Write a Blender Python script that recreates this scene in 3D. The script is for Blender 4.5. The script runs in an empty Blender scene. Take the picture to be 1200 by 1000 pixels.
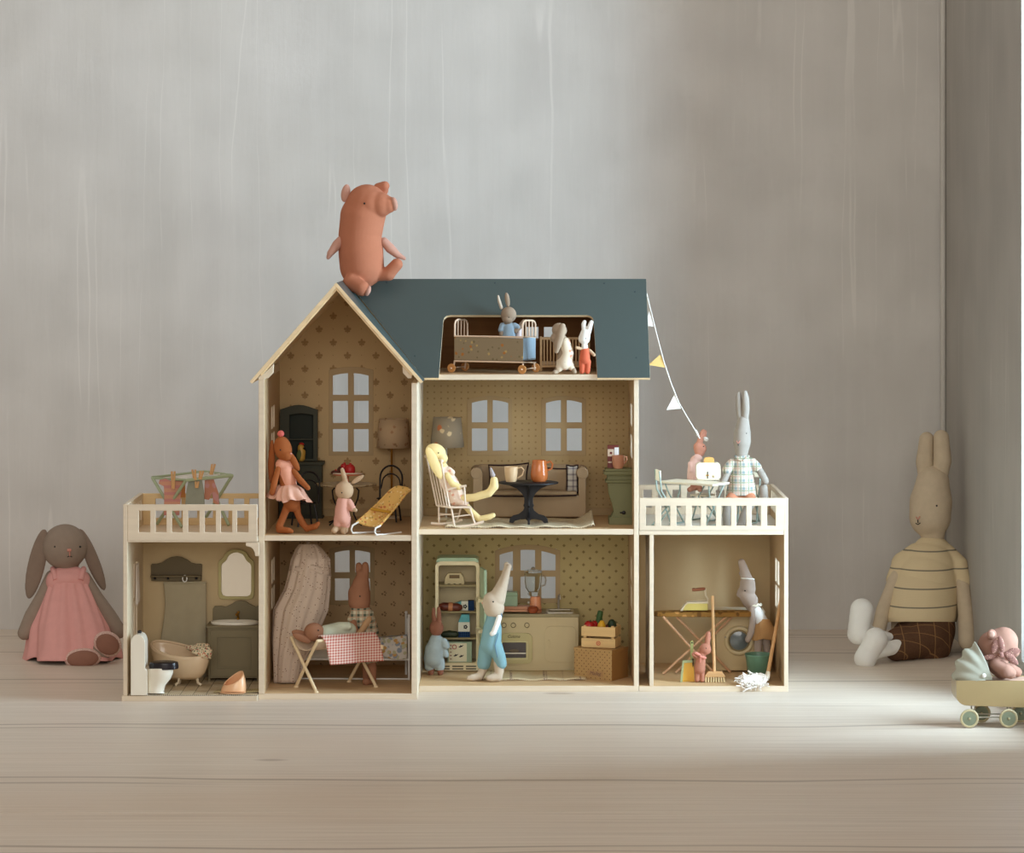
import bpy, bmesh, math, random
from mathutils import Vector, Matrix
random.seed(7)
pi = math.pi
rad = math.radians

# ------------------------------------------------------------------ camera, light, exposure
D, S, HZ, CX, CZ = 5.3, 0.0016, 270.0, 600.0, 0.88   # camera distance, metres per pixel at Y=0, horizon row, centre column, eye height
sc = bpy.context.scene
cam_d = bpy.data.cameras.new('camera')
cam_d.sensor_width = 36.0
cam_d.lens = 36.0 * D / (1200 * S)
cam_d.shift_y = -(500 - HZ) / 1200.0
cam_d.clip_start = 0.1
cam = bpy.data.objects.new('camera', cam_d)
sc.collection.objects.link(cam)
cam.location = (0, -D, CZ)
cam.rotation_euler = (pi / 2, 0, 0)
sc.camera = cam

world = bpy.data.worlds.new('world')
sc.world = world
world.use_nodes = True
bg = world.node_tree.nodes['Background']
bg.inputs[0].default_value = (1.0, 0.90, 0.79, 1)
bg.inputs[1].default_value = 0.40

def area(name, loc, rot, sx, sy, power, col):
    l = bpy.data.lights.new(name, 'AREA')
    l.shape = 'RECTANGLE'; l.size = sx; l.size_y = sy
    l.energy = power; l.color = col
    o = bpy.data.objects.new(name, l)
    o.location = loc; o.rotation_euler = rot
    sc.collection.objects.link(o)
    return o
# daylight: a bright sky panel standing outside the tall window in the right wall
area('window_daylight', (1.85, -1.05, 1.10), (0, pi / 2, rad(-34)), 2.3, 2.4, 420, (0.62, 0.83, 1.0))
# soft fill added behind the camera to brighten the back wall; source unseen
area('front_fill', (0.2, -6.3, 1.9), (rad(80), 0, rad(3)), 3.6, 2.0, 98, (1.0, 0.965, 0.92))
# unseen soft fill added overhead for the floor and house fronts
area('overhead_fill', (-0.2, -1.1, 2.9), (rad(12), 0, 0), 3.4, 1.8, 9, (1.0, 0.94, 0.87))

vs = sc.view_settings
sc.display_settings.display_device = 'sRGB'
vs.view_transform = 'Standard'; vs.look = 'None'
vs.exposure = -0.04; vs.gamma = 1.0
try: vs.use_curve_mapping = False
except Exception: pass

# ------------------------------------------------------------------ measuring helpers
def K(Y): return (D + Y) / D
def PX(px, Y): return (px - CX) * S * K(Y)
def PZ(py, Y): return CZ - (py - HZ) * S * K(Y)
def c(r, g, b):
    f = lambda v: (v / 255 / 12.92) if v / 255 <= 0.04045 else ((v / 255 + 0.055) / 1.055) ** 2.4
    return (f(r), f(g), f(b), 1.0)

# ------------------------------------------------------------------ node maths
class E:
    def __init__(s, nt, sock): s.nt, s.s = nt, sock
    def _m(s, op, *a):
        n = s.nt.nodes.new('ShaderNodeMath'); n.operation = op
        for i, v in enumerate((s,) + a):
            if isinstance(v, E): s.nt.links.new(v.s, n.inputs[i])
            else: n.inputs[i].default_value = v
        return E(s.nt, n.outputs[0])
    def __add__(s, o): return s._m('ADD', o)
    def __sub__(s, o): return s._m('SUBTRACT', o)
    def __mul__(s, o): return s._m('MULTIPLY', o)
    def __truediv__(s, o): return s._m('DIVIDE', o)
    def __pow__(s, o): return s._m('POWER', o)
    def floor(s): return s._m('FLOOR')
    def fract(s): return s._m('FRACT')
    def abs(s): return s._m('ABSOLUTE')
    def sin(s): return s._m('SINE')
    def sqrt(s): return s._m('SQRT')
    def min(s, o): return s._m('MINIMUM', o)
    def max(s, o): return s._m('MAXIMUM', o)
    def lt(s, o): return s._m('LESS_THAN', o)
    def gt(s, o): return s._m('GREATER_THAN', o)
    def mod(s, o): return s._m('FLOORED_MODULO', o)
    def step(s, lo, hi):          # smooth 0..1 between lo and hi
        n = s.nt.nodes.new('ShaderNodeMapRange'); n.interpolation_type = 'SMOOTHSTEP'
        s.nt.links.new(s.s, n.inputs[0])
        n.inputs[1].default_value = lo; n.inputs[2].default_value = hi
        return E(s.nt, n.outputs[0])

class Mat:
    """a principled material with a few pattern helpers in object coordinates"""
    def __init__(s, name, rough=0.8, metal=0.0, spec=0.3):
        s.m = bpy.data.materials.new(name); s.m.use_nodes = True
        s.nt = s.m.node_tree
        s.b = s.nt.nodes['Principled BSDF']
        s.b.inputs['Roughness'].default_value = rough
        s.b.inputs['Metallic'].default_value = metal
        s.b.inputs['Specular IOR Level'].default_value = spec
        s.tc = s.nt.nodes.new('ShaderNodeTexCoord')
        sp = s.nt.nodes.new('ShaderNodeSeparateXYZ')
        s.nt.links.new(s.tc.outputs['Object'], sp.inputs[0])
        s.x, s.y, s.z = (E(s.nt, sp.outputs[i]) for i in range(3))
    def vec(s, x, y, z):
        n = s.nt.nodes.new('ShaderNodeCombineXYZ')
        for i, v in enumerate((x, y, z)):
            if isinstance(v, E): s.nt.links.new(v.s, n.inputs[i])
            else: n.inputs[i].default_value = v
        return n.outputs[0]
    def noise(s, scale, detail=3, vec=None, rough=0.55):
        n = s.nt.nodes.new('ShaderNodeTexNoise')
        n.inputs['Scale'].default_value = scale; n.inputs['Detail'].default_value = detail
        n.inputs['Roughness'].default_value = rough
        s.nt.links.new(vec if vec is not None else s.tc.outputs['Object'], n.inputs['Vector'])
        return E(s.nt, n.outputs['Fac'])
    def voro(s, scale, vec=None, rand=1.0):
        n = s.nt.nodes.new('ShaderNodeTexVoronoi')
        n.inputs['Scale'].default_value = scale; n.inputs['Randomness'].default_value = rand
        s.nt.links.new(vec if vec is not None else s.tc.outputs['Object'], n.inputs['Vector'])
        sp = s.nt.nodes.new('ShaderNodeSeparateColor'); s.nt.links.new(n.outputs['Color'], sp.inputs[0])
        return E(s.nt, n.outputs['Distance']), E(s.nt, sp.outputs[0]), E(s.nt, sp.outputs[1])
    def mix(s, fac, a, b):
        n = s.nt.nodes.new('ShaderNodeMix'); n.data_type = 'RGBA'
        if isinstance(fac, E): s.nt.links.new(fac.s, n.inputs[0])
        else: n.inputs[0].default_value = fac
        for i, v in ((6, a), (7, b)):
            if isinstance(v, tuple): n.inputs[i].default_value = v
            else: s.nt.links.new(v, n.inputs[i])
        return n.outputs[2]
    def bump(s, h, strength=0.3, dist=0.001):
        n = s.nt.nodes.new('ShaderNodeBump')
        n.inputs['Strength'].default_value = strength; n.inputs['Distance'].default_value = dist
        s.nt.links.new(h.s, n.inputs['Height'])
        s.nt.links.new(n.outputs[0], s.b.inputs['Normal'])
    def color(s, col):
        if isinstance(col, tuple): s.b.inputs['Base Color'].default_value = col
        else: s.nt.links.new(col, s.b.inputs['Base Color'])
        return s.m

def mul(col, f): return (min(1, col[0] * f), min(1, col[1] * f), min(1, col[2] * f), 1)

def fabric(name, col, rough=0.95, var=0.12, scale=900):
    t = Mat(name, rough, spec=0.12)
    n = t.noise(60, 3)
    w = t.noise(scale, 2)
    t.bump(w, 0.25, 0.0006)
    return t.color(t.mix(n, mul(col, 1 - var), mul(col, 1 + var)))
def paint(name, col, rough=0.5, var=0.05, metal=0.0, spec=0.4):
    t = Mat(name, rough, metal, spec)
    n = t.noise(35, 3)
    return t.color(t.mix(n, mul(col, 1 - var), mul(col, 1 + var)))
def wood(name, col, rough=0.55, var=0.16, axis='x', scale=1.0):
    t = Mat(name, rough, spec=0.3)
    k = {'x': (6, 90, 90), 'y': (90, 6, 90), 'z': (90, 90, 6)}[axis]
    v = t.vec(t.x * (k[0] * scale), t.y * (k[1] * scale), t.z * (k[2] * scale))
    n = t.noise(1.0, 4, v)
    return t.color(t.mix(n.step(0.3, 0.7), mul(col, 1 - var), mul(col, 1 + var * 0.5)))
def glass(name, col=(0.95, 0.97, 0.96, 1)):
    t = Mat(name, 0.03, spec=0.5)
    t.b.inputs['Transmission Weight'].default_value = 1.0
    t.b.inputs['IOR'].default_value = 1.2
    return t.color(col)
def floral(name, base, cols, scale, dens=0.5, r=0.28, rough=0.95):
    """a printed cloth: scattered flower heads of the given colours"""
    t = Mat(name, rough, spec=0.12)
    wob = t.noise(scale * 2.2, 2)
    out = base
    for i, cc in enumerate(cols):
        v = t.vec(t.x + i * 0.131, t.y + i * 0.077, t.z + i * 0.053)
        d, a, b = t.voro(scale * (1 + 0.17 * i), v)
        m = (d + (wob - 0.5) * 0.35).step(r, r * 0.72) * a.lt(dens)
        out = t.mix(m, out, cc)
    t.bump(t.noise(900, 2), 0.2, 0.0006)
    return t.color(out)
def speckle(name, base, dot, scale, dens=0.5, r=0.22):
    t = Mat(name, 0.95, spec=0.1)
    d, a, b = t.voro(scale)
    n = t.noise(25, 3)
    return t.color(t.mix(d.lt(r) * a.lt(dens), t.mix(n, mul(base, .92), mul(base, 1.05)), dot))
def checks(name, base, stripe, sp, wid=0.5, ax='xz', amt=0.55, extra=None):
    """gingham / plaid from two crossed stripe sets"""
    t = Mat(name, 0.95, spec=0.1)
    A = {'x': t.x, 'y': t.y, 'z': t.z}
    sx = (A[ax[0]] / sp).fract().lt(wid); sz = (A[ax[1]] / sp).fract().lt(wid)
    out = t.mix((sx + sz) * amt, base, stripe)
    if extra:
        for cc, s2, off, w2 in extra:
            m = ((A[ax[0]] / s2 + off).fract().lt(w2)).max((A[ax[1]] / s2 + off * 0.7).fract().lt(w2))
            out = t.mix(m * 0.7, out, cc)
    t.bump(t.noise(900, 2), 0.2, 0.0006)
    return t.color(out)
def motif(name, base, col, cw, ch, shapes, half=True, amt=0.8, rough=0.75, ax='xz', base_var=0.05, x0=0.0, z0=0.0):
    """repeating printed motif. shapes: (dx, dz, rx, rz) ellipses in metres around the cell centre; every second row is shifted half a cell"""
    t = Mat(name, rough, spec=0.15)
    A = {'x': t.x, 'y': t.y, 'z': t.z}
    rz = (A[ax[1]] - z0) / ch
    row = rz.floor()
    u = (A[ax[0]] - x0) / cw
    if half: u = u + row.mod(2.0) * 0.5
    lu = (u.fract() - 0.5) * cw; lz = (rz.fract() - 0.5) * ch
    acc = None
    for dx, dz, rx, rzz in shapes:
        e = ((lu - dx) / rx) ** 2.0 + ((lz - dz) / rzz) ** 2.0
        acc = e if acc is None else acc.min(e)
    m = acc.step(1.25, 0.75) * amt
    n = t.noise(20, 3)
    return t.color(t.mix(m, t.mix(n, mul(base, 1 - base_var), mul(base, 1 + base_var)), col))

# ------------------------------------------------------------------ mesh builder
class MB:
    def __init__(s): s.bm = bmesh.new()
    def _add(s, verts, faces, M=None):
        vs = [s.bm.verts.new(M @ Vector(v) if M else v) for v in verts]
        for f in faces:
            try: s.bm.faces.new([vs[i] for i in f])
            except ValueError: pass
        return vs
    def box(s, x0, x1, y0, y1, z0, z1, M=None):
        v = [(x, y, z) for x in (x0, x1) for y in (y0, y1) for z in (z0, z1)]
        s._add(v, [(0, 1, 3, 2), (4, 6, 7, 5), (0, 4, 5, 1), (2, 3, 7, 6), (0, 2, 6, 4), (1, 5, 7, 3)], M); return s
    def tube(s, pts, r, n=8, closed=False, flat=1.0):
        pts = [Vector(p) for p in pts]; N = len(pts)
        rs = r if isinstance(r, (list, tuple)) else [r] * N
        T = []
        for i in range(N):
            a = pts[i - 1] if (i > 0 or closed) else pts[i]
            b = pts[(i + 1) % N] if (i < N - 1 or closed) else pts[i]
            d = b - a
            T.append(d.normalized() if d.length > 1e-9 else Vector((0, 0, 1)))
        up = Vector((0, 1, 0)) if abs(T[0].y) < 0.8 else Vector((1, 0, 0))
        nrm = (up - T[0] * up.dot(T[0])).normalized()
        rings = []
        for i in range(N):
            nrm = nrm - T[i] * nrm.dot(T[i])
            nrm = nrm.normalized() if nrm.length > 1e-6 else T[i].orthogonal().normalized()
            bi = T[i].cross(nrm)
            rings.append([s.bm.verts.new(pts[i] + (nrm * math.cos(2 * pi * k / n) * flat + bi * math.sin(2 * pi * k / n)) * rs[i]) for k in range(n)])
        for i in range(N if closed else N - 1):
            a, b = rings[i], rings[(i + 1) % N]
            for k in range(n): s.bm.faces.new((a[k], a[(k + 1) % n], b[(k + 1) % n], b[k]))
        if not closed:
            s.bm.faces.new(rings[0][::-1]); s.bm.faces.new(rings[-1])
        return s
    def lathe(s, prof, cc=(0, 0, 0), n=24, M=None, sx=1.0, sy=1.0):
        rings = []
        for r, z in prof:
            if r < 1e-7: p = [(cc[0], cc[1], cc[2] + z)]
            else: p = [(cc[0] + r * sx * math.cos(2 * pi * k / n), cc[1] + r * sy * math.sin(2 * pi * k / n), cc[2] + z) for k in range(n)]
            rings.append([s.bm.verts.new(M @ Vector(q) if M else q) for q in p])
        for a, b in zip(rings, rings[1:]):
            for k in range(n):
                k2 = (k + 1) % n
                f = [a[0] if len(a) == 1 else a[k], a[0] if len(a) == 1 else a[k2], b[0] if len(b) == 1 else b[k2], b[0] if len(b) == 1 else b[k]]
                f = list(dict.fromkeys(f))
                if len(f) > 2: s.bm.faces.new(f)
        if len(rings[0]) > 1: s.bm.faces.new(rings[0][::-1])
        if len(rings[-1]) > 1: s.bm.faces.new(rings[-1])
        return s
    def ball(s, cc, r, rot=None, n=12, m=8):
        r = (r, r, r) if isinstance(r, (int, float)) else r
        M = Matrix.Translation(cc) @ (rot.to_4x4() if rot else Matrix()) @ Matrix.Diagonal((r[0], r[1], r[2], 1))
        s.lathe([(math.sin(pi * i / m), -math.cos(pi * i / m)) for i in range(m + 1)], n=n, M=M); return s
    def plate(s, outer, holes, t0, t1, M=None, plane='xz'):
        """flat panel with holes: outline in two axes, thickness t0..t1 along the third"""
        b2 = bmesh.new()
        for loop in [outer] + list(holes):
            vs = [b2.verts.new((p[0], p[1], 0)) for p in loop]
            for i in range(len(vs)): b2.edges.new((vs[i], vs[(i + 1) % len(vs)]))
        bmesh.ops.triangle_fill(b2, use_beauty=True, edges=b2.edges[:])
        front = [v.co.copy() for v in b2.verts]; idx = {v: i for i, v in enumerate(b2.verts)}
        tri = [[idx[v] for v in f.verts] for f in b2.faces]
        bd = [[idx[v] for v in e.verts] for e in b2.edges if len(e.link_faces) == 1]
        b2.free()
        conv = {'xz': lambda a, b, t: (a, t, b), 'yz': lambda a, b, t: (t, a, b), 'xy': lambda a, b, t: (a, b, t)}[plane]
        n = len(front)
        verts = [conv(v.x, v.y, t0) for v in front] + [conv(v.x, v.y, t1) for v in front]
        faces = tri + [[i + n for i in f[::-1]] for f in tri] + [[a, b, b + n, a + n] for a, b in bd]
        s._add(verts, faces, M); return s
    def grid(s, fn, nu, nv, closed_u=False):
        V = [[s.bm.verts.new(fn(i / nu, j / nv)) for j in range(nv + 1)] for i in range(nu + (0 if closed_u else 1))]
        L = len(V)
        for i in range(nu):
            for j in range(nv): s.bm.faces.new((V[i][j], V[(i + 1) % L][j], V[(i + 1) % L][j + 1], V[i][j + 1]))
        return s
    def out(s, name, mat, parent=None, loc=(0, 0, 0), rotz=0.0, bevel=0.0, solid=0.0, sub=0, label=None, mats=None, pick=None, angle=40, kind=None):
        bmesh.ops.recalc_face_normals(s.bm, faces=s.bm.faces[:])
        me = bpy.data.meshes.new(name)
        if pick:
            s.bm.normal_update()
            for f in s.bm.faces: f.material_index = pick(f)
        s.bm.to_mesh(me); s.bm.free()
        for m_ in (mats or [mat]): me.materials.append(m_)
        for p in me.polygons: p.use_smooth = True
        me.set_sharp_from_angle(angle=rad(angle))
        o = bpy.data.objects.new(name, me)
        sc.collection.objects.link(o)
        o.location = loc; o.rotation_euler = (0, 0, rotz)
        if parent: o.parent = parent
        if solid:
            md = o.modifiers.new('solid', 'SOLIDIFY'); md.thickness = solid; md.offset = 0
        if bevel:
            md = o.modifiers.new('bevel', 'BEVEL'); md.width = bevel; md.segments = 2; md.limit_method = 'ANGLE'; md.angle_limit = rad(40)
        if sub:
            md = o.modifiers.new('sub', 'SUBSURF'); md.levels = sub; md.render_levels = sub
        if label: o['label'] = label
        if kind: o['kind'] = kind
        return o

def tag(o, label, cat, group=None):
    o['label'] = label; o['category'] = cat
    if group: o['group'] = group
    return o
def thing(name, label, cat, loc, rotz=0.0, group=None):
    o = bpy.data.objects.new(name, None); sc.collection.objects.link(o)
    o.empty_display_size = 0.02
    o.location = loc; o.rotation_euler = (0, 0, rotz)
    return tag(o, label, cat, group)

def arc(cx, cy, r, a0, a1, n=6, ry=None):
    return [(cx + r * math.cos(rad(a0 + (a1 - a0) * i / n)), cy + (ry or r) * math.sin(rad(a0 + (a1 - a0) * i / n))) for i in range(n + 1)]
def rrect(x0, x1, y0, y1, r, n=4):
    return arc(x1 - r, y1 - r, r, 0, 90, n) + arc(x0 + r, y1 - r, r, 90, 180, n) + arc(x0 + r, y0 + r, r, 180, 270, n) + arc(x1 - r, y0 + r, r, 270, 360, n)
def rect(x0, x1, y0, y1): return [(x0, y0), (x1, y0), (x1, y1), (x0, y1)]

def text_part(body, size, mat, parent, loc, rot=(pi / 2, 0, 0), shear=0.0, name='lettering', extrude=0.0001):
    cu = bpy.data.curves.new(name, 'FONT'); cu.body = body; cu.size = size; cu.align_x = 'CENTER'; cu.align_y = 'CENTER'
    cu.shear = shear; cu.extrude = extrude
    tmp = bpy.data.objects.new('tmp', cu); sc.collection.objects.link(tmp)
    dg = bpy.context.evaluated_depsgraph_get()
    me = bpy.data.meshes.new_from_object(tmp.evaluated_get(dg))
    bpy.data.objects.remove(tmp)
    me.materials.clear(); me.materials.append(mat)
    o = bpy.data.objects.new(name, me); sc.collection.objects.link(o)
    o.parent = parent; o.location = loc; o.rotation_euler = rot
    return o

class Rig:
    """a thing measured from the photograph: px, py give the foot of the thing, z the height of what it stands on (or Y its depth).
    P(px, py, d) gives a point of the thing, d = how far behind the foot, in the same units."""
    def __init__(s, name, label, cat, px, py, z=None, Y=None, group=None, solo=False):
        if Y is None: Y = D * ((CZ - z) / ((py - HZ) * S) - 1)
        s.Y = Y; s.u = S * K(Y)
        s.x0 = PX(px, Y); s.z0 = z if z is not None else PZ(py, Y)
        s.px, s.py = px, py
        s.name, s.info = name, (label, cat, group)
        s.loc = Vector((s.x0, Y, s.z0))
        s.o = None if solo else thing(name, label, cat, s.loc, 0, group)
    def P(s, px, py, d=0.0):
        Y = s.Y + d * s.u
        return Vector((PX(px, Y) - s.x0, d * s.u, PZ(py, Y) - s.z0))
    def solo(s, m, mat, **kw):
        o = m.out(s.name, mat, None, s.loc, **kw); tag(o, *s.info); s.o = o; return o
    def tube(s, m, pts, r, n=8, **kw):
        rr = [q * s.u for q in r] if isinstance(r, (list, tuple)) else r * s.u
        m.tube([s.P(*p) for p in pts], rr, n, **kw); return m
    def box(s, m, x0, x1, y0, y1, d0, d1):
        a = s.P(x0, y1, 0); b = s.P(x1, y0, 0)
        m.box(a.x, b.x, d0 * s.u, d1 * s.u, a.z, b.z); return m
    def plate(s, m, outer, holes, d0, d1):
        cv = lambda L: [((lambda q: (q.x, q.z))(s.P(p[0], p[1], 0))) for p in L]
        m.plate(cv(outer), [cv(h) for h in holes], d0 * s.u, d1 * s.u); return m
    def ball(s, m, px, py, d, rx, rd=None, ry=None, rot=0.0, yaw=0.0, n=20, mm=12):
        rd = rx if rd is None else rd; ry = rx if ry is None else ry
        R = Matrix.Rotation(rad(yaw), 3, 'Z') @ Matrix.Rotation(rad(rot), 3, 'Y')
        m.ball(s.P(px, py, d), (rx * s.u, rd * s.u, ry * s.u), R, n, mm); return m
    def lathe(s, m, cx, prof, d=0.0, n=24, sy=1.0):
        a = s.P(cx, prof[0][1], d)
        m.lathe([(r * s.u, s.P(cx, y, d).z) for r, y in prof], (a.x, a.y, 0), n, sy=sy); return m
    def blob(s, name, mat, chains=(), ells=(), vox=0.9, sm=5, parent=None, label=None):
        m = MB()
        for ch in chains:
            big = max(q[3] for q in ch) / vox > 7
            m.tube([s.P(*q[:3]) for q in ch], [q[3] * s.u for q in ch], 36 if big else 12)
            for q in ch: m.ball(s.P(*q[:3]), q[3] * s.u, None, 36 if big else 12, 18 if big else 8)
        for e in ells:
            e = list(e) + [0] * (8 - len(e))
            s.ball(m, e[0], e[1], e[2], e[3], e[4], e[5], e[6], e[7], n=32, mm=18)
        o = m.out(name, mat, parent or s.o, label=label)
        md = o.modifiers.new('remesh', 'REMESH'); md.mode = 'VOXEL'; md.voxel_size = vox * s.u; md.use_smooth_shade = True
        if sm:
            md = o.modifiers.new('smooth', 'SMOOTH'); md.iterations = sm; md.factor = 0.5
        return o
    def skirt(s, name, mat, secs, pleats=8, amp=0.06, n=64, solid=0.5, parent=None, label=None, hem=0.0):
        """cloth of stacked ellipses: (px, py, d, rx, rd) from top to hem"""
        m = MB(); L = len(secs) - 1
        def f(u, v):
            t = v * L; i = min(int(t), L - 1); w = t - i
            a = [secs[i][k] * (1 - w) + secs[i + 1][k] * w for k in range(5)]
            th = 2 * pi * u
            g = 1 + amp * v * math.sin(pleats * th + 1.3 * math.sin(3 * th))
            q = s.P(a[0] + a[3] * g * math.cos(th), a[1] + hem * v * v * (math.sin(pleats * th * .7 + 1) * .6 + math.sin(3 * th + 2) * .6), a[2] + a[4] * g * math.sin(th))
            return q
        m.grid(f, n, L * 5, closed_u=True)
        return m.out(name, mat, parent or s.o, solid=solid * s.u, label=label)
    def dots(s, mat, pts, r, name='eye', flat=0.5):
        for p in pts:
            m = MB(); s.ball(m, p[0], p[1], p[2], r, r * flat, r, n=8, mm=6)
            m.out(name, mat, s.o)

# ------------------------------------------------------------------ the room
WALL_Y, RIGHT_X = 0.93, 0.953
def wall_material(name, seed, tint):
    t = Mat(name, 0.9, spec=0.15)
    v = t.vec(t.x + seed, t.y * 1.0, t.z + seed)
    big = t.noise(1.6, 3, v); mid = t.noise(5.5, 6, v, 0.62); sm = t.noise(22, 5, v, 0.65)
    st = t.noise(1.0, 4, t.vec(t.x * 20 + t.y * 20 + seed, 0.0, t.z * 1.3))
    fine = t.noise(1.0, 3, t.vec(t.x * 70 + t.y * 70 + seed, 0.0, t.z * 7))
    wob = t.noise(1.0, 2, t.vec(seed, t.x * 4, t.z * 4)) * 0.30
    ln = (t.noise(1.0, 1, t.vec(t.x * 15 + t.y * 15 + wob, 3.0 + seed, t.z * 0.42)) - 0.52).abs()
    br = t.noise(1.0, 3, t.vec(t.x * 5.0 + t.y * 5, seed, t.z * 2.6))
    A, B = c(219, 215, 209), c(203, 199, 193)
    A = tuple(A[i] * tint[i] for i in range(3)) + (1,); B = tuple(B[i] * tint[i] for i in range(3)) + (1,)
    col = t.mix(mid.step(0.25, 0.75), B, A)
    col = t.mix(sm.step(0.35, 0.75) * 0.35, col, mul(B, 0.96))
    col = t.mix(st.step(0.48, 0.72) * 0.18, col, mul(A, 1.06))
    col = t.mix(st.step(0.50, 0.30) * 0.14, col, mul(B, 0.92))
    col = t.mix(fine.step(0.55, 0.8) * 0.16, col, mul(A, 1.12))
    col = t.mix(big.step(0.5, 0.75) * 0.14, col, tuple(B[i] * (0.97, 0.91, 0.80)[i] for i in range(3)) + (1,))
    col = t.mix(ln.step(0.011, 0.002) * br.step(0.46, 0.62) * 0.34, col, mul(A, 1.22))
    t.bump(mid + fine * 0.4 + st * 0.5, 0.25, 0.004)
    return t.color(col)
def structure(o): o['kind'] = 'structure'; return o
structure(MB().box(-2.4, RIGHT_X + 0.3, WALL_Y, WALL_Y + 0.12, -0.03, 2.7).out('wall_back', wall_material('limewash_grey', 2.3, (1, 1, 1))))
# right wall with the tall window opening; the wall starts a hair in front of the corner, leaving a shadow gap
WY0, WY1, WZ0, WZ1 = -0.52, -0.012, 0.075, 2.16
m = MB().plate(rect(-2.3, WALL_Y - 0.004, -0.03, 2.7), [rect(WY0, WY1, WZ0, WZ1)], RIGHT_X, RIGHT_X + 0.12, plane='yz')
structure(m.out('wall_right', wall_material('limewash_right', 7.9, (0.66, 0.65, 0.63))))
wall_bead = MB().tube([(RIGHT_X - 0.006, WALL_Y - 0.020, 0.0), (RIGHT_X - 0.006, WALL_Y - 0.020, 2.7)], 0.006, 10)
structure(wall_bead.out('trim_1', wall_material('limewash_bead', 5.1, (0.9, 0.9, 0.88))))
# window frame and glass
white_frame = paint('white_window_paint', c(235, 236, 234), 0.4)
win = bpy.data.objects.new('window_1', None); sc.collection.objects.link(win); win['kind'] = 'structure'
win.location = (RIGHT_X + 0.09, -0.8, 0.0)
ym = (WY0 + WY1) / 2
fr = MB().plate(rect(WY0 + .8, WY1 + .8, WZ0, WZ1), [rect(WY0 + .83, ym + .785, WZ0 + .03, 1.42), rect(ym + .815, WY1 + .77, WZ0 + .03, 1.42),
        rect(WY0 + .83, ym + .785, 1.45, WZ1 - .03), rect(ym + .815, WY1 + .77, 1.45, WZ1 - .03)], -0.02, 0.02, plane='yz')
fr.out('frame', white_frame, win, bevel=0.003)
gl = bpy.data.materials.new('window_glass'); gl.use_nodes = True
_nt = gl.node_tree; _nt.nodes.clear()
_o = _nt.nodes.new('ShaderNodeOutputMaterial'); _mx = _nt.nodes.new('ShaderNodeMixShader'); _tr = _nt.nodes.new('ShaderNodeBsdfTransparent')
_gl = _nt.nodes.new('ShaderNodeBsdfGlossy'); _gl.inputs['Roughness'].default_value = 0.02; _fr = _nt.nodes.new('ShaderNodeFresnel'); _fr.inputs[0].default_value = 1.15
_nt.links.new(_fr.outputs[0], _mx.inputs[0]); _nt.links.new(_tr.outputs[0], _mx.inputs[1]); _nt.links.new(_gl.outputs[0], _mx.inputs[2]); _nt.links.new(_mx.outputs[0], _o.inputs[0])
for a, b, z0, z1 in ((WY0 + .83, ym + .785, WZ0 + .03, 1.42), (ym + .815, WY1 + .77, WZ0 + .03, 1.42), (WY0 + .83, ym + .785, 1.45, WZ1 - .03), (ym + .815, WY1 + .77, 1.45, WZ1 - .03)):
    MB().box(-0.002, 0.002, a, b, z0, z1).out('pane', gl, win)

# floor of wide boards
t = Mat('soaped_fir_boards', 0.42, spec=0.45)
oi = t.nt.nodes.new('ShaderNodeObjectInfo'); rnd = E(t.nt, oi.outputs['Random'])
off = rnd * 37.0
wv = t.noise(1.0, 2, t.vec(t.x * 0.9 + off, t.y * 1.6 + off, 0.0))
band = (t.y + (wv - 0.5) * 0.03).abs().step(0.045, 0.012)
gr = ((t.y * 26.0 + wv * 4.2 + (t.noise(1.0, 3, t.vec(t.x * 2.5 + off, t.y * 30.0, off)) * 0.25)) * 6.0).sin()
fineg = t.noise(1.0, 4, t.vec(t.x * 3.0 + off, t.y * 140.0, off))
d, a, b = t.voro(1.0, t.vec(t.x * 2.1 + off, t.y * 5.0 + off, 0.0))
knot = d.step(0.085, 0.03) * a.lt(0.28)
warm = t.noise(1.0, 2, t.vec(t.x * 0.7 + off, t.y * 4.0, off))
L, M_, Dk = c(228, 214, 198), c(214, 199, 181), c(138, 114, 92)
col = t.mix(fineg.step(0.3, 0.7), M_, L)
col = t.mix(gr.step(0.35, 1.0) * band * 0.6, col, Dk)
col = t.mix(t.noise(1.0, 3, t.vec(t.x * 1.3 + off, t.y * 60.0, off)).step(0.58, 0.72) * 0.16, col, Dk)
col = t.mix(warm.step(0.4, 0.7) * 0.3, col, c(220, 198, 176))
col = t.mix(knot * 0.5, col, c(140, 112, 88))
t.bump(fineg, 0.12, 0.0008)
board_mat = t.color(col)
floor = structure(MB().box(-2.4, RIGHT_X + 0.3, -2.6, WALL_Y + 0.1, -0.06, -0.02).out('floor', wood('subfloor', c(120, 95, 70))))
edges = [0.93, 0.723, 0.47] + [-0.03 - 0.5 * i for i in range(6)]
for i, (y1, y0) in enumerate(zip(edges, edges[1:])):
    yc = (y0 + y1) / 2; h = (y1 - y0) / 2 - 0.0003
    MB().box(-2.4, RIGHT_X + 0.02, -h, h, -0.02, 0.0).out('floorboard', board_mat, floor, loc=(0, yc, 0), bevel=0.0006)

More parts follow.
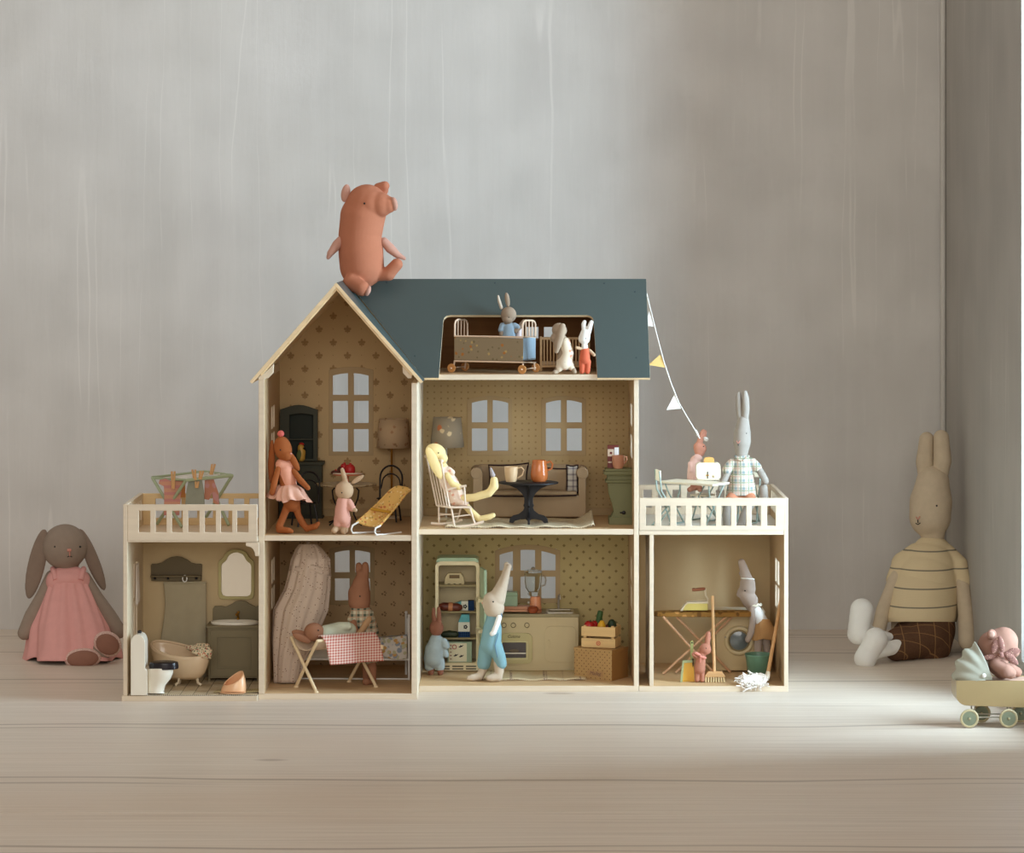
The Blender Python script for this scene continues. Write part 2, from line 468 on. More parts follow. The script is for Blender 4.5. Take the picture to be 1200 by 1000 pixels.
# ------------------------------------------------------------------ the dollhouse
cream = wood('cream_panel', c(224, 207, 182), 0.5, 0.05)
inner_m = paint('shaded_cream_inside', c(196, 166, 126), 0.7, 0.05)  # cream side walls: the shade inside the rooms is put in as tan
def pick_in(sx):
    return lambda f: 1 if f.normal.x * sx > .9 else 0
raw = wood('raw_birch_edge', c(238, 212, 170), 0.55, 0.10)
raw_dark = wood('raw_birch_inside', c(196, 160, 116), 0.6, 0.12)
deck_wood = wood('deck_birch', c(230, 205, 172), 0.55, 0.12)
roof_blue = paint('blue_grey_roof_paint', c(68, 80, 78), 0.42, 0.03, spec=0.5)
wall_plain = paint('sand_painted_panel', c(204, 180, 138), 0.75, 0.04)
frame_paint = paint('sand_window_frame', c(182, 156, 114), 0.6, 0.04)
screw_m = paint('dark_steel_screw', c(60, 75, 80), 0.35, 0.05, 0.6)
FZ, UZ, UZM, AZ, BY = 0.0105, 0.308, 0.310, 0.605, 0.350
HL = Vector((-0.12, 0.20, 0.0))
house = thing('dollhouse', 'large cream dollhouse with blue grey roof, gabled bay and four papered rooms', 'dollhouse', HL)
def hp(m, name, mat, parent=None, **kw):
    return m.out(name, mat, parent or house, loc=(-HL if parent is None else (0, 0, 0)), **kw)
GX0, GX1, GI0, GI1 = -0.4752, -0.1776, -0.4642, -0.1886
MX1, MI1 = 0.2415, 0.2323
MY = 0.090
APX, APZ, SL = -0.3288, 0.7824, 1.143

wp_damask = motif('damask_wallpaper', c(200, 172, 128), c(146, 114, 74), 0.0568, 0.0264,
    [(0, 0.001, 0.0026, 0.0062), (-0.0045, 0.000, 0.0028, 0.0026), (0.0045, 0.000, 0.0028, 0.0026), (-0.003, -0.0045, 0.0022, 0.002), (0.003, -0.0045, 0.0022, 0.002), (0, -0.006, 0.001, 0.003), (0.0284, 0.0, 0.0013, 0.0014)],
    amt=0.75, x0=APX + 0.0142 * 2, z0=0.3)
wp_dots = motif('dotted_wallpaper', c(190, 164, 120), c(140, 112, 70), 0.0135, 0.0125, [(0, 0, 0.0019, 0.0019)], half=False, amt=0.6)
wp_berry = motif('berry_sprig_wallpaper', c(204, 174, 132), c(122, 94, 64), 0.0365, 0.0205,
    [(-0.0036, -0.001, 0.0021, 0.0021), (0.0018, -0.003, 0.002, 0.002), (0.001, 0.0032, 0.0017, 0.002), (0.0038, 0.0008, 0.0015, 0.0012)], amt=0.72)
wp_clover = motif('clover_trellis_wallpaper', c(192, 174, 124), c(112, 92, 54), 0.0260, 0.0128,
    [(-0.0016, 0, 0.0015, 0.0013), (0.0016, 0, 0.0015, 0.0013), (0, 0.0017, 0.0012, 0.0014), (0, -0.0017, 0.0012, 0.0014)], amt=0.72)

def slot_rects(Y0, Y1, rows): return [rect(Y0, Y1, z0, z1) for z0, z1 in rows]
# side walls
rows_up = [(PZ(502, .19), PZ(476, .19)), (PZ(533, .19), PZ(507, .19))]
rows_lo = [(PZ(683, .19), PZ(655, .19)), (PZ(713, .19), PZ(688, .19))]
zl = APZ - 0.008 - (APX - GX0) * SL
m = MB().plate(rect(0, BY + .008, FZ, 0.5999), slot_rects(.150, .186, rows_up) + slot_rects(.196, .232, rows_up) + slot_rects(.150, .186, rows_lo) + slot_rects(.196, .232, rows_lo), GX0, GI0, plane='yz')
hp(m, 'wall_panel', None, mats=[cream, inner_m], pick=pick_in(1), bevel=0.0008)
hp(MB().plate([(GX0, .60), (GI0, .60), (GI0, .6165), (GX0, .6040)], [], 0.0, BY + .008), 'wall_cap', cream)
hp(MB().box(GI1, GX1, 0, BY + .008, FZ, 0.594), 'wall_panel', None, mats=[cream, inner_m], pick=pick_in(-1), bevel=0.0008)
rows_r = [(PZ(500, .2), PZ(474, .2)), (PZ(537, .2), PZ(510, .2))]
m = MB().plate(rect(MY, BY + .008, FZ, AZ), slot_rects(.165, .20, rows_r) + slot_rects(.212, .247, rows_r) + slot_rects(.165, .20, rows_lo) + slot_rects(.212, .247, rows_lo), MI1, MX1, plane='yz')
hp(m, 'wall_panel', None, mats=[cream, inner_m], pick=pick_in(-1), bevel=0.0008)
# floors
hp(MB().box(GX0, GX1, 0, BY + .008, 0, FZ), 'base_panel', cream, bevel=0.0008)
hp(MB().box(GX1 + .0003, MX1, MY, BY + .008, 0, FZ), 'base_panel', cream, bevel=0.0008)
floor_wood = wood('dollhouse_floor', c(212, 178, 134), 0.5, 0.12)
pickf = lambda f: 1 if f.normal.z > 0.9 else 0
for x0, x1, y0, z1 in ((GI0, GI1, 0.0008, UZ), (GX1, MI1, MY + .0008, UZM), (GX1 + .004, MI1, MY + .0008, AZ)):
    hp(MB().box(x0, x1, y0, BY, z1 - .0105, z1), 'floor_panel', None, mats=[cream, floor_wood], pick=pickf, bevel=0.0006)
for x0, x1, y0 in ((GI0, GI1, 0.004), (GX1, MI1, MY + .004)):
    hp(MB().box(x0 + .0003, x1 - .0003, y0, BY - .0003, FZ, FZ + .0006), 'floor_panel', floor_wood)

def window(x0, x1, yt, yb, cols, rws, fr, rise, wide=False):
    """printed frame plate with arched panes: pixel columns/rows measured on the rear wall"""
    Y = BY
    X = lambda p: PX(p, Y); Z = lambda p: PZ(p, Y)
    holes = []
    cx = (cols[0][0] + cols[-1][1]) / 2; hw = (cols[-1][1] - cols[0][0]) / 2
    for i, (a, b) in enumerate(rws):
        for p, q in cols:
            if i == 0:
                top = [(X(q - (q - p) * k / 6), Z(a + rise * ((q - (q - p) * k / 6 - cx) / hw) ** 2)) for k in range(7)]
                holes.append([(X(p), Z(b)), (X(q), Z(b))] + top)
            else: holes.append(rrect(X(p), X(q), Z(b), Z(a), 0.0012, 2))
    fx0, fx1, ft, fb = fr
    fcx, fhw = (fx0 + fx1) / 2, (fx1 - fx0) / 2
    outer = [(X(fx0), Z(fb)), (X(fx1), Z(fb))] + [(X(fx1 - (fx1 - fx0) * k / 10), Z(ft + rise * 1.2 * ((fx1 - (fx1 - fx0) * k / 10 - fcx) / fhw) ** 2)) for k in range(11)]
    return outer, holes
def back_panel(outline, wins, mat):
    cut = []
    for outer, holes in wins:
        xs = [p[0] for h in holes for p in h]; zs = [p[1] for h in holes for p in h]
        cut.append(rect(min(xs) - .002, max(xs) + .002, min(zs) - .002, max(zs) + .002))
    o = hp(MB().plate(outline, cut, BY, BY + .006), 'back_panel', mat)
    for outer, holes in wins:
        # grooved outline and muntins: plate 1.2 mm proud of the wall
        hp(MB().plate(outer, holes, BY - .0014, BY + .006), 'window_frame', frame_paint, bevel=0.0004)
w_gable = window(0, 0, 0, 0, [(390, 407.8), (414.6, 432)], [(437.5, 463), (470, 496), (503, 529.5)], (385.5, 437.5, 430, 534), 3.0)
w_m1 = window(0, 0, 0, 0, [(553, 571), (577.5, 595.5)], [(469, 495.3), (502.3, 528.7)], (547.7, 600.2, 464, 534), 3.5)
w_m2 = window(0, 0, 0, 0, [(639.8, 657.3), (664.3, 681.8)], [(469, 495.3), (502.3, 528.7)], (634.5, 686.5, 464, 534), 3.5)
w_b = window(0, 0, 0, 0, [(392.4, 409.7), (416, 433.7)], [(645, 671), (678, 704)], (386, 439, 639.5, 709), 3.0)
w_k = window(0, 0, 0, 0, [(585.5, 601), (610, 627), (634.5, 651)], [(644.5, 669), (676, 701.7)], (580, 656.5, 638.5, 707), 6.0)
gz = lambda x: APZ - .010 - abs(x - APX) * SL
back_panel([(GI0, UZ), (GI1, UZ), (GI1, gz(GI1)), (APX, gz(APX)), (GI0, gz(GI0))], [w_gable], wp_damask)
back_panel(rect(GI0, GI1, FZ, UZ - .0105), [w_b], wp_berry)
back_panel(rect(GX1, MI1, UZM, AZ - .0105), [w_m1, w_m2], wp_dots)
back_panel(rect(GX1, MI1, FZ, UZM - .0105), [w_k], wp_clover)
skirt_m = paint('sand_skirting', c(180, 152, 108), 0.6)
for x0, x1, z in ((GI0, GI1, UZ), (GX1, MI1, UZM), (GX1, MI1, FZ + .0006)):
    hp(MB().box(x0 + .0002, x1 - .0002, BY - .0035, BY - .0001, z, z + .0155), 'skirting_board', skirt_m, bevel=0.0008)

# gable roof: two slopes with blue tops and raw edges, fascia and brackets
ca, sa = math.cos(math.atan(SL)), math.sin(math.atan(SL))
LEN = 101.5 * S / ca
for sg in (-1, 1):
    M = Matrix((( 0, sg * ca, sg * sa, APX), (1, 0, 0, -0.008), (0, -sa, ca, APZ), (0, 0, 0, 1)))
    nn = Vector((sg * sa, 0, ca))
    hp(MB().box(0 if sg > 0 else .0004, 0.385, 0 if sg > 0 else .0045, LEN, -.0062, 0, M), 'roof_panel', None, mats=[raw, roof_blue], pick=lambda f: 1 if f.normal.dot(nn) > .9 else 0, bevel=0.0004)
    hp(MB().box(0.004 if sg > 0 else .0044, 0.013, .004, LEN - .022, -.0100, -.0064, M), 'fascia_board', raw, bevel=0.0005)
for px_, sgn in ((309.8, 1), (482.4, -1)):
    q = lambda a, b: (PX(px_ + sgn * a, 0), PZ(b, 0))
    hp(MB().plate([q(0, 438.5), q(10.8, 426.5), q(10.5, 437), q(4.5, 443.5), q(0, 443.5)], [], 0.001, 0.011), 'bracket', cream, bevel=0.0006)
# main roof, front slope with the dormer opening cut through to the eave
RY, RZ = 0.235, 0.785
dv = Vector((0, -0.155, -0.186)); VL = dv.length; dv = dv / VL
nf = Vector((0, -0.186, 0.155)).normalized()
# the left edge runs down the valley beside the gable
M = Matrix(((1, dv.x, nf.x, 0), (0, dv.y, nf.y, RY), (0, dv.z, nf.z, RZ), (0, 0, 0, 1)))
hv = 0.0905; r_ = 0.013
outer = [(APX + .002, 0), (0.2628, 0), (0.2628, VL), (0.1624, VL)]
outer += [(0.1578 - r_ + (r_) * math.cos(rad(a)), hv + r_ - r_ * math.sin(rad(a))) for a in (0, 30, 60, 90)]
outer += [(-0.1328 + r_ - r_ * math.sin(rad(a)), hv + r_ - r_ * math.cos(rad(a))) for a in (0, 30, 60, 90)]
outer += [(-0.1392, VL), (-0.168, VL)]
hp(MB().plate(outer, [], -.0062, 0, M, plane='xy'), 'roof_panel', None, mats=[raw, roof_blue], pick=lambda f: 1 if abs(f.normal.dot(nf)) > .9 and (f.calc_center_median() - Vector((0, RY, RZ))).dot(nf) > -.001 else 0, bevel=0.0004)
db = Vector((0, 0.155, -0.186)).normalized(); nb = Vector((0, 0.186, 0.155)).normalized()
Mb = Matrix(((1, db.x, nb.x, 0), (0, db.y, nb.y, RY), (0, db.z, nb.z, RZ), (0, 0, 0, 1)))
def bw(p, py):     # a point of the rear slope seen through the dormer
    v = (RZ - PZ(py, .31)) / 0.186 * VL
    return (PX(p, .31), v)
holes = [[bw(617, 381), bw(631, 381), bw(631, 397), bw(617, 397)], [bw(637.5, 381), bw(651.5, 381), bw(651.5, 397), bw(637.5, 397)]]
attic_wood = wood('attic_brown_wood', c(140, 98, 60), 0.6, 0.12)
hp(MB().plate([(APX + .006, .008), (0.2628, .008), (0.2628, VL), (-0.168, VL)], holes, -.0062, 0, Mb, plane='xy'), 'roof_panel', None, mats=[attic_wood, roof_blue], pick=lambda f: 1 if f.normal.dot(nb) > .9 else 0)
inside = lambda y: RZ - .012 - abs(y - RY) * 1.2
for xa in (MI1 - .001, -.168):
    hp(MB().plate([(MY + .004, AZ), (BY + .008, AZ), (BY + .008, inside(BY + .008)), (RY, inside(RY)), (MY + .004, inside(MY + .004))], [], xa, xa + .0092, plane='yz'), 'gable_end', attic_wood)
for px_, py_ in ((580, 332.5), (708, 333), (744, 343), (745.5, 420), (486, 418), (453, 332)):
    v = (py_ - 327.5) / (443 - 327.5) * VL; Yv = RY + dv.y * v
    m = MB().lathe([(0.0, 0), (0.0016, 0.0), (0.0016, 0.0006), (0.0008, 0.0007), (0.0, 0.0003)], n=10, M=M @ Matrix.Translation((PX(px_, Yv), v, 0)))
    hp(m, 'screw', screw_m)

# ------------------------------------------------------------------ left terrace room
AL = Vector((-0.60, 0.1, 0))
annex_l = thing('dollhouse_extension', 'low cream extension left of the dollhouse, washroom below and railed roof terrace above', 'dollhouse room', AL)
def ap(m, name, mat, **kw): return m.out(name, mat, annex_l, loc=-AL, **kw)
LX0, LX1, LY, LB = -0.7264, -0.4760, -0.019, 0.2025
DZ = 0.3065
lz0, lz1, tz = 0.2995, 0.3673, 0.3673
def rail_holes_px(lst, y0, y1, Y): return [rect(PX(a, Y), PX(b, Y), PZ(y1, Y), PZ(y0, Y)) for a, b in lst]
holes = rail_holes_px([(162.5, 176), (182.2, 195), (201.2, 214), (220.3, 233.6), (239.7, 252.8), (258.7, 272), (277.7, 291)], 598.8, 624, LY)
ap(MB().plate(rect(LX0 + .0081, LX1, lz0, tz), holes, LY, LY + .0075), 'railing', cream, bevel=0.0008)
yh = [(LY + .03 + i * .031, LY + .049 + i * .031) for i in range(6)]
ap(MB().plate(rect(LY, LB + .0075, .010, tz + .0008), [rect(a, b, .3195, .358) for a, b in yh] + slot_rects(.065, .088, [(PZ(748, .09), PZ(704, .09)), (PZ(700, .09), PZ(660, .09))]) + slot_rects(.098, .121, [(PZ(748, .09), PZ(704, .09)), (PZ(700, .09), PZ(660, .09))]), LX0, LX0 + .008, plane='yz'), 'wall_panel', None, mats=[cream, paint('pale_inside', c(222, 202, 170), .65)], pick=pick_in(1), bevel=0.0008)
rail_in = wood('terrace_rail_birch', c(226, 196, 146), 0.55, 0.08)
bh = [(LX0 + .032 + i * .0305, LX0 + .0525 + i * .0305) for i in range(7)]
ap(MB().plate(rect(LX0 + .008, LX1, DZ, tz), [rect(a, b, .3195, .3575) for a, b in bh], LB, LB + .0075), 'railing', rail_in, bevel=0.0006)
ap(MB().plate(rect(LX0 + .008, LX1, .010, DZ - .0001), [], LB, LB + .006), 'back_panel', wall_plain)
ap(MB().box(LX0 + .008, LX1, LY + .0075, LB, .2972, DZ).box(LX0 + .008, LX1, LY + .0005, LY + .0075, .2972, .2994), 'deck', None, mats=[cream, deck_wood], pick=pickf)
ap(MB().box(LX0 - .003, LX1, LY, LB + .0075, 0, .0100), 'base_panel', cream, bevel=0.0006)
q = lambda a, b: (PX(a, LY), PZ(b, LY))
ap(MB().plate([q(288, 636.2), q(303.3, 636.2), q(303.3, 652), q(298.8, 652), q(298.5, 648), q(296.8, 644.2), q(293.5, 641.4), q(288, 640.2)], [], LY + .001, LY + .009), 'bracket', cream, bevel=0.0005)
# tiled washroom floor: separate little tiles
tile_m = [paint('floor_tile_%d' % i, col, 0.35, 0.08) for i, col in enumerate((c(206, 186, 152), c(196, 174, 138), c(214, 196, 166)))]
ap(MB().box(LX0 + .0085, LX1 - .0003, LY + .0005, LB - .0003, .0100, .0104), 'tile_bed', paint('grout', c(120, 104, 80), 0.9))
tme = MB().box(-.0107, .0107, -.0107, .0107, 0, .0009).out('tile', tile_m[0], annex_l, bevel=0.0004)
ntx, nty = 10, 9
tw, th = (LX1 - LX0 - .009) / ntx, (LB - LY - .008) / nty
first = True
for i in range(ntx):
    for j in range(nty):
        o = tme if first else tme.copy()
        if not first: sc.collection.objects.link(o)
        first = False
        o.location = Vector((LX0 + .0088 + (i + .5) * tw, LY + .0075 + (j + .5) * th, .0104)) - AL
        o.material_slots[0].link = 'OBJECT'; o.material_slots[0].material = tile_m[(i * 3 + j * 5 + i * j) % 3]
        o.scale = (tw / .0224, th / .0224, 1)
m = MB()
for i in range(62):
    m.ball((LX0 + .011 + i * .00386, LY + .0025, .0109), (.0011, .0011, .0006), None, 6, 4)
ap(m, 'beaded_edge', paint('edge_bead', c(236, 226, 206), 0.5))

# ------------------------------------------------------------------ right terrace room
AR = Vector((0.38, 0.24, 0))
annex_r = thing('dollhouse_extension', 'low cream extension right of the dollhouse, laundry below and cafe terrace above', 'dollhouse room', AR)
def rp(m, name, mat, **kw): return m.out(name, mat, annex_r, loc=-AR, **kw)
RX0, RX1, RYF, RB = 0.2420, 0.5266, 0.090, 0.378
RDZ = 0.3090
rt = PZ(584, RYF)
holes = rail_holes_px([(757, 767.5), (775, 785.4), (792.8, 803.2), (810.6, 821.2), (827.6, 839), (845.2, 856.8), (863, 874.6), (881, 891.6), (899, 909)], 593, 616.5, RYF)
rp(MB().plate(rect(PX(749.3, RYF), PX(918.8, RYF), PZ(622, RYF), rt), holes, RYF, RYF + .0075), 'railing', cream, bevel=0.0006)
yh = [(RYF + .035 + i * .036, RYF + .055 + i * .036) for i in range(7)]
rw = [(PZ(685, .22), PZ(657, .22)), (PZ(714, .22), PZ(688, .22))]
rp(MB().plate(rect(RYF, RB + .0075, .0105, rt + .0006), [rect(a, b, .3225, .360) for a, b in yh] + slot_rects(.185, .222, rw) + slot_rects(.234, .271, rw), RX1 - .0081, RX1, plane='yz'), 'wall_panel', None, mats=[cream, inner_m], pick=lambda f: 1 if f.normal.x < -.9 and f.calc_center_median().z < .30 else 0, bevel=0.0008)
bh = [(RX0 + .022 + i * .0292, RX0 + .039 + i * .0292) for i in range(9)]
rp(MB().plate(rect(RX0 + .0003, RX1 - .0083, RDZ, rt - .001), [rect(a, b, .3225, .3585) for a, b in bh], RB, RB + .0075), 'railing', cream, bevel=0.0006)
rp(MB().plate(rect(RX0 + .0003, RX1 - .0083, .0105, RDZ - .0002), [], RB, RB + .006), 'back_panel', wall_plain)
rp(MB().box(RX0 + .0003, RX1 - .0083, RYF + .0004, RB, .2991, PZ(622.3, RYF)).box(RX0 + .0003, RX1 - .0083, RYF + .0077, RB, PZ(622.3, RYF), RDZ), 'deck', None, mats=[cream, paint('pale_deck', c(228, 224, 214), .5)], pick=pickf, bevel=0.0004)
rp(MB().box(RX0 + .0003, RX1, RYF, RB + .0075, 0, .0105), 'base_panel', None, mats=[cream, floor_wood], pick=pickf, bevel=0.0006)
rp(MB().box(PX(761.3, RYF), PX(766, RYF), RYF + .0015, RYF + .165, .0105, .2989), 'support_panel', cream, bevel=0.0006)

# ------------------------------------------------------------------ shared toy materials
eye_m = paint('black_stitched_eye', c(22, 18, 16), 0.4)
nose_pink = fabric('pink_stitched_nose', c(214, 150, 134))
grey_fab = fabric('grey_brown_linen', c(152, 136, 122))
oat_fab = fabric('oatmeal_linen', c(198, 180, 154))
white_fab = fabric('white_cotton', c(240, 238, 232))
cream_metal = paint('cream_lacquered_wire', c(236, 220, 190), 0.4)
white_metal = paint('white_lacquered_wire', c(238, 236, 228), 0.4)
black_metal = paint('black_lacquer', c(24, 20, 20), 0.4)
gold_m = paint('brass', c(190, 140, 60), 0.3, 0.05, 0.9)
steel_m = paint('brushed_steel', c(196, 190, 176), 0.3, 0.05, 0.55)
beech = wood('beech_wood', c(214, 168, 116), 0.5, 0.12, 'z')
beech_x = wood('beech_wood_level', c(214, 168, 116), 0.5, 0.12, 'x')

# ------------------------------------------------------------------ pig on the ridge
pig_m = fabric('peach_pink_linen', c(184, 118, 90), var=0.06)
pig_l = fabric('pale_pink_linen', c(200, 152, 134), var=0.05)
r = Rig('stuffed_pig', 'peach pink stuffed pig sitting on the roof ridge', 'soft toy', 425, 331, Y=0.215)
r.blob('body', pig_m, [[(424, 312, 0, 26), (423, 296, 0, 26.5), (422, 276, 0, 25.5), (425, 254, 0, 26.5), (430, 241, 0, 25)],
       [(434, 240, -6, 20), (446, 240, -12, 14.5), (455, 240, -15, 10)],
       [(437, 322, -2, 8), (455, 321, -6, 8.5), (465, 310, -8, 7.2)],
       [(415, 322, -10, 9), (411, 331, -20, 9.5), (424, 338, -28, 9.3)]], vox=1.2, sm=8)
r.blob('snout', pig_l, ells=[(461.5, 239, -18, 4.2, 7.4, 8.2, -12, 20)], vox=.7)
r.blob('foot_sole', pig_l, ells=[(431, 341, -30.5, 3.4, 6, 6.5, 20, 12)], vox=.8)
r.blob('arm', pig_l, [[(402, 279, -6, 5.2), (395, 287, -10, 6), (387, 297, -12, 4), (384.5, 302, -12, 2.4)]])
r.blob('arm', pig_l, [[(450, 283, -2, 5), (457, 291, -2, 6), (466, 299, -3, 4.2), (474, 303, -4, 2.2)]])
r.blob('ear', pig_l, ells=[(405, 226.5, -4, 5.4, 3.4, 11, 10)])
r.blob('ear', pig_m, [[(443, 220, 4, 5.5), (451, 218, 2, 5.8)]], ells=[(450, 222, 3, 5.5, 3, 9, 8)])
r.dots(eye_m, [(427, 238.5, -25.5)], 1.2)

# ------------------------------------------------------------------ big grey rabbit in a pink dress, left of the house
dress_m = fabric('dusty_pink_linen', c(226, 166, 160), var=0.06)
r = Rig('stuffed_rabbit', 'large grey lop eared stuffed rabbit in dusty pink dress on the floor at left', 'soft toy', 78, 775, z=0.0)
r.blob('body', grey_fab, [[(79, 690, 45, 20), (80, 720, 42, 30), (80, 752, 30, 30)], [(79, 672, 46, 12), (79, 660, 46, 14)],
       [(96, 758, 10, 12), (112, 764, -6, 11), (120, 762, -16, 12)], [(80, 766, 0, 12), (92, 772, -12, 12)]],
       [(76, 641, 44, 27, 24, 27)], vox=1.4, sm=8)
arm_l = [(61, 676, 44, 8), (50, 700, 36, 8.5), (38, 722, 28, 9.5), (29, 742, 22, 8.5)]
arm_r = [(99, 678, 44, 8), (112, 700, 36, 8.5), (127, 722, 28, 9.5), (139, 740, 22, 9)]
for a in (arm_l, arm_r): r.blob('arm', grey_fab, [a], vox=1.2)
ear_m = fabric('grey_brown_ear_linen', c(140, 122, 108))
r.blob('ear', ear_m, ells=[(43, 661, 38, 10.5, 4, 43, 13)], vox=1.2)
r.blob('ear', ear_m, ells=[(108, 656, 46, 8, 4, 40, -22)], vox=1.2)
m = MB()
secs = [(80, 683, 42, 25, 20), (80, 688, 42, 28, 22), (81, 705, 39, 36, 30), (83, 735, 30, 47, 42), (85, 762, 22, 52, 50), (84, 775, 18, 54, 53)]
def dressf(u, v):
    q = v * 5; i = min(int(q), 4); w = q - i
    a = [secs[i][k] * (1 - w) + secs[i + 1][k] * w for k in range(5)]
    th = 2 * pi * u
    g = 1 + 0.05 * (1 - v) ** .5 * math.sin(17 * th) * min(1, v * 9) + 0.085 * v * math.sin(6 * th + 1.1 + .8 * math.sin(2 * th)) + .03 * v * math.sin(13 * th)
    lift = 4.5 * max(0, v - .7) / .3 * max(0, math.sin(5 * th + 2.2)) ** 2
    return r.P(a[0] + a[3] * g * math.cos(th), a[1] - lift, a[2] + a[4] * g * math.sin(th))
m.grid(dressf, 140, 30, closed_u=True); m.out('dress_skirt', dress_m, r.o, solid=1.0 * r.u)
r.blob('dress_bodice', dress_m, [[(72, 675, 38, 11), (88, 675, 38, 11)], [(69, 682, 39, 15.5), (91, 682, 39, 15.5)]], [(80, 679, 35, 21, 14, 11)], vox=1.2)
for xa, xb in ((62, 65.5), (98, 94.5)):
    m = MB(); r.tube(m, [(xb, 680, 25), (xa + (1.5 if xa < 80 else -1.5), 671, 31), (xa, 667.5, 38), (xa, 667, 50)], 3.4, 10); m.out('dress_strap', dress_m, r.o)
sole = fabric('brown_felt_sole', c(150, 108, 92)); shoe_m = speckle('glitter_shoe_cloth', c(214, 178, 166), c(244, 226, 214), 420, .8, .35)
for (x, y, d, rx, ry, rot) in ((97, 772, -26, 22, 12, -4), (126, 755, -20, 17, 14.5, 28)):
    r.blob('shoe', shoe_m, ells=[(x, y, d, rx, 12, ry, rot)], vox=1.1)
    m = MB(); r.ball(m, x, y + .5, d - 7.5, rx * .84, 5.5, ry * .82, rot, 0, 20, 10); m.out('shoe_sole', sole, r.o)
r.dots(eye_m, [(64.5, 641, 21.8), (94, 641, 25.4)], 1.3)
m = MB(); r.tube(m, [(79, 645, 20.2), (82, 645, 20), (83.5, 645, 20.2)], [1.6, 1.8, 1.4]); r.tube(m, [(81.5, 646, 20), (81.8, 652, 20.4)], .6)
m.out('nose', nose_pink, r.o)
m = MB(); r.tube(m, [(79, 653, 20.9), (81.8, 651.6, 20.5), (84.5, 653, 21)], .5); m.out('mouth', eye_m, r.o)

# ------------------------------------------------------------------ big oatmeal rabbit in the corner, right
r = Rig('stuffed_rabbit', 'tall oatmeal stuffed rabbit in striped sweater sitting in the room corner', 'soft toy', 1075, 772, z=0.0)
r.blob('body', oat_fab, [[(1080, 700, 60, 36), (1078, 745, 34, 34)],
       [(1093, 625, 80, 15), (1090, 606, 82, 25), (1091, 588, 84, 25.5), (1093, 565, 86, 20)]], vox=1.6, sm=6)
for e in ([(1086, 566, 88, 9), (1083.5, 542, 91, 10.6), (1086, 515, 93, 9)], [(1100, 566, 86, 9), (1104.5, 540, 84, 11), (1103, 513, 85, 9.4)]):
    r.blob('ear', oat_fab, [e], vox=1.1)
for ch in ([(1054, 668, 60, 10), (1045, 690, 46, 8.5), (1035, 715, 30, 8.5), (1030, 738, 16, 8.5)], [(1118, 668, 62, 10), (1128, 690, 46, 9), (1132, 720, 30, 9.5), (1133, 752, 16, 10)]):
    r.blob('arm', oat_fab, [ch], vox=1.2)
t = Mat('striped_knit', 0.95, spec=0.1)
f1 = (t.z / 0.036 + 0.2).fract()
t.bump((t.z * 2600.0).sin() * 0.5 + (t.x * 2600.0).sin() * 0.5, 0.2, 0.0005)
knit = t.color(t.mix((f1.lt(0.075)) * (0.85), c(216, 196, 158), c(104, 100, 90)))
r.blob('sweater', knit, [[(1092, 650, 78, 24), (1088, 668, 70, 34), (1084, 684, 62, 39)],
       [(1075, 652, 74, 16), (1060, 662, 66, 16), (1050, 680, 56, 12)], [(1106, 652, 74, 16), (1120, 664, 66, 15), (1127, 682, 54, 12.5)]], vox=1.4, sm=6)
r.skirt('sweater_hem', knit, [(1086, 672, 66, 37, 35), (1083, 690, 58, 41, 40), (1079, 712, 50, 43.5, 43), (1077, 724, 46, 44.5, 44), (1077, 729, 44, 43, 43)], pleats=5, amp=.012, n=72, solid=1.5)
t = Mat('brown_checked_wool', 0.95, spec=0.1)
lx = (t.x / 0.034).fract().lt(0.06); lz = (t.z / 0.034 + t.y / 0.034).fract().lt(0.06)
trous = t.color(t.mix(lx.max(lz) * 0.5, t.mix(t.noise(300, 2), c(84, 58, 42), c(106, 78, 58)), c(176, 132, 84)))
r.blob('trousers', trous, [[(1082, 736, 42, 38), (1080, 751, 28, 36)], [(1088, 748, 14, 22), (1066, 757, -6, 17), (1050, 762, -20, 13)],
       [(1066, 748, 16, 20), (1052, 752, 2, 16)]], vox=1.4, sm=4)
r.blob('lower_leg', white_fab, [[(1056, 757, -18, 8.5), (1034, 762, -38, 8.5), (1026, 765, -44, 8)]], vox=1.1)
r.blob('lower_leg', white_fab, [[(1048, 752, 0, 8), (1020, 742, -22, 8), (1012, 735, -30, 8)]], vox=1.1)
shoe_w = fabric('white_felt_shoe', c(232, 229, 223), var=0.03)
r.blob('foot', shoe_w, [[(1026, 750, -50, 14.2), (1020, 761, -50, 12.5), (1014, 772, -50, 13)]], vox=1.2)
r.blob('foot', shoe_w, [[(1010, 715, -38, 13.5), (1007.5, 729, -38, 12.6), (1006, 743, -38, 13)]], vox=1.2)
r.dots(eye_m, [(1097.5, 593, 59)], 1.5)
m = MB(); r.tube(m, [(1073.5, 606, 63.5), (1075.5, 609, 62), (1078, 605.5, 60.8)], .8); m.out('nose', nose_pink, r.o)
m = MB(); r.tube(m, [(1075.5, 609, 62), (1075.8, 613, 62)], .6); r.tube(m, [(1073, 613.5, 63.5), (1075.8, 615, 62), (1078.5, 613, 61)], .6); m.out('mouth', eye_m, r.o)

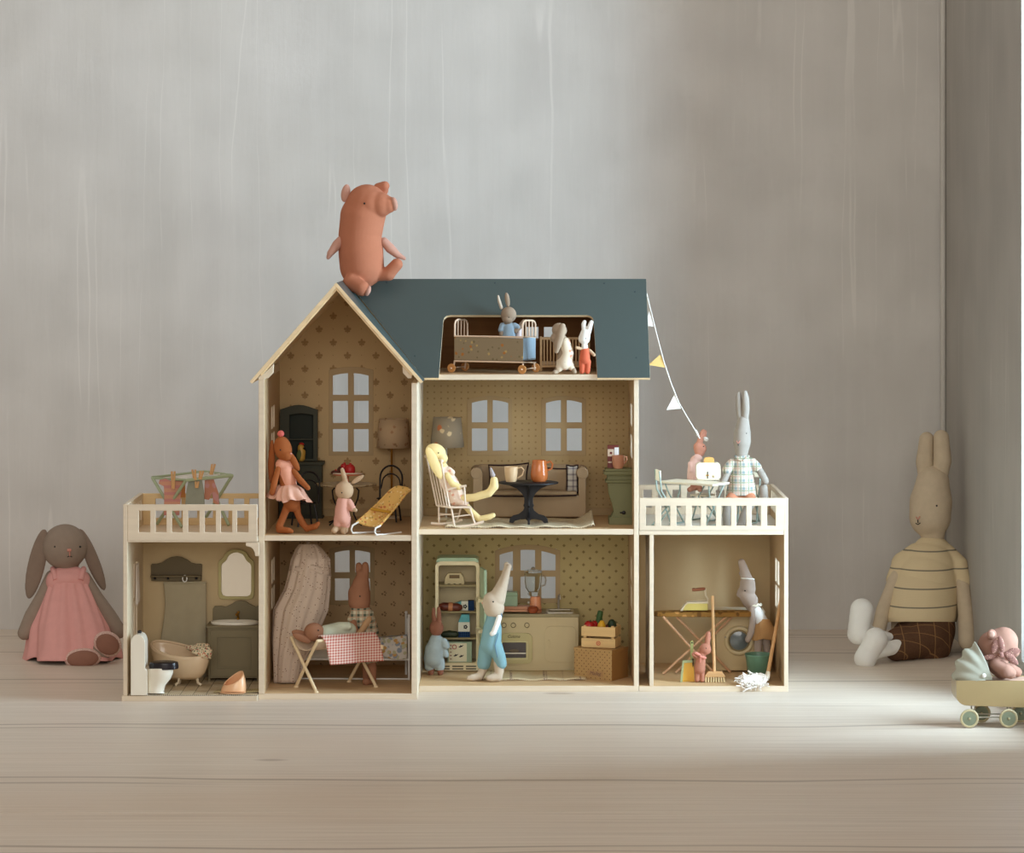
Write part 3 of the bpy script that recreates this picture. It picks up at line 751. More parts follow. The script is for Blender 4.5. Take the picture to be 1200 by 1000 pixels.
# ------------------------------------------------------------------ pram and bear, far right
r = Rig('toy_pram', 'mustard metal toy pram with pale mint hood and spoked green wheels', 'toy pram', 1163, 850, z=0.0)
must = paint('mustard_lacquer', c(164, 141, 100), 0.35)
must_in = paint('mauve_pram_lining', c(196, 160, 140), 0.6)
body = [(1117.5, 795)] + [(1118 + 12 - 12 * math.cos(rad(a)), 812 + 12 * math.sin(rad(a))) for a in range(0, 91, 15)] + [(1196 + 12 * math.sin(rad(a)), 816 + 12 * math.cos(rad(a)) * .85) for a in range(0, 91, 15)] + [(1208, 795)]
m = MB(); r.plate(m, body, [], -19, -17.5); r.plate(m, body, [], 17.5, 19)
rim = [r.P(x, y, 0) for x, y in body]
m.grid(lambda u, v: (lambda i, w: (rim[i] * (1 - w) + rim[min(i + 1, len(rim) - 1)] * w) + Vector((0, (-18 + 36 * v) * r.u, 0)))(min(int(u * (len(rim) - 1)), len(rim) - 1), u * (len(rim) - 1) - int(u * (len(rim) - 1))), len(rim) - 1, 2)
m.out('carriage', must, r.o)
m = MB(); r.box(m, 1120, 1206, 796, 799, -17.4, 17.4); m.out('lining', must_in, r.o)
hood = fabric('mint_muslin', c(180, 180, 164), var=0.05)
def hoodf(u, v):
    a = rad(-4 + 70 * v)             # sweep of the folds from rim to opening edge
    th = pi * u
    rr = 41 * (1 - 0.05 * math.cos(v * pi * 7)) 
    R0 = rr * (0.78 + 0.22 * math.sin(th))
    px = 1162 - R0 * math.cos(a) * (0.25 + 0.75 * math.sin(th) ** .5) - 4 * math.cos(a)
    py = 797 - 47 * math.sin(a) * (math.sin(th) ** .55) * (1 - .045 * math.cos(v * pi * 7))
    return r.P(px + (1 - math.sin(th)) * 6, py, -19 * math.cos(th))
m = MB(); m.grid(hoodf, 24, 42); m.out('hood', hood, r.o, solid=1.0 * r.u)
m = MB(); r.ball(m, 1153, 792, -20.5, 2.4, 1.4, 2.4); m.out('hood_button', white_fab, r.o)
rimc, discc = paint('cream_wheel_rim', c(192, 178, 140), 0.5), paint('sage_wheel_disc', c(132, 140, 116), 0.5)
for x, y, d in ((1136, 837, -20), (1182, 839, -20), (1150, 833, 16), (1196, 834, 16)):
    a = r.P(x, y, d); a.z = 11.2 * r.u
    Mx = Matrix.Translation(a) @ Matrix.Rotation(pi / 2, 4, 'X')
    m = MB(); R_ = 11 * r.u
    m.tube([Mx @ Vector((R_ * .86 * math.cos(q * pi / 14), R_ * .86 * math.sin(q * pi / 14), 0)) for q in range(28)], R_ * .14, 8, closed=True); w = m.out('wheel', rimc, r.o)
    m = MB(); m.lathe([(0, .0030), (R_ * .16, .0030), (R_ * .2, .0012), (R_ * .6, .0018), (R_ * .8, .0012), (R_ * .8, -.0012), (0, -.0030)], n=28, M=Mx); m.out('wheel_disc', discc, w)
    m = MB(); m.ball(a + Vector((0, -.0034, 0)), .0019); m.out('hub_cap', rimc, w)
m = MB(); z_ = 11.2 * r.u
for d in (-12, 10):
    m.tube([r.P(1136, 0, d) * 0 + Vector((r.P(1136, 800, d).x, d * r.u, z_)), Vector((r.P(1192, 800, d).x, d * r.u, z_))], .0012)
for x in (1138, 1184): m.tube([Vector((r.P(x, 800, 0).x, -17 * r.u, z_)), Vector((r.P(x, 800, 0).x, 14 * r.u, z_))], .0014)
for x in (1140, 1182):
    for d in (-12, 10): m.tube([Vector((r.P(x, 800, 0).x, d * r.u, z_)), Vector((r.P(x, 800, 0).x, d * r.u, r.P(0, 826, 0).z))], .0014)
m.out('undercarriage', steel_m, r.o)
pr = r
bear_m = fabric('dusty_rose_plush', c(152, 114, 98), scale=600)
r = Rig('teddy_bear', 'dusty rose teddy bear with floral neck bow lying in the toy pram', 'soft toy', 1168, 797, Y=pr.Y)
r.blob('body', bear_m, [[(1164, 758, 0, 18.5), (1176, 752, 0, 17)], [(1181, 765, 0, 10), (1188, 764, -2, 7)], [(1170, 780, 0, 12), (1174, 786, 0, 10)], [(1165, 778, -10, 7), (1178, 786, -14, 9), (1184, 789, -12, 7)], [(1184, 784, 4, 7), (1192, 788, 8, 6)]], vox=1.1)
r.blob('ear', bear_m, ells=[(1162, 743.5, -15.5, 6, 3, 6, 0, 12)], vox=.8)
m = MB(); r.ball(m, 1162, 743.5, -18, 3.8, 1.5, 3.8, n=12); m.out('ear_lining', fabric('pale_rose', c(184, 148, 132)), r.o)
bow = floral('floral_bow_cotton', c(140, 100, 90), [c(84, 54, 54), c(214, 178, 150)], 260, .6)
r.blob('bow', bow, ells=[(1173, 768, -20, 3.5, 3, 3.5), (1166, 757, -19, 4.5, 2, 10, 20), (1173, 755, -20, 4, 2, 10, -12), (1161, 770, -16, 11, 2, 3.4, -8), (1185, 772, -16, 11, 2, 4.5, 42), (1187, 764, -15, 9, 2, 4, -15)], vox=.7)
r.dots(eye_m, [(1180, 757, -15.5)], 1.2)
m = MB(); r.ball(m, 1194, 764, -2, 2.4); m.out('nose', fabric('brown_nose', c(96, 62, 52)), r.o)

# ------------------------------------------------------------------ washroom (left extension, ground floor)
TZ = 0.0113
porcelain = paint('white_porcelain', c(238, 230, 212), 0.12, 0.02, spec=0.6)
r = Rig('toilet', 'white porcelain toy toilet with black lid and button on washroom floor', 'toilet', 180, 813, z=TZ)
m = MB(); r.plate(m, rrect(155, 172, 742.5, 813, 4)[::1] if False else [(155, 813), (155, 752)] + [(163.2 - 8.2 * math.cos(rad(a)), 752 - 10 * math.sin(rad(a))) for a in (15, 35, 55, 75, 90, 105, 125, 145, 165)] + [(171.6, 752), (171.6, 782), (174, 784), (174, 813)], [], -13, 13)
m.out('cistern', porcelain, r.o, bevel=0.0016)
def bowl(u, v):
    th = 2 * pi * u
    prof = [(784, 1.0), (789, 1.0), (796, .90), (803, .72), (809, .66), (813, .68)]
    q = v * 5; i = min(int(q), 4); w = q - i
    y = prof[i][0] * (1 - w) + prof[i + 1][0] * w; k = prof[i][1] * (1 - w) + prof[i + 1][1] * w
    return r.P(171.5 + (31.5 * k) * (math.cos(th) * .5 + .5), y, 13.5 * k * math.sin(th) * (1 if math.cos(th) > 0 else 1))
m = MB(); m.grid(bowl, 28, 10, closed_u=True)
top_ = [v for v in m.bm.verts if v.index < 0 or True][0::11][:28]; m.bm.faces.new(top_); m.out('bowl', porcelain, r.o)
def lid(m, x0, x1, rd, y0, y1):
    cx, rx = (x0 + x1) / 2, (x1 - x0) / 2
    a, b = r.P(cx, y1, 0), r.P(cx, y0, 0); u = r.u
    m.lathe([(0, 0), (.98, 0), (1.0, (b.z - a.z) * .35), (.95, (b.z - a.z) * .9), (.8, b.z - a.z), (0, b.z - a.z)], M=Matrix.Translation(a) @ Matrix.Diagonal((rx * u, rd * u, 1, 1)), n=32)
m = MB(); lid(m, 174.5, 209.5, 13.5, 775.5, 783.6); m.out('lid', paint('black_toilet_lid', c(34, 28, 32), 0.25), r.o)
m = MB(); r.ball(m, 163.5, 741, 0, 2.6, 2.6, 2.4); m.out('flush_button', black_metal, r.o)

tub_m = paint('blush_enamel', c(232, 206, 172), 0.15, 0.02, spec=0.6)
r = Rig('bathtub', 'blush enamel slipper bathtub on white claw feet behind the toilet', 'bathtub', 208, 803, z=TZ)
def tubP(a, y, b):
    cs, sn = math.cos(rad(-42)), math.sin(rad(-42))
    return r.P(211 + (a * cs - b * sn) * 1.12, y, a * sn + b * cs + 4)
def tub(u, v):
    th = 2 * pi * u; cth, sth = math.cos(th), math.sin(th)
    rim_y = 769 - 17 * (0.5 - 0.5 * cth) ** 1.6 - 4.5 * sth
    k = [1.0, .97, .90, .80, .66, .42, 0.0][min(6, int(v * 6 + .001))]
    i = v * 6; lo = min(int(i), 5); w = i - lo
    K_ = [1.0, .97, .90, .80, .66, .42, 0.0]; Yv = [0, .22, .5, .75, .92, 1.0, 1.0]
    k = K_[lo] * (1 - w) + K_[lo + 1] * w; h = Yv[lo] * (1 - w) + Yv[lo + 1] * w
    y = rim_y + (795 - rim_y) * h
    return tubP(6 * (1 - k) + 36.5 * k * cth, y, 19 * k * sth)
m = MB(); m.grid(tub, 44, 18, closed_u=True); bmesh.ops.remove_doubles(m.bm, verts=m.bm.verts[:], dist=1e-5)
o = m.out('basin', tub_m, r.o, solid=1.6 * r.u); o.modifiers['solid'].offset = 1
m = MB(); m.tube([tubP(36.5 * math.cos(q * pi / 20), 769 - 17 * (0.5 - 0.5 * math.cos(q * pi / 20)) ** 1.6 - 4.5 * math.sin(q * pi / 20), 19 * math.sin(q * pi / 20)) for q in range(40)], 1.4 * r.u, 8, closed=True)
m.out('rim', tub_m, r.o)
for x, sx, d in ((212, -1, -9), (229, 1, -9), (214, -1, 8), (228, 1, 8)):
    m = MB(); r.tube(m, [(x, 790, d), (x + sx * 2.5, 796, d), (x + sx * 3, 800, d), (x + sx * 6.5, 803, d)], [2.6, 1.6, 1.3, 1.7], 8); m.out('leg', cream_metal, r.o)
wc = floral('floral_washcloth', c(226, 208, 176), [c(180, 92, 84), c(96, 112, 88), c(206, 146, 110)], 150, .8, .36)
r2 = Rig('washcloth', 'floral cotton washcloth draped over the low end of the bathtub', 'cloth', 235, 772, Y=r.Y)
r2.blob('cloth', wc, [[(219, 759, 2, 2.2), (226, 760, -4, 4.2), (234, 762, -12, 5.4), (243, 764, -22, 6)], [(228, 764, -16, 3.4), (238, 767, -22, 5.2), (245, 769, -20, 4)], [(232, 757, -8, 3.2), (242, 758, -14, 4)]], vox=.8, sm=3)
dark_olive = paint('dark_olive_wood', c(104, 90, 62), 0.6, 0.06)
r = Rig('wall_shelf', 'dark olive hook shelf with curved crest on the washroom wall', 'shelf', 206, 681, Y=0.1935)
cr = [(177, 681), (236, 681), (236.5, 663)] + [(235.5, 661.5), (230, 661.5), (224, 660), (218, 656), (213, 653.6), (206.5, 652.6), (200, 653.6), (195, 656), (189, 660), (183, 661.5), (177.5, 661.5), (176.5, 663)]
m = MB(); r.plate(m, cr[::-1], [], 2.0, 4.8); m.out('back_board', dark_olive, r.o)
m = MB(); r.box(m, 177, 236, 674, 676, -6, 2); m.out('ledge', dark_olive, r.o, bevel=0.0004)
m = MB(); r.box(m, 177.5, 235.5, 676.2, 681, -1, 2); m.out('hook_rail', dark_olive, r.o, bevel=0.0004)
for x in (181.5, 197, 230):
    m = MB(); r.ball(m, x, 678, -2.5, 1.6); m.out('hook_knob', black_metal, r.o)
towel_m = fabric('sage_grey_towel', c(176, 164, 136), var=0.06)
r2 = Rig('bath_towel', 'long sage grey bath towel hanging from the hook shelf behind bathtub', 'towel', 217, 792, Y=0.1925)
m = MB()
m.grid(lambda u, v: r2.P(191.5 + 50 * u + (2.4 * math.sin(v * 7) - 1.5 * v) * (1 - u) ** 2, 683 + 112 * v, -1.5 - 2.0 * math.sin(u * 9 + v * 1.5) * (.4 + .6 * v) - 1.5 * math.sin(u * 3.2) * v), 40, 30)
m.out('cloth', towel_m, r2.o, solid=.7 * r2.u)
m = MB(); r2.tube(m, [(191.5, 683.2, -2), (242, 682.6, -2)], 1.2, 8); m.out('hem_rod', towel_m, r2.o)
m = MB(); r2.tube(m, [(216.5 + 2.6 * math.cos(q * pi / 6), 678.4 + 3.8 * math.sin(q * pi / 6), -4.2) for q in range(12)], .7, 6, closed=True); m.out('hanging_loop', white_fab, r2.o)
r = Rig('wall_mirror', 'arched olive framed mirror on the washroom wall above the washstand', 'mirror', 277, 702.5, Y=0.1995)
def mir(x0, x1, y0, y1, sh):
    cx = (x0 + x1) / 2; w = (x1 - x0) / 2
    L = [(x1 - 5, y1), (x1 - 1.4, y1 - 1.6), (x1, y1 - 6), (x1, y0 + 16), (x1 - 1.2, y0 + 13), (x1 - 4, y0 + 11), (x1 - 6, y0 + 9)]
    L += [(cx + (w - 7) * math.cos(rad(a)), y0 + 8 - 8 * math.sin(rad(a))) for a in (15, 35, 55, 75)]
    return L + [(cx, y0)] + [(2 * cx - x, y) for x, y in L[::-1]]
olive_fr = paint('olive_cream_frame', c(190, 178, 122), 0.5)
m = MB(); r.plate(m, mir(256, 298, 644, 702.5, 0), [mir(259.5, 294.5, 647.5, 699, 0)], -2.2, 1.5); m.out('frame', olive_fr, r.o, bevel=0.0006)
m = MB(); r.plate(m, mir(258.8, 295.2, 646.8, 699.7, 0), [], -0.2, 1.0); m.out('mirror_glass', paint('mirror_silvering', c(214, 204, 186), 0.28, 0.02, 1.0), r.o)
ws = paint('dark_olive_cabinet', c(126, 114, 84), 0.55, 0.05)
r = Rig('washstand', 'dark olive washstand cabinet with crested back and basin in washroom', 'cabinet', 274, 799, z=TZ)
dd = (0.197 - r.Y) / r.u
m = MB(); r.box(m, 244, 303.4, 736, 795, 0, dd); r.box(m, 244, 246.5, 795, 799, 0, 3); r.box(m, 300.9, 303.4, 795, 799, 0, 3); r.box(m, 244, 246.5, 795, 799, dd - 3, dd); r.box(m, 300.9, 303.4, 795, 799, dd - 3, dd); m.out('body', ws, r.o, bevel=0.0006)
m = MB(); r.plate(m, rect(246.5, 302, 738.5, 793), [rect(255, 294.5, 747, 784)], -1.2, 0); m.out('door', ws, r.o, bevel=0.0005)
m = MB(); r.plate(m, rect(255.6, 293.9, 747.6, 783.4), [rect(257.4, 292.1, 749.4, 781.6)], -.5, .1); m.out('door_moulding', ws, r.o)
m = MB(); r.box(m, 241.8, 303.6, 733.2, 736, -2, dd); m.out('counter', ws, r.o, bevel=0.0006)
cr = [(246, 732), (303, 732), (303, 715), (300, 714.4), (297, 715.5), (293, 714), (289, 712), (285, 709.4), (279, 708.2), (273, 709.4), (269, 712), (265, 714), (261, 715.5), (256, 714.6), (248, 715), (246, 718)]
m = MB(); r.plate(m, cr[::-1], [], dd - 3, dd); m.out('splash_back', ws, r.o, bevel=0.0006)
m = MB(); a = r.P(275, 733.4, dd * .42)
m.lathe([(0, .0004), (.80, .0006), (.9, .0022), (1, .0026), (1.02, .0018), (.96, 0), (0, 0)], M=Matrix.Translation(a) @ Matrix.Diagonal((27.5 * r.u, dd * .40 * r.u, 3.4, 1)), n=32); m.out('basin', porcelain, r.o)
m = MB(); r.tube(m, [(279, 731, dd - 6), (279, 722, dd - 6), (278.6, 719.6, dd - 8), (277, 720, dd - 11), (276.6, 722, dd - 12)], [1.5, 1.2, 1.2, 1.1, 1.0]); r.ball(m, 279.4, 717.6, dd - 6, 1.9, 1.9, 1.2); r.ball(m, 279, 725.5, dd - 6, 1.9, 1.9, 1.3); m.out('tap', gold_m, r.o)
mat_m = checks('woven_bath_mat', c(196, 182, 140), c(168, 150, 108), 0.004, .4, 'xy')
r = Rig('bath_mat', 'small woven beige mat under the peach potty', 'mat', 276, 813, z=TZ)
m = MB(); m.grid(lambda u, v: Vector(((-26 + 53 * u + 6 * v) * r.u, (2 + 26 * v) * r.u, .0016 + .0008 * math.sin(9 * u + 5 * v) + .0012 * max(0, u - .85) / .15 * (1 - v))), 22, 10); m.out('weave', mat_m, r.o, solid=.0012)
pot = paint('peach_plastic', c(240, 188, 142), 0.25, 0.02, spec=0.5)
r = Rig('potty', 'peach plastic toy potty with high back on the bath mat', 'potty', 273, 811.5, z=TZ + .0032)
m = MB()
def potf(u, v):
    th = 2 * pi * u; cth = math.cos(th)
    top = 803.5 - 17 * (0.5 + 0.5 * math.cos(th - rad(38))) ** 1.1
    R_ = 14.2 * (1 + .04 * (1 - v)) * (1 - .10 * v ** 2 - .22 * v ** 3 * (0.5 + 0.5 * math.cos(th - rad(38))))
    return r.P(273.5 + R_ * cth * .98 + 1.5 * v, 811.5 + (top - 811.5) * v, 12 * (R_ / 14) * math.sin(th) + 10)
m.grid(potf, 40, 10, closed_u=True); m.out('bowl', pot, r.o, solid=1.2 * r.u)
m = MB(); a = r.P(273.5, 808, 10); m.lathe([(0, 0), (12 * r.u, 0), (12.2 * r.u, .002), (0, .002)], (a.x, a.y, a.z), 28); m.out('inner_floor', pot, r.o)
m = MB(); a = r.P(273.5, 811.5, 10); m.lathe([(0, 0), (15.5 * r.u, 0), (17 * r.u, .0010), (15 * r.u, .0018), (0, .0018)], (a.x, a.y, a.z), 32); m.out('foot_rim', pot, r.o)
lace = fabric('white_lace_cotton', c(226, 212, 196), var=0.05)
r = Rig('hand_towel', 'small white lace hand towel hanging on the left washroom wall', 'towel', 167, 704, Y=0.10)
m = MB(); Xw = LX0 + .008 - r.x0
m.grid(lambda u, v: Vector((Xw + .0028 + .0025 * math.sin(u * 11) * (.3 + v) + .0016, (-14 + 34 * (u - .5) * (1 - .35 * (1 - v)) + 8) * r.u, r.P(0, 660 + 45 * v + 2 * math.sin(u * 14) * v, 0).z)), 26, 16); m.out('cloth', lace, r.o, solid=.0010)
m = MB(); m.ball((Xw + .002, -6 * r.u + .004, r.P(0, 659, 0).z), .0024); m.out('hook', cream_metal, r.o)

# ------------------------------------------------------------------ left terrace: drying rack with washing
sage = paint('sage_lacquered_tube', c(168, 180, 146), 0.4)
r = Rig('drying_rack', 'sage green folding drying rack on the left terrace', 'drying rack', 220, 620, z=DZ)
A, B, C_, D_ = (178.5, 560, 40), (239, 553, 68), (272, 557.5, 22), (218, 563, -2)
rt_ = 1.9
m = MB(); r.tube(m, [A, B, C_, D_], rt_, 8, closed=True); m.out('top_frame', sage, r.o)
fa, fb, fc, fd = (213, 621.5, 2), (268, 618.5, 24), (238, 616, 62), (184, 621, 38)
for p0, p1 in ((A, fa), (D_, fd), (C_, fc), (B, fb)):
    m = MB(); q = r.P(*p1); q.z = rt_ * r.u; m.tube([r.P(*p0), (r.P(*p0) + q) / 2, q], rt_ * r.u, 8); m.out('leg', sage, r.o)
for k in range(1, 5):
    w = k / 5
    f = lambda a, b: tuple(a[i] * (1 - w) + b[i] * w for i in range(3))
    m = MB(); r.tube(m, [f(A, D_), f(B, C_)], .6, 6); m.out('line', white_metal, r.o)
rk = r
def washing(name, label, px, py, d, mat, outline, cat='doll clothes'):
    q = Rig(name, label, cat, px, py, Y=rk.Y + d * rk.u, solo=True)
    m = MB(); q.plate(m, outline, [], -.8, .8)
    q.solo(m, mat, bevel=.0004)
    return q
stripe_w = Mat('coral_striped_knit', .95, spec=.1); stripe_w = stripe_w.color(stripe_w.mix((stripe_w.z / .013).fract().lt(.45), c(206, 152, 126), c(198, 136, 128)))
washing('striped_sweater', 'coral and pink striped doll sweater pegged on the drying rack', 201, 604, 14, stripe_w,
        [(192, 604), (210, 604), (212, 580), (214, 565), (211, 561), (205, 563.5), (199, 563.5), (194, 561), (187, 562.5), (186, 567), (192, 570), (192.5, 580)][::-1])
washing('grey_skirt', 'grey green doll skirt pegged in the middle of the drying rack', 229, 594, 6, fabric('grey_green_cotton', c(150, 152, 136)),
        [(217, 594), (240, 594), (239, 575), (236.5, 562), (221, 562.5), (218.5, 575)][::-1])
washing('checked_romper', 'rose and rust doll romper pegged on right of the drying rack', 248, 592, 20, floral('rose_rust_cotton', c(196, 136, 112), [c(198, 146, 142)], 60, .7, .5),
        [(239.5, 585), (245, 586), (248.5, 578), (250.5, 590), (257, 592), (256, 578), (250.5, 562), (240, 563)][::-1])
washing('small_cloth', 'small orange doll cloth behind the striped sweater on rack', 214, 583, 30, fabric('orange_cotton', c(206, 140, 84)), [(209, 583), (217, 583), (217, 562), (209, 562)][::-1])
for i, (px, y0, y1, lean, d, lab) in enumerate(((203, 552.5, 573, 0, 12, 'wooden clothes peg upright on the striped doll sweater'), (247.3, 544, 556.5, 3, 20, 'tallest wooden clothes peg leaning above the rose romper'),
        (228.5, 550.5, 563, -1.5, 4, 'wooden clothes peg above the grey doll skirt'), (230.5, 564.5, 572, .5, 3.5, 'wooden clothes peg clipped low on grey doll skirt'), (234.5, 552, 562, 2, 6, 'slanting wooden clothes peg right of the grey skirt centre'))):
    q = Rig('clothes_peg', lab, 'peg', px, y1, Y=rk.Y + (d - 2) * rk.u, group='wooden pegs on the drying rack')
    for s_ in (-1, 1):
        m = MB(); m.tube([q.P(px + s_ * .9, y1, 0), q.P(px + s_ * 1.2 + lean * .5, (y0 + y1) / 2, 0), q.P(px + s_ * 1.7 + lean, y0, 0)], 1.35 * q.u, 6); m.out('jaw', beech, q.o)
    m = MB(); q.tube(m, [(px - 2 + lean * .4, y1 * .55 + y0 * .45, 0), (px + 2 + lean * .4, y1 * .55 + y0 * .45, 0)], .9, 8); m.out('spring', steel_m, q.o)

# ------------------------------------------------------------------ bedroom (gable, ground floor)
BZ = FZ + .0006
canopy_m = speckle('speckled_muslin', c(212, 192, 174), c(122, 82, 64), 230, .5, .22)
r = Rig('bed_canopy', 'tall speckled muslin bed canopy draped from the bedroom ceiling', 'canopy', 338, 800, z=BZ)
secs = [(361, 638, 8, 10, 9), (362, 644, 8, 15, 12), (364, 656, 6, 21, 17), (363, 666, 5, 22, 18), (360, 690, 4, 25, 19), (352, 715, 2, 30, 20), (345, 745, 0, 25, 19), (338, 775, 0, 17.5, 15), (336, 800.6, 0, 14.5, 13)]
m = MB()
def canf(u, v):
    q = v * 8; i = min(int(q), 7); w = q - i; w = w * w * (3 - 2 * w) if False else w
    a = [secs[i][k] * (1 - w) + secs[i + 1][k] * w for k in range(5)]
    th = 2 * pi * u
    g = 1 + .075 * min(1, v * 4) * math.sin(7 * th + 2.2 * v + math.sin(2 * th)) + .04 * math.sin(15 * th + 5 * v)
    return r.P(a[0] + a[3] * g * math.cos(th), a[1], a[2] + a[4] * g * math.sin(th))
m.grid(canf, 90, 56, closed_u=True); m.out('drape', canopy_m, r.o, solid=.6 * r.u, sub=0)
m = MB()
def hoodring(u, v):
    th = 2 * pi * u
    return r.P(363.5 + (22.5 + 1.6 * v) * math.cos(th) * (1 + .03 * math.sin(9 * th)), 663 + 5.5 * v + 1.2 * math.sin(5 * th) + 7 * max(0, math.cos(th)) * v, 5.5 + (18 + 1.6 * v) * math.sin(th))
m.grid(hoodring, 60, 3, closed_u=True); m.out('valance', canopy_m, r.o, solid=.8 * r.u)
m = MB(); r.tube(m, [(361, 639, 8), (361, 635.4, 8)], 2); m.out('hanging_knob', canopy_m, r.o)
# iron bed
r = Rig('iron_bed', 'white iron doll bed with floral quilt at the back of the bedroom', 'bed', 479.5, 797, z=BZ)
q0, q1, q2, q3 = 352, 479, 0, 42
for x, y0, d in ((479.3, 722, 0), (476, 718, 40), (352, 735, 0), (354, 732, 40)):
    m = MB(); p = r.P(x, 797, d); p.z = 0.0; m.tube([r.P(x, y0, d), (p.x, p.y, 0.0)], 1.4 * r.u, 8); m.ball(r.P(x, y0, d), 1.9 * r.u); m.out('leg', white_metal, r.o)
for d in (0, 40):
    m = MB(); r.tube(m, [(352, 772.5, d), (479, 773, d)], 1.5); m.out('side_rail', white_metal, r.o)
for x, y in ((479.2, 726), (352, 739)):
    m = MB(); r.tube(m, [(x, y + 3, 0), (x, y - 3, 10), (x - 1, y - 5, 20), (x - 1.5, y - 4, 30), (x - 2, y, 40)], 1.3); m.out('end_rail', white_metal, r.o)
    for d in (8, 16, 24, 32):
        m = MB(); r.tube(m, [(x - d * .06, y - 2, d), (x - d * .06, 772, d)], .8, 6); m.out('end_bar', white_metal, r.o)
m = MB(); r.tube(m, [(352, 795.5, 0), (479, 796, 0)], .9); m.out('floor_bar', white_metal, r.o)
quilt = floral('floral_quilt', c(216, 208, 196), [c(150, 158, 168), c(206, 160, 96), c(190, 186, 150)], 75, .7, .45)
m = MB(); r.box(m, 353, 476.5, 752, 772, 1, 39); m.out('mattress', fabric('pale_ticking', c(214, 206, 192)), r.o, bevel=.003)
m = MB()
m.grid(lambda u, v: r.P(392 + 85 * u, 745.5 + (1.2 * math.sin(u * 8 + v * 5)) + (26 - 1.5 * math.sin(u * 13)) * max(0, (.42 - v) / .42) ** .7 * 1.0 if v < .42 else 745.5 + 1.2 * math.sin(u * 8 + v * 5) + 2.0 * math.sin(u * 3.1), -2.2 + 44 * max(0, v - .30) / .70), 40, 26)
m.out('quilt', quilt, r.o, solid=1.6 * r.u)
# folding cot (X frame) with sling
cotm = paint('cream_tube', c(230, 206, 166), 0.4)
r = Rig('folding_cot', 'cream tube folding changing cot with crossed legs in the bedroom', 'changing cot', 390, 807, z=BZ)
def W(px, py, Y): return Vector((PX(px, Y), Y, PZ(py, Y))) - r.loc
ty = [0.010, 0.072, 0.072, 0.134]
FA, FB, FC, FD = W(370.5, 813, .010), W(347, 806.5, .072), W(440.5, 806.5, .072), W(409, 800.5, .134)
for q in (FA, FB, FC, FD): q.z = .0022
RF0, RF1, RB0, RB1 = W(372, 751.5, .012), W(437, 746.5, .070), W(341.5, 747.5, .072), W(409, 744, .132)
for a, b in ((FA, RB0), (FB, RF0), (FC, RB1), (FD, RF1)):
    m = MB(); mid = (a + b) / 2; m.tube([a, mid, b], .0032, 10); m.lathe([(0, -.002), (.005, -.002), (.004, .0008), (0, .0012)], tuple(a), 12); m.out('leg', cotm, r.o)
for a, b in ((RF0, RF1), (RB0, RB1)):
    m = MB(); m.tube([a, b], .0032, 10); m.ball(a, .0032); m.ball(b, .0032); m.out('rail', cotm, r.o)
m = MB()
m.grid(lambda u, v: (RF0 * (1 - u) + RF1 * u) * (1 - v) + (RB0 * (1 - u) + RB1 * u) * v + Vector((0, 0, -.021 * math.sin(pi * v) ** .8)), 16, 14)
m.out('sling', fabric('pale_canvas_sling', c(216, 192, 166)), r.o, solid=.0012)
gm = checks('red_gingham', c(232, 210, 196), c(188, 96, 82), .0050, .5, 'xz', .5)
r2 = Rig('gingham_blanket', 'red and white gingham blanket hung over the front rail of the changing cot', 'blanket', 412, 775, Y=.03)
e0, e1 = W(378, 750.5, .016) + r.loc - r2.loc, W(441, 746, .070) + r.loc - r2.loc
dz = Vector((0, 0, -1)); fw = Vector((.47, -.53, 0)).normalized()
def gf(u, v):
    top = e0 * (1 - u) + e1 * u + Vector((0, 0, .0042))
    if v < .28:
        w = (.28 - v) / .28
        return top - fw * (.016 * w) + Vector((0, 0, .0035 * math.sin(pi * w)))
    w = (v - .28) / .72
    return top + fw * (.0062 * min(1, w * 6) + .003 * math.sin(u * 7) * w) + dz * (.050 * w) + Vector((.010 * w, 0, 0))
m = MB(); m.grid(gf, 30, 24); m.out('cloth', gm, r2.o, solid=.0012)
m = MB(); a = gf(1.0, .62); m.box(a.x - .004, a.x + .004, a.y - .001, a.y + .0008, a.z - .004, a.z + .004); m.out('care_label', fabric('cream_label', c(226, 200, 160)), r2.o)
brown_fab = fabric('cocoa_brown_linen', c(158, 112, 86))
r3 = Rig('stuffed_rabbit', 'cocoa brown baby rabbit in mint shirt lying on the changing cot', 'soft toy', 385, 750, Y=.075)
r3.blob('body', brown_fab, [[(375, 745, -8, 8), (395, 745, 2, 8), (410, 744, 12, 6)], [(410, 746, 12, 4), (428, 744, 16, 4)]], [(368, 741, -12, 12, 10, 11)], vox=.9)
r3.blob('ear', brown_fab, ells=[(353, 744, -12, 12, 3, 5, 18)])
r3.blob('ear', brown_fab, ells=[(354, 748, -17, 12, 3, 4.5, 22)])
mint = fabric('mint_cotton', c(206, 212, 190))
r3.blob('shirt', mint, [[(383, 743, -6, 10.5), (398, 740, 2, 11), (409, 739, 6, 9)], [(398, 735, -4, 6), (408, 734, -4, 5)]])
r3.dots(eye_m, [(373, 739, -21.5)], .9)
r4 = Rig('stuffed_rabbit', 'tall cocoa rabbit in plaid dress bending over the changing cot', 'soft toy', 434, 802, z=BZ)
r4.blob('body', brown_fab, [[(421, 705, 0, 13), (421, 696, 0, 13.2), (423, 684, 0, 9.8), (425, 674, 0, 7)], [(424, 676, 2, 4.2), (420.5, 668, 3, 4.2), (420.5, 663, 3, 3.8)], [(427, 676, -1, 4.4), (428.5, 668, -1, 4.4), (428, 662.5, -1, 4)],
       [(424, 715, 2, 10), (427, 750, 8, 10)], [(434, 760, 6, 6), (436, 785, 2, 5.5), (436, 798, 0, 5.2), (429, 799, -6, 4.6)], [(428, 762, 12, 5.5), (430, 795, 10, 5)]], vox=.9)
plaid = checks('green_cream_plaid', c(206, 196, 168), c(84, 92, 78), .012, .38, 'xz', .5, [(c(180, 128, 96), .012, .2, .12)])
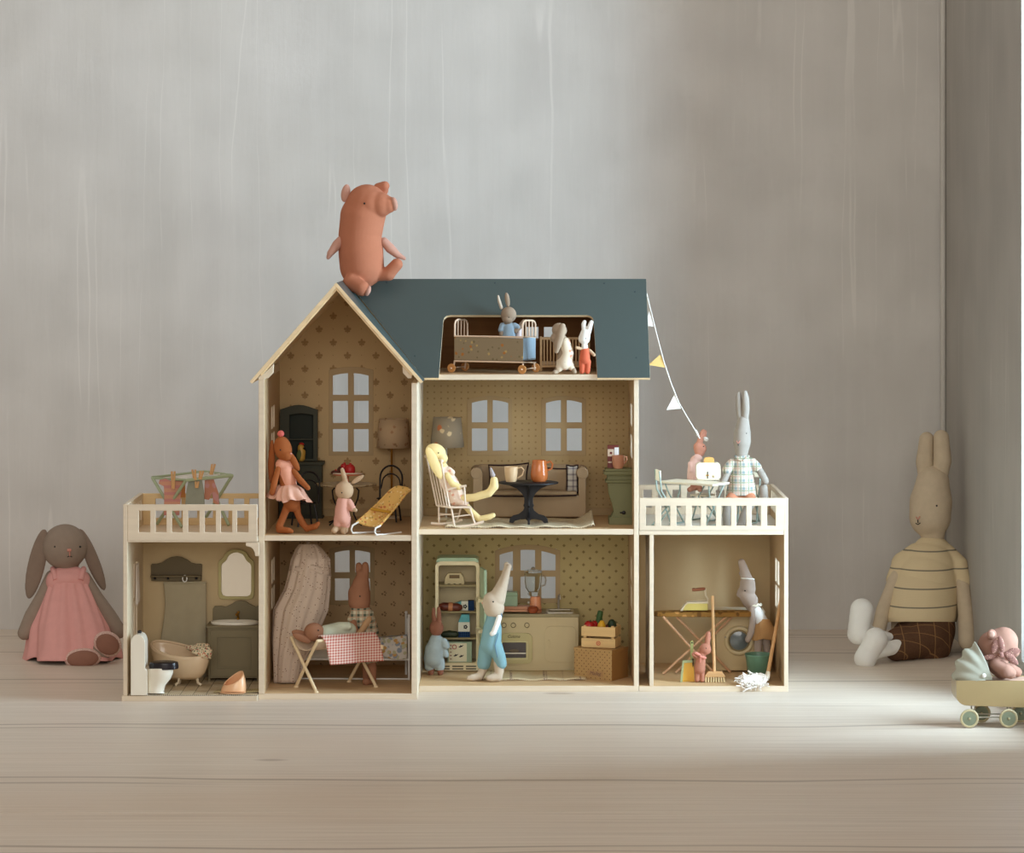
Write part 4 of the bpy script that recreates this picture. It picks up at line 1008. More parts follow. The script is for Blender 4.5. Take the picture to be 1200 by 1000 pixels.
r4.blob('dress', plaid, [[(421, 713, 0, 11), (424, 722, 2, 14), (429, 740, 6, 15), (433, 768, 8, 13)], [(416, 720, -6, 6), (412, 726, -10, 5)], [(432, 720, 0, 6.5), (432, 730, -6, 5.5)]])
r4.blob('arm', brown_fab, [[(412, 724, -10, 3.8), (416, 738, -14, 4), (417, 746, -16, 4)]])
r4.blob('arm', fabric('tan_linen_sleeve', c(188, 150, 112)), [[(432, 726, -8, 4), (426, 736, -14, 3.8), (419, 746, -18, 3.6)]])
r4.dots(eye_m, [(421.8, 699, -13.3)], .9)

# ------------------------------------------------------------------ gable room, upper floor
r = Rig('hutch_cupboard', 'dark green arched hutch cupboard at back of the gable room', 'cupboard', 352, 608, z=UZ)
dg = paint('dark_green_cupboard', c(58, 59, 42), 0.6, 0.05); dgi = paint('dark_green_inside', c(34, 40, 30), 0.7)
dd = (BY - .0045 - r.Y) / r.u
m = MB(); r.box(m, 327, 377, 545, 606, 0, dd); r.box(m, 325.5, 378.5, 606, 608.5, -1, dd); m.out('base_cabinet', dg, r.o, bevel=.0005)
m = MB(); r.box(m, 324.5, 379.5, 541.5, 545, -3, dd); m.out('counter', dg, r.o, bevel=.0005)
ar = lambda x0, x1, yt, ys, n=8: [(x1 - (x1 - x0) * k / n, ys - (ys - yt) * math.sin(pi * k / n) ** 1.2) for k in range(n + 1)]
u1 = dd - 10
m = MB(); r.plate(m, ([(327, 541.5), (371, 541.5)] + ar(327, 371, 475.5, 481))[::1], [([(338, 539), (366, 539)] + ar(338, 366, 485.5, 487.5))[::-1]], u1, u1 + 1.6)
r.box(m, 327, 329, 483, 541.5, u1 + 1.6, dd); r.box(m, 369, 371, 483, 541.5, u1 + 1.6, dd); r.box(m, 327, 371, 481.5, 483.5, u1 + 1.6, dd); m.out('upper_frame', dg, r.o, bevel=.0004)
m = MB(); r.box(m, 329, 369, 483.5, 541.5, dd - 1.2, dd); m.out('upper_back', dgi, r.o)
m = MB(); r.box(m, 329, 369, 515.5, 517, u1 + 1.6, dd - 1.2); m.out('shelf', dg, r.o)
for x0, x1 in ((329, 351.4), (352.6, 375)):
    m = MB(); r.plate(m, rect(x0, x1, 548, 604), [rect(x0 + 4, x1 - 4, 553, 599)], -.9, 0); dr = m.out('door', dg, r.o, bevel=.0004)
m = MB(); r.ball(m, 353.6, 574, -2.0, 1.2); m.out('door_knob', black_metal, r.o)
hy = r
ybird = paint('mustard_glazed_bird', c(206, 160, 70), 0.4); 
q = Rig('parrot_ornament', 'mustard and olive parrot ornament with red crest on the hutch counter', 'ornament', 352.5, 541.5, Y=hy.Y + (u1 - 3) * hy.u)
q.blob('body', ybird, [[(353, 537, 0, 4.6), (353.5, 530, 0, 4.8), (352.5, 524.5, 0, 3.9)]], vox=.7)
q.blob('wing', fabric('olive_wing', c(110, 116, 72)), ells=[(351, 533, -3.2, 3.6, 1.8, 6.5, 8)], vox=.6)
q.blob('crest', fabric('red_crest', c(176, 48, 40)), ells=[(353.5, 520.5, 0, 3.2, 1.4, 1.9, 10)], vox=.5)
m = MB(); q.tube(m, [(355.5, 525.5, -2), (358, 526.6, -3), (358, 528, -3)], [1.2, .9, .3]); m.out('beak', eye_m, q.o)
# brown rabbit in a tutu
rust = fabric('rust_brown_linen', c(160, 92, 52), var=.08)
blush = fabric('blush_cotton', c(230, 164, 138), var=.05)
r = Rig('stuffed_rabbit', 'rust brown lop eared rabbit in blush tutu dress stepping in the gable room', 'soft toy', 345, 625, z=UZ)
r.blob('body', rust, [[(334, 556, 0, 8), (338, 575, 0, 9), (342, 590, 0, 10)], [(338, 590, 0, 5), (333, 603, -2, 4.4), (327, 618, -4, 4.2), (328, 621, -6, 4.5), (338, 622, -10, 3.8), (342, 623, -11, 2.6)],
       [(347, 590, 2, 5), (349, 603, 0, 4), (355, 614, -2, 4.2), (360, 619.5, -4, 4.2), (370, 617, -8, 3.6), (373, 613.8, -9, 2.6)]],
       [(331.5, 526, 0, 10.5, 10, 15, -14), (336, 534, -4, 7, 7, 6.5, 0)], vox=.9)
r.blob('ear', rust, ells=[(318, 541, 6, 4.2, 2.6, 26, 2)]); r.blob('ear', rust, ells=[(344.5, 541, -5, 4.2, 2.4, 13, -28)])
r.blob('arm', rust, [[(326, 550, -6, 3.6), (321, 568, -8, 3.8), (319, 578, -8, 3.4)]]); r.blob('arm', rust, [[(344, 552, -4, 3.4), (352, 563, -8, 3.8), (361, 572, -12, 3)]])
r.blob('bodice', blush, [[(330, 545, 0, 7.5), (340, 545, 0, 6)], [(335, 552, 0, 9.2), (338, 564, 0, 9.4), (339, 571, 0, 9)]])
tulle = fabric('blush_tulle', c(226, 176, 154), var=.08)
r.skirt('tutu', tulle, [(339, 568, 0, 8, 8), (340, 573, 0, 15, 14), (341, 582, -1, 19, 18), (344, 587, -2, 20.5, 20)], pleats=11, amp=.12, n=110, solid=.6, hem=2.2)
r.skirt('tutu_underlayer', tulle, [(335, 568, 4, 8, 8), (332, 575, 5, 15, 12), (330, 583, 5, 18, 14)], pleats=9, amp=.12, n=90, solid=.6, hem=2)
r.blob('pompom', fabric('pink_pompom', c(216, 110, 100)), ells=[(329, 508.5, 0, 4.2, 4.2, 4)], vox=.7)
r.dots(eye_m, [(328.5, 527.5, -10)], .9); m = MB(); r.ball(m, 341, 532, -8.5, 1.3); m.out('nose', nose_pink, r.o)
# cafe table with marbled top, two cafe chairs
marb = Mat('marbled_top', .3, spec=.5); nz = marb.noise(90, 5); marb = marb.color(marb.mix(nz.step(.45, .62), c(196, 178, 142), c(150, 128, 92)))
r = Rig('cafe_table', 'round marbled cafe table on black bent wire legs in gable room', 'table', 405, 616, z=UZ)
m = MB(); a = r.P(405, 569.5, 14); u = r.u; m.lathe([(0, 0), (33, 0), (35, .8), (36, 1.8), (36, 2.6), (0, 2.6)], n=40, M=Matrix.Translation(a) @ Matrix.Diagonal((u, u * .8, u, 1))); m.out('tabletop', marb, r.o)
for x0, d0, s_ in ((392, -2, -1), (418, -2, 1), (394, 26, -1), (416, 26, 1)):
    m = MB(); b = r.P(405 + s_ * 19, 616, d0 - (4 if d0 < 0 else -4)); b.z = .0012
    m.tube([r.P(405 + s_ * 11, 570, d0), r.P(405 + s_ * 15.5, 575, d0), r.P(405 + s_ * 14.5, 584, d0), r.P(405 + s_ * 10, 595, d0), r.P(405 + s_ * 9.5, 603, d0), r.P(405 + s_ * 13, 610, d0 - 2), b], .95 * u, 8); m.out('leg', black_metal, r.o)
tb = r
def cafe_chair(label, px, py, flip, yrot):
    r = Rig('cafe_chair', label, 'chair', px, py, z=UZ, group='black bentwood cafe chairs')
    u = r.u; h = 40 * u
    mt = black_metal
    seat_r = 14 * u
    m = MB(); m.lathe([(0, 0), (seat_r * .95, 0), (seat_r, .0012), (seat_r * .96, .0026), (0, .0026)], (0, 0, 27 * u), 24); m.out('seat', mt, r.o)
    for ax, ay in ((-11, -9), (11, -9), (-11, 10), (11, 10)):
        m = MB(); m.tube([(ax * .8 * u, ay * .8 * u, 27 * u), (ax * u, ay * u, 14 * u), (ax * 1.12 * u, ay * 1.12 * u, .0012)], .0019, 8); m.out('leg', mt, r.o)
    m = MB(); by = 11 * u
    m.tube([(-13 * u, by, 27 * u)] + [(13.5 * math.cos(pi - pi * k / 12) * u, by + 3 * u, 50 * u + 15 * math.sin(pi * k / 12) * u) for k in range(13)] + [(13 * u, by, 27 * u)], .0019, 8); m.out('back_hoop', mt, r.o)
    m = MB()
    m.tube([(-12 * u, by + 1.5 * u, 38 * u)] + [(11 * math.cos(pi - pi * k / 10) * u, by + 2.5 * u, 44 * u + 11.5 * math.sin(pi * k / 10) * u) for k in range(11)] + [(12 * u, by + 1.5 * u, 38 * u)], .0014, 8); m.out('inner_hoop', mt, r.o)
    r.o.rotation_euler = (0, 0, rad(yrot)); return r
cafe_chair('black bentwood cafe chair right of the cafe table behind the yellow bouncer', 455, 612, 1, -12)
ch = cafe_chair('black bentwood cafe chair left of the cafe table behind the rust rabbit', 357, 617, -1, 205)
# cake stand and cakes
r = Rig('cake_stand', 'blush cake stand on the marbled cafe table', 'cake stand', 407, 567, Y=tb.Y + 16 * tb.u)
m = MB(); r.lathe(m, 407, [(5, 567), (2.2, 565.5), (1.6, 561), (2.5, 558), (17, 556.6), (18, 555), (16, 555.4), (0, 555.6)]); m.out('pedestal', paint('salmon_glaze', c(226, 132, 96), .3), r.o)
m = MB(); r.tube(m, [(407 + 17.6 * math.cos(k * pi / 16), 555.4, 17.6 * math.sin(k * pi / 16)) for k in range(32)], .9, 6, closed=True); m.out('rim', paint('cream_glaze', c(236, 216, 192), .3), r.o)
choc, berry = paint('chocolate_icing', c(92, 46, 34), .5), paint('raspberry_icing', c(190, 44, 44), .4)
for nm, lab, x, y, d, rx, ry, mt in (('cake_slice', 'chocolate cake slice at left of the cake stand', 393, 553.8, -2, 5.4, 2.4, choc), ('raspberry_cake', 'domed raspberry cake at right on the cake stand', 410, 550, 2, 6.5, 6, berry), ('chocolate_bun', 'small chocolate bun behind the left cake slice', 400, 551, 9, 5, 4.4, choc), ('cherry_bun', 'small red topped bun at the back of cake stand', 403, 546.6, 7, 4, 3.4, berry)):
    q = Rig(nm, lab, 'cake', x, y + ry * .8, Y=r.Y + d * r.u)
    m = MB(); q.lathe(m, x, [(rx * .86, y + ry * .8), (rx, y + ry * .3), (rx * .92, y - ry * .4), (rx * .55, y - ry * .9), (0, y - ry)], 0, 20); m.out('sponge', mt, q.o)
    m = MB(); q.ball(m, x + .6, y - ry * 1.02, 0, 1.5, 1.5, 1.2); m.out('topping', berry, q.o)
# small beige rabbit in pink suit
beige = fabric('warm_beige_linen', c(196, 166, 134), var=.06)
r = Rig('stuffed_rabbit', 'small beige rabbit in pale pink suit standing before the cafe table', 'soft toy', 399, 626, z=UZ)
r.blob('body', beige, [[(402, 588, 0, 6), (401, 606, 0, 8)], [(397, 612, 0, 4.4), (394, 620, -1, 4.2), (391.5, 622, -5, 3.8)], [(405, 612, 0, 4.4), (404, 621, -2, 4.4), (403, 622.6, -4, 4.2)], [(405, 565, 0, 3), (402.5, 556, 0, 3), (401, 550.5, 0, 2.4)]],
       [(403.5, 575, 0, 11, 10, 11)], vox=.9)
r.blob('ear', beige, ells=[(419, 562, 2, 9, 1.6, 3, -33)], vox=.6)
pinksuit = fabric('pale_pink_jersey', c(222, 166, 148), var=.05)
r.blob('suit', pinksuit, [[(402, 588, 0, 7.4), (401, 598, 0, 8.6), (401, 606, 0, 9)], [(397, 608, 0, 6), (396, 614.5, 0, 5.4)], [(405.5, 608, 0, 6), (405, 615, -1, 5.6)], [(409, 589, -2, 4.6), (413, 596, -4, 4.2)]])
r.blob('hand', beige, [[(414, 597, -5, 3), (416.5, 598, -6, 2.6)]], vox=.7)
r.dots(eye_m, [(400.5, 577.5, -9.6)], .85)
# bouncer
r = Rig('baby_bouncer', 'mustard floral baby bouncer on white wire base in the gable room', 'bouncer', 444, 625, z=UZ)
bf = floral('mustard_floral_cotton', c(222, 178, 104), [c(196, 120, 74), c(236, 206, 150), c(170, 140, 80)], 120, .6, .32)
def bnc(u, v):
    L = (418 + 3 * u, 612.5, -14), (444, 617, -20); U = (464, 568, 10), (481, 571, 4)
    a = [L[0][k] * (1 - u) + L[1][k] * u for k in range(3)]; b = [U[0][k] * (1 - u) + U[1][k] * u for k in range(3)]
    w = v
    x, y, d = (a[k] * (1 - w) + b[k] * w for k in range(3))
    sag = 5.5 * math.sin(pi * u) * (1 - .35 * v) * (1 - .6 * abs(2 * v - .8))
    rnd = 3.0 * (abs(2 * u - 1) ** 4) * max(0, (v - .85) / .15)
    return r.P(x, y + sag * .8 + rnd + 5 * math.sin(pi * min(1, v)) * .35, d + sag)
m = MB(); m.grid(bnc, 18, 26); m.out('seat_sling', bf, r.o, solid=1.5 * r.u)
m = MB()
for e in (0, 1): m.tube([bnc(e, k / 20) for k in range(21)], 1.6 * r.u, 8)
m.out('padded_edge', bf, r.o, kind='stuff')
m = MB(); m.tube([bnc(u_, .36) + Vector((0, -.003 - .004 * math.sin(pi * u_), .003 + .006 * math.sin(pi * u_))) for u_ in [k / 10 for k in range(11)]], 1.6 * r.u, 8); m.out('strap', fabric('ochre_strap', c(190, 140, 52)), r.o)
for pts in ([(420, 612, -14), (413, 616, -18), (411.5, 621, -18), (413, 624.8, -16), (424, 624.4, -8), (445, 623, 12)], [(446, 616, -20), (440, 619, -24), (439, 623.5, -24), (441, 627.0, -23), (452, 626.6, -16), (470, 624, 2)]):
    m = MB(); r.tube(m, pts, 1.15, 8); m.out('wire_runner', white_metal, r.o)
# floral lamp
lampf = floral('rose_floral_shade', c(206, 178, 142), [c(188, 146, 110), c(170, 136, 102)], 75, .5, .26)
r = Rig('floor_lamp', 'floor lamp with beige floral shade at back right of the gable room', 'lamp', 459, 607, z=UZ)
m = MB(); r.lathe(m, 459, [(11, 607), (11, 606), (3, 604.6), (0, 604.4)]); m.out('base', cream_metal, r.o)
m = MB(); r.tube(m, [(459, 605, 0), (459, 521, 0)], 1.2); m.out('pole', gold_m, r.o)
m = MB(); r.lathe(m, 461, [(19.5, 524.5), (16.5, 491)], 0, 36)
bmesh.ops.delete(m.bm, geom=[f for f in m.bm.faces if len(f.verts) > 4], context='FACES_ONLY'); m.out('lamp_shade', lampf, r.o, solid=.0008)
m = MB(); r.tube(m, [(441.5, 524.5 - 1, 0), (480.5, 523.5, 0)], .5, 6); r.tube(m, [(459, 521, 0), (459, 523, 0)], 2, 8); m.out('shade_carrier', gold_m, r.o)

# ------------------------------------------------------------------ parlour (main upper floor)
lampg = floral('grey_floral_shade', c(150, 134, 112), [c(190, 112, 72), c(214, 190, 150)], 44, .55, .3)
r = Rig('floor_lamp', 'floor lamp with grey floral shade beside the parlour sofa', 'lamp', 523, 609, z=UZM)
m = MB(); r.lathe(m, 523, [(11, 609), (11, 608), (3, 606.6), (0, 606.4)]); m.out('base', cream_metal, r.o)
m = MB(); r.tube(m, [(523, 607, 0), (523, 520, 0)], 1.2); m.out('pole', steel_m, r.o)
m = MB(); r.lathe(m, 524, [(19.6, 524), (16.2, 489.5)], 0, 36)
bmesh.ops.delete(m.bm, geom=[f for f in m.bm.faces if len(f.verts) > 4], context='FACES_ONLY'); m.out('lamp_shade', lampg, r.o, solid=.0008)
m = MB(); r.tube(m, [(504.6, 523, 0), (543.4, 523, 0)], .5, 6); r.tube(m, [(523, 520, 0), (523, 522.6, 0)], 2.2, 8); m.out('shade_carrier', steel_m, r.o)
# sofa
sofa_m = fabric('taupe_sofa_linen', c(172, 148, 118), var=.06)
r = Rig('sofa', 'taupe upholstered sofa with scroll arms along the parlour back wall', 'sofa', 620, 608.5, z=UZM)
dd = (BY - .005 - r.Y) / r.u
m = MB(); r.box(m, 563, 680, 581, 606.5, 0, dd); m.out('base', sofa_m, r.o, bevel=.003)
m = MB(); r.box(m, 560, 684, 547, 585, dd - 9, dd); m.out('backrest', sofa_m, r.o, bevel=.005)
for x0, x1, xc in ((553, 567, 558), (676.5, 688, 682.5)):
    m = MB(); r.box(m, x0 + 1.5, x1 - 1.5, 554, 606.5, 0, dd - 1)
    Mx = Matrix.Translation(r.P(xc, 555, -.4)) @ Matrix.Rotation(-pi / 2, 4, 'X')
    m.lathe([(0, 0), (6.2 * r.u, 0), (7 * r.u, .0012), (7 * r.u, (dd - 1) * r.u), (0, (dd - 1) * r.u)], n=24, M=Mx); m.out('arm', sofa_m, r.o, bevel=.0012)
for x in (557, 684):
    for d in (1, dd - 4):
        m = MB(); r.box(m, x - 2, x + 2, 606.5, 608.5, d, d + 3); m.out('leg', black_metal, r.o)
dark_trim = fabric('dark_brown_braid', c(48, 34, 36))
q = Rig('seat_cushion', 'long taupe seat cushion with dark braid on the sofa', 'cushion', 620, 581, Y=r.Y)
m = MB(); q.box(m, 565, 676, 576.5, 581, -2, dd - 9); m.out('cover', sofa_m, q.o, bevel=.003)
m = MB(); q.tube(m, [(565, 581.2, -2.4), (590, 581.8, -3), (620, 582.0, -3), (650, 581.6, -3), (676, 580.5, -2.4)], .9, 6); m.out('braid', dark_trim, q.o)
cus2 = checks('striped_cushion', c(206, 200, 190), c(120, 112, 118), .012, .3, 'xz', .6)
for nm, lab, x0, x1, y0, y1, d, tilt, mt in (('cushion', 'large taupe cushion with dark braided edge at left on sofa', 572, 619, 544, 577, dd - 17, -3, sofa_m), ('cushion', 'large taupe cushion with dark braided edge at right on sofa', 624, 672, 548, 577, dd - 17, 4, sofa_m), ('cushion', 'small pale striped cushion with dark edge against the right sofa arm', 664, 677, 545, 578, dd - 26, 0, cus2)):
    q = Rig(nm, lab, 'cushion', (x0 + x1) / 2, y1, Y=r.Y + d * r.u, group='scatter cushions on the sofa')
    cx, cy, hw, hh = (x0 + x1) / 2, (y0 + y1) / 2, (x1 - x0) / 2, (y1 - y0) / 2
    def cf(sd):
        def f(u, v):
            a, b = 2 * u - 1, 2 * v - 1
            pin = 1 - .10 * (1 - abs(a) ** 2) * abs(b) ** 3; pin2 = 1 - .10 * (1 - abs(b) ** 2) * abs(a) ** 3
            return q.P(cx + hw * a * pin2 + tilt * b * .2, cy + hh * b * pin + tilt * a * .4, sd * 4.2 * (max(0, 1 - a ** 4) * max(0, 1 - b ** 4)) ** .5 - 3 - b * -2.5)
        return f
    m = MB(); m.grid(cf(-1), 16, 16).grid(cf(1), 16, 16); bmesh.ops.remove_doubles(m.bm, verts=m.bm.verts[:], dist=1e-5); m.out('cover', mt, q.o)
    f = cf(0); per = [(k / 8, 0) for k in range(8)] + [(1, k / 8) for k in range(8)] + [(1 - k / 8, 1) for k in range(8)] + [(0, 1 - k / 8) for k in range(8)]
    m = MB(); m.tube([f(*p) for p in per], 1.1 * q.u, 6, closed=True); m.out('braid', dark_trim, q.o)
sofa_r = r
# rug
rug_m = Mat('cream_woven_rug', .95, spec=.1)
rn = rug_m.noise(160, 3); st = (rug_m.y / .0085).fract().lt(.16)
rug_m = rug_m.color(rug_m.mix(st * rn.gt(.46) * .8, rug_m.mix(rn, c(204, 186, 152), c(232, 218, 188)), c(92, 66, 58)))
r = Rig('rug', 'cream woven parlour rug with dark bands and fringe under black table', 'rug', 605, 619, z=UZM)
def rg(u, v):
    x = 522 + 174 * u
    curl = max(0, u - .87) / .13
    wv = .0012 * math.sin(u * 40) * (1 - v) + .0010 * math.sin(u * 17 + 2)
    return Vector(((x - 605) * r.u - .004 * v * 0, (-3 + 96 * v) * r.u, .0024 + wv + .018 * curl ** 1.6 * (.25 + .75 * v)))
m = MB(); m.grid(rg, 60, 14); m.out('weave', rug_m, r.o, solid=.0016)
m = MB()
for k in range(60):
    p = rg(k / 59, 0); m.tube([p, p + Vector((.0006 * math.sin(k * 5), -.002, -.0006)), p + Vector((.001 * math.sin(k * 3), -.0042, -.0022))], .0006, 5)
m.out('fringe', fabric('cream_fringe', c(226, 212, 184)), r.o, kind='stuff')
# black pedestal table
r = Rig('pedestal_table', 'black cut out pedestal table on the cream parlour rug', 'table', 619.5, 613.5, z=UZM + .0042)
prof = [(585, 567.2), (597, 569), (606, 573), (612, 579), (614.4, 584), (614.4, 590), (613.2, 592.5), (614.4, 595), (613, 598.5), (608, 602.5), (601, 604.5), (597.5, 608), (596.6, 612.6), (601, 613.4), (603.4, 610.6), (610, 608.8), (616, 608.6), (618.5, 610.5)]
half = prof + [(2 * 619.5 - x, y) for x, y in prof[::-1]]
blk = paint('matt_black_wood', c(22, 19, 20), .5)
m = MB(); r.plate(m, half, [], -1.2, 1.2); m.out('leg_panel', blk, r.o, bevel=.0004)
def turned(pts): return [((x - 619.5) * r.u, r.P(619.5, y, 0).z) for x, y in pts]
m = MB(); m.plate(turned(half), [], -1.2 * r.u, 1.2 * r.u, plane='yz'); m.out('leg_panel', blk, r.o, bevel=.0004)
m = MB(); r.lathe(m, 619.5, [(33, 567.2), (35, 566.4), (35, 565.2), (33.5, 564.6), (0, 564.6)], 0, 40, sy=.75); m.out('tabletop', blk, r.o)
pt = r
copper = paint('terracotta_glaze', c(196, 112, 60), .15, .05, spec=.6)
r = Rig('jug', 'glossy terracotta jug on the black pedestal table', 'jug', 632, 564.3, Y=pt.Y - .002)
m = MB(); r.lathe(m, 632, [(0, 564.5), (7.5, 564.5), (9.6, 562), (10.4, 556), (9.4, 548), (8.4, 542), (8.6, 539.4), (7.6, 539.4), (7.4, 543), (8.4, 549), (9.2, 556), (8, 561), (0, 562)], 0, 32); m.out('body', copper, r.o)
m = MB(); r.tube(m, [(640.5, 542.5, 0), (645, 540.8, 0), (647.5, 544, 0), (646.4, 549.5, 0), (641.5, 551.5, 0)], [1.2, 1.1, 1.1, 1.1, 1.2]); m.out('handle', copper, r.o)
cupm = paint('cream_stoneware', c(222, 188, 146), .3, .04)
r = Rig('cup', 'cream stoneware cup left of the terracotta jug on black table', 'cup', 599, 564.5, Y=pt.Y)
m = MB(); r.lathe(m, 599, [(0, 564.5), (6, 564.5), (7, 561), (7.8, 554), (8.2, 547), (7.2, 547), (6.8, 554), (6, 561), (0, 562.4)], 0, 28); m.out('body', cupm, r.o)
m = MB(); r.tube(m, [(606.6, 549, -2), (611, 547.8, -3), (614, 551, -4), (612, 557, -4), (606.4, 560.5, -3)], [.9] * 5); m.out('handle', cupm, r.o)
# rocking chair (sits at an angle, facing right)
rkm = paint('blush_white_chair', c(226, 206, 186), .45)
r = Rig('rocking_chair', 'blush white spindle rocking chair on the left of the parlour', 'rocking chair', 533, 618, z=UZM)
for pts in ([(524, 616.5, -6), (536, 617.8, -6), (550, 616.5, -6), (567, 611.5, -6)], [(505, 613.5, 18), (516, 614.6, 18), (528, 613.4, 18), (542, 609.5, 18)]):
    m = MB(); r.tube(m, pts, 1.7, 8); m.out('rocker', rkm, r.o)
m = MB(); r.plate(m, [(511, 593.5), (512, 591.4), (552, 588.5), (552.5, 590.5), (530, 596.8)], [], -6, 12) if False else m.plate([((511 - 533) * r.u, 16 * r.u), ((527 - 533) * r.u, -8 * r.u), ((553 - 533) * r.u, -8 * r.u), ((544 - 533) * r.u, 16 * r.u)], [], r.P(0, 595.2, 0).z, r.P(0, 593, 0).z, plane='xy'); m.out('seat', rkm, r.o, bevel=.0006)
for a, b in (((529, 596, -6), (532.5, 616.5, -6)), ((550, 594, -6), (556.5, 614, -6)), ((514, 593, 14), (514.5, 613, 18)), ((541, 592, 14), (536, 610.5, 18))):
    m = MB(); r.tube(m, [a, b], 1.15, 8); m.out('leg', rkm, r.o)
for a, b in (((531, 606, -6), (553.5, 603, -6)), ((514.5, 604, 16), (538, 602, 16)), ((531, 603.5, -6), (514.3, 602, 15))):
    m = MB(); r.tube(m, [a, b], .8, 6); m.out('stretcher', rkm, r.o)
top0, top1 = (500, 536, 20), (517, 541, -4); bot0, bot1 = (512, 593, 15), (527, 595, -6)
for k in range(6):
    w = k / 5; m = MB(); r.tube(m, [tuple(bot0[i] * (1 - w) + bot1[i] * w for i in range(3)), tuple(top0[i] * (1 - w) + top1[i] * w for i in range(3))], 1.2 if k in (0, 5) else .8, 6); m.out('spindle', rkm, r.o)
m = MB(); r.tube(m, [(498.5, 535, 21), (508, 537, 8), (518.5, 540.5, -5)], [1.8, 2.0, 1.8]); m.out('top_rail', rkm, r.o)
m = MB(); r.tube(m, [(522, 575, -5), (534, 571.5, -7), (546.5, 569.5, -8)], 1.4); r.tube(m, [(544, 570, -8), (545.5, 592, -6)], 1.1); m.out('armrest', rkm, r.o)
ivory = fabric('ivory_yellow_linen', c(236, 212, 154), var=.05)
r2 = Rig('stuffed_rabbit', 'ivory lop eared rabbit in pale blush dress lounging in the rocking chair', 'soft toy', 530, 592, Y=r.Y + .008)
r2.blob('body', ivory, [[(518, 548, 2, 7), (526, 565, 2, 9), (534, 583, 2, 9)], [(538, 585, -3, 5), (556, 583, -8, 4.6), (573, 578, -10, 5), (579, 570, -10, 5.6), (579, 563, -10, 4.6)], [(540, 586, 6, 4.5), (552, 600, 4, 4.2), (562, 608.5, 2, 4.2), (574, 605.8, 0, 3.6), (578, 604, 0, 3)]],
        [(510.5, 530.5, 2, 12.5, 10, 10.5, 25), (518, 537, -1, 7, 7, 6, 20)], vox=.9)
r2.blob('ear', ivory, ells=[(509, 543, -9, 6.2, 2.4, 21, -24)])
r2.blob('arm', ivory, [[(524, 557, -8, 3.6), (530, 567, -10, 3.8), (538, 571, -10, 3.8)]])
pale_d = floral('pale_blush_print', c(232, 206, 186), [c(226, 164, 138), c(240, 224, 204)], 120, .5, .4)
r2.blob('dress', pale_d, [[(519, 552, 2, 8.4), (527, 567, 2, 10.4), (535, 583, 1, 10.4)], [(526, 551, -2, 4), (530, 554, -3, 3.6)]], [(537, 586, 0, 13, 10, 6.5, 18)])
r2.blob('foot_tip', fabric('lilac_grey_felt', c(170, 160, 160)), [[(577.5, 557, -10, 3), (575, 549, -10, 1.4)]], vox=.7)
r2.dots(eye_m, [(513.8, 531, -8)], .85)
# green stove at right
stv = paint('olive_green_stove', c(116, 116, 76), .5, .05)
r = Rig('stove', 'olive green pedestal stove against the right parlour wall', 'stove', 725, 615, z=UZM)
m = MB(); r.plate(m, [(715, 614.6), (742, 614.6), (742, 566), (712, 566), (713.5, 580), (717.5, 592), (719, 600), (716, 606)][::-1], [], 0, 20); m.out('body', stv, r.o, bevel=.001)
m = MB(); r.box(m, 713.5, 742.3, 606, 615, -2.5, 22); m.out('plinth', stv, r.o, bevel=.0008)
for x0, x1, y0, y1, o in ((709.5, 742.6, 563, 565.8, 2), (711.5, 742.4, 558, 563, 0), (707.5, 742.6, 552.5, 556.6, 3), (709, 742.5, 549.5, 552.5, 2), (711, 742.3, 556.6, 558, 1)):
    m = MB(); r.box(m, x0, x1, y0, y1, -o, 20 + o); m.out('top_moulding', stv, r.o, bevel=.0007)
m = MB(); r.ball(m, 731, 601, -.6, 2.4, 1.0, 2.2); r.ball(m, 727.5, 601, -.4, 1.0, 1.6, 1.0); m.out('vent_knob', black_metal, r.o)
sv = r
tin_red, tin_w = paint('red_printed_tin', c(120, 50, 42), .35), paint('white_printed_tin', c(224, 206, 184), .35)
r = Rig('tin_box', 'red and white printed tin box on top of the olive stove', 'tin', 718.5, 549.4, Y=sv.Y + .018)
m = MB(); r.box(m, 712, 725, 522, 549.4, 0, 8); m.out('box', tin_red, r.o, bevel=.0005)
m = MB(); r.box(m, 712.2, 719.5, 526.5, 535, -.25, 0.1); m.out('printed_panel', tin_w, r.o)
m = MB(); r.box(m, 720, 725.1, 524.5, 536, -.25, 0.1); m.out('white_panel', paint('white_print', c(240, 238, 234), .3), r.o)
m = MB(); r.ball(m, 716, 531, -.3, 1.5, .25, 1.4); m.out('printed_emblem', tin_red, r.o)
m = MB(); r.box(m, 712.6, 717, 541, 542.6, -.25, 0.1); m.out('printed_panel', tin_w, r.o)
r = Rig('cup', 'blush pink cup in front of the printed tin on stove', 'cup', 724.5, 549.4, Y=sv.Y + .006)
pk = paint('blush_stoneware', c(196, 138, 108), .3, .05)
m = MB(); r.lathe(m, 724.5, [(0, 549.4), (5, 549.4), (6.4, 546.5), (7.4, 540), (7.2, 533.8), (6.4, 533.8), (6.6, 540), (5.4, 546), (0, 547.6)], 0, 26); m.out('body', pk, r.o)
m = MB(); r.tube(m, [(731, 536, 0), (734, 535.4, 0), (734.6, 539, 0), (731.4, 544, 0)], .9); m.out('handle', pk, r.o)

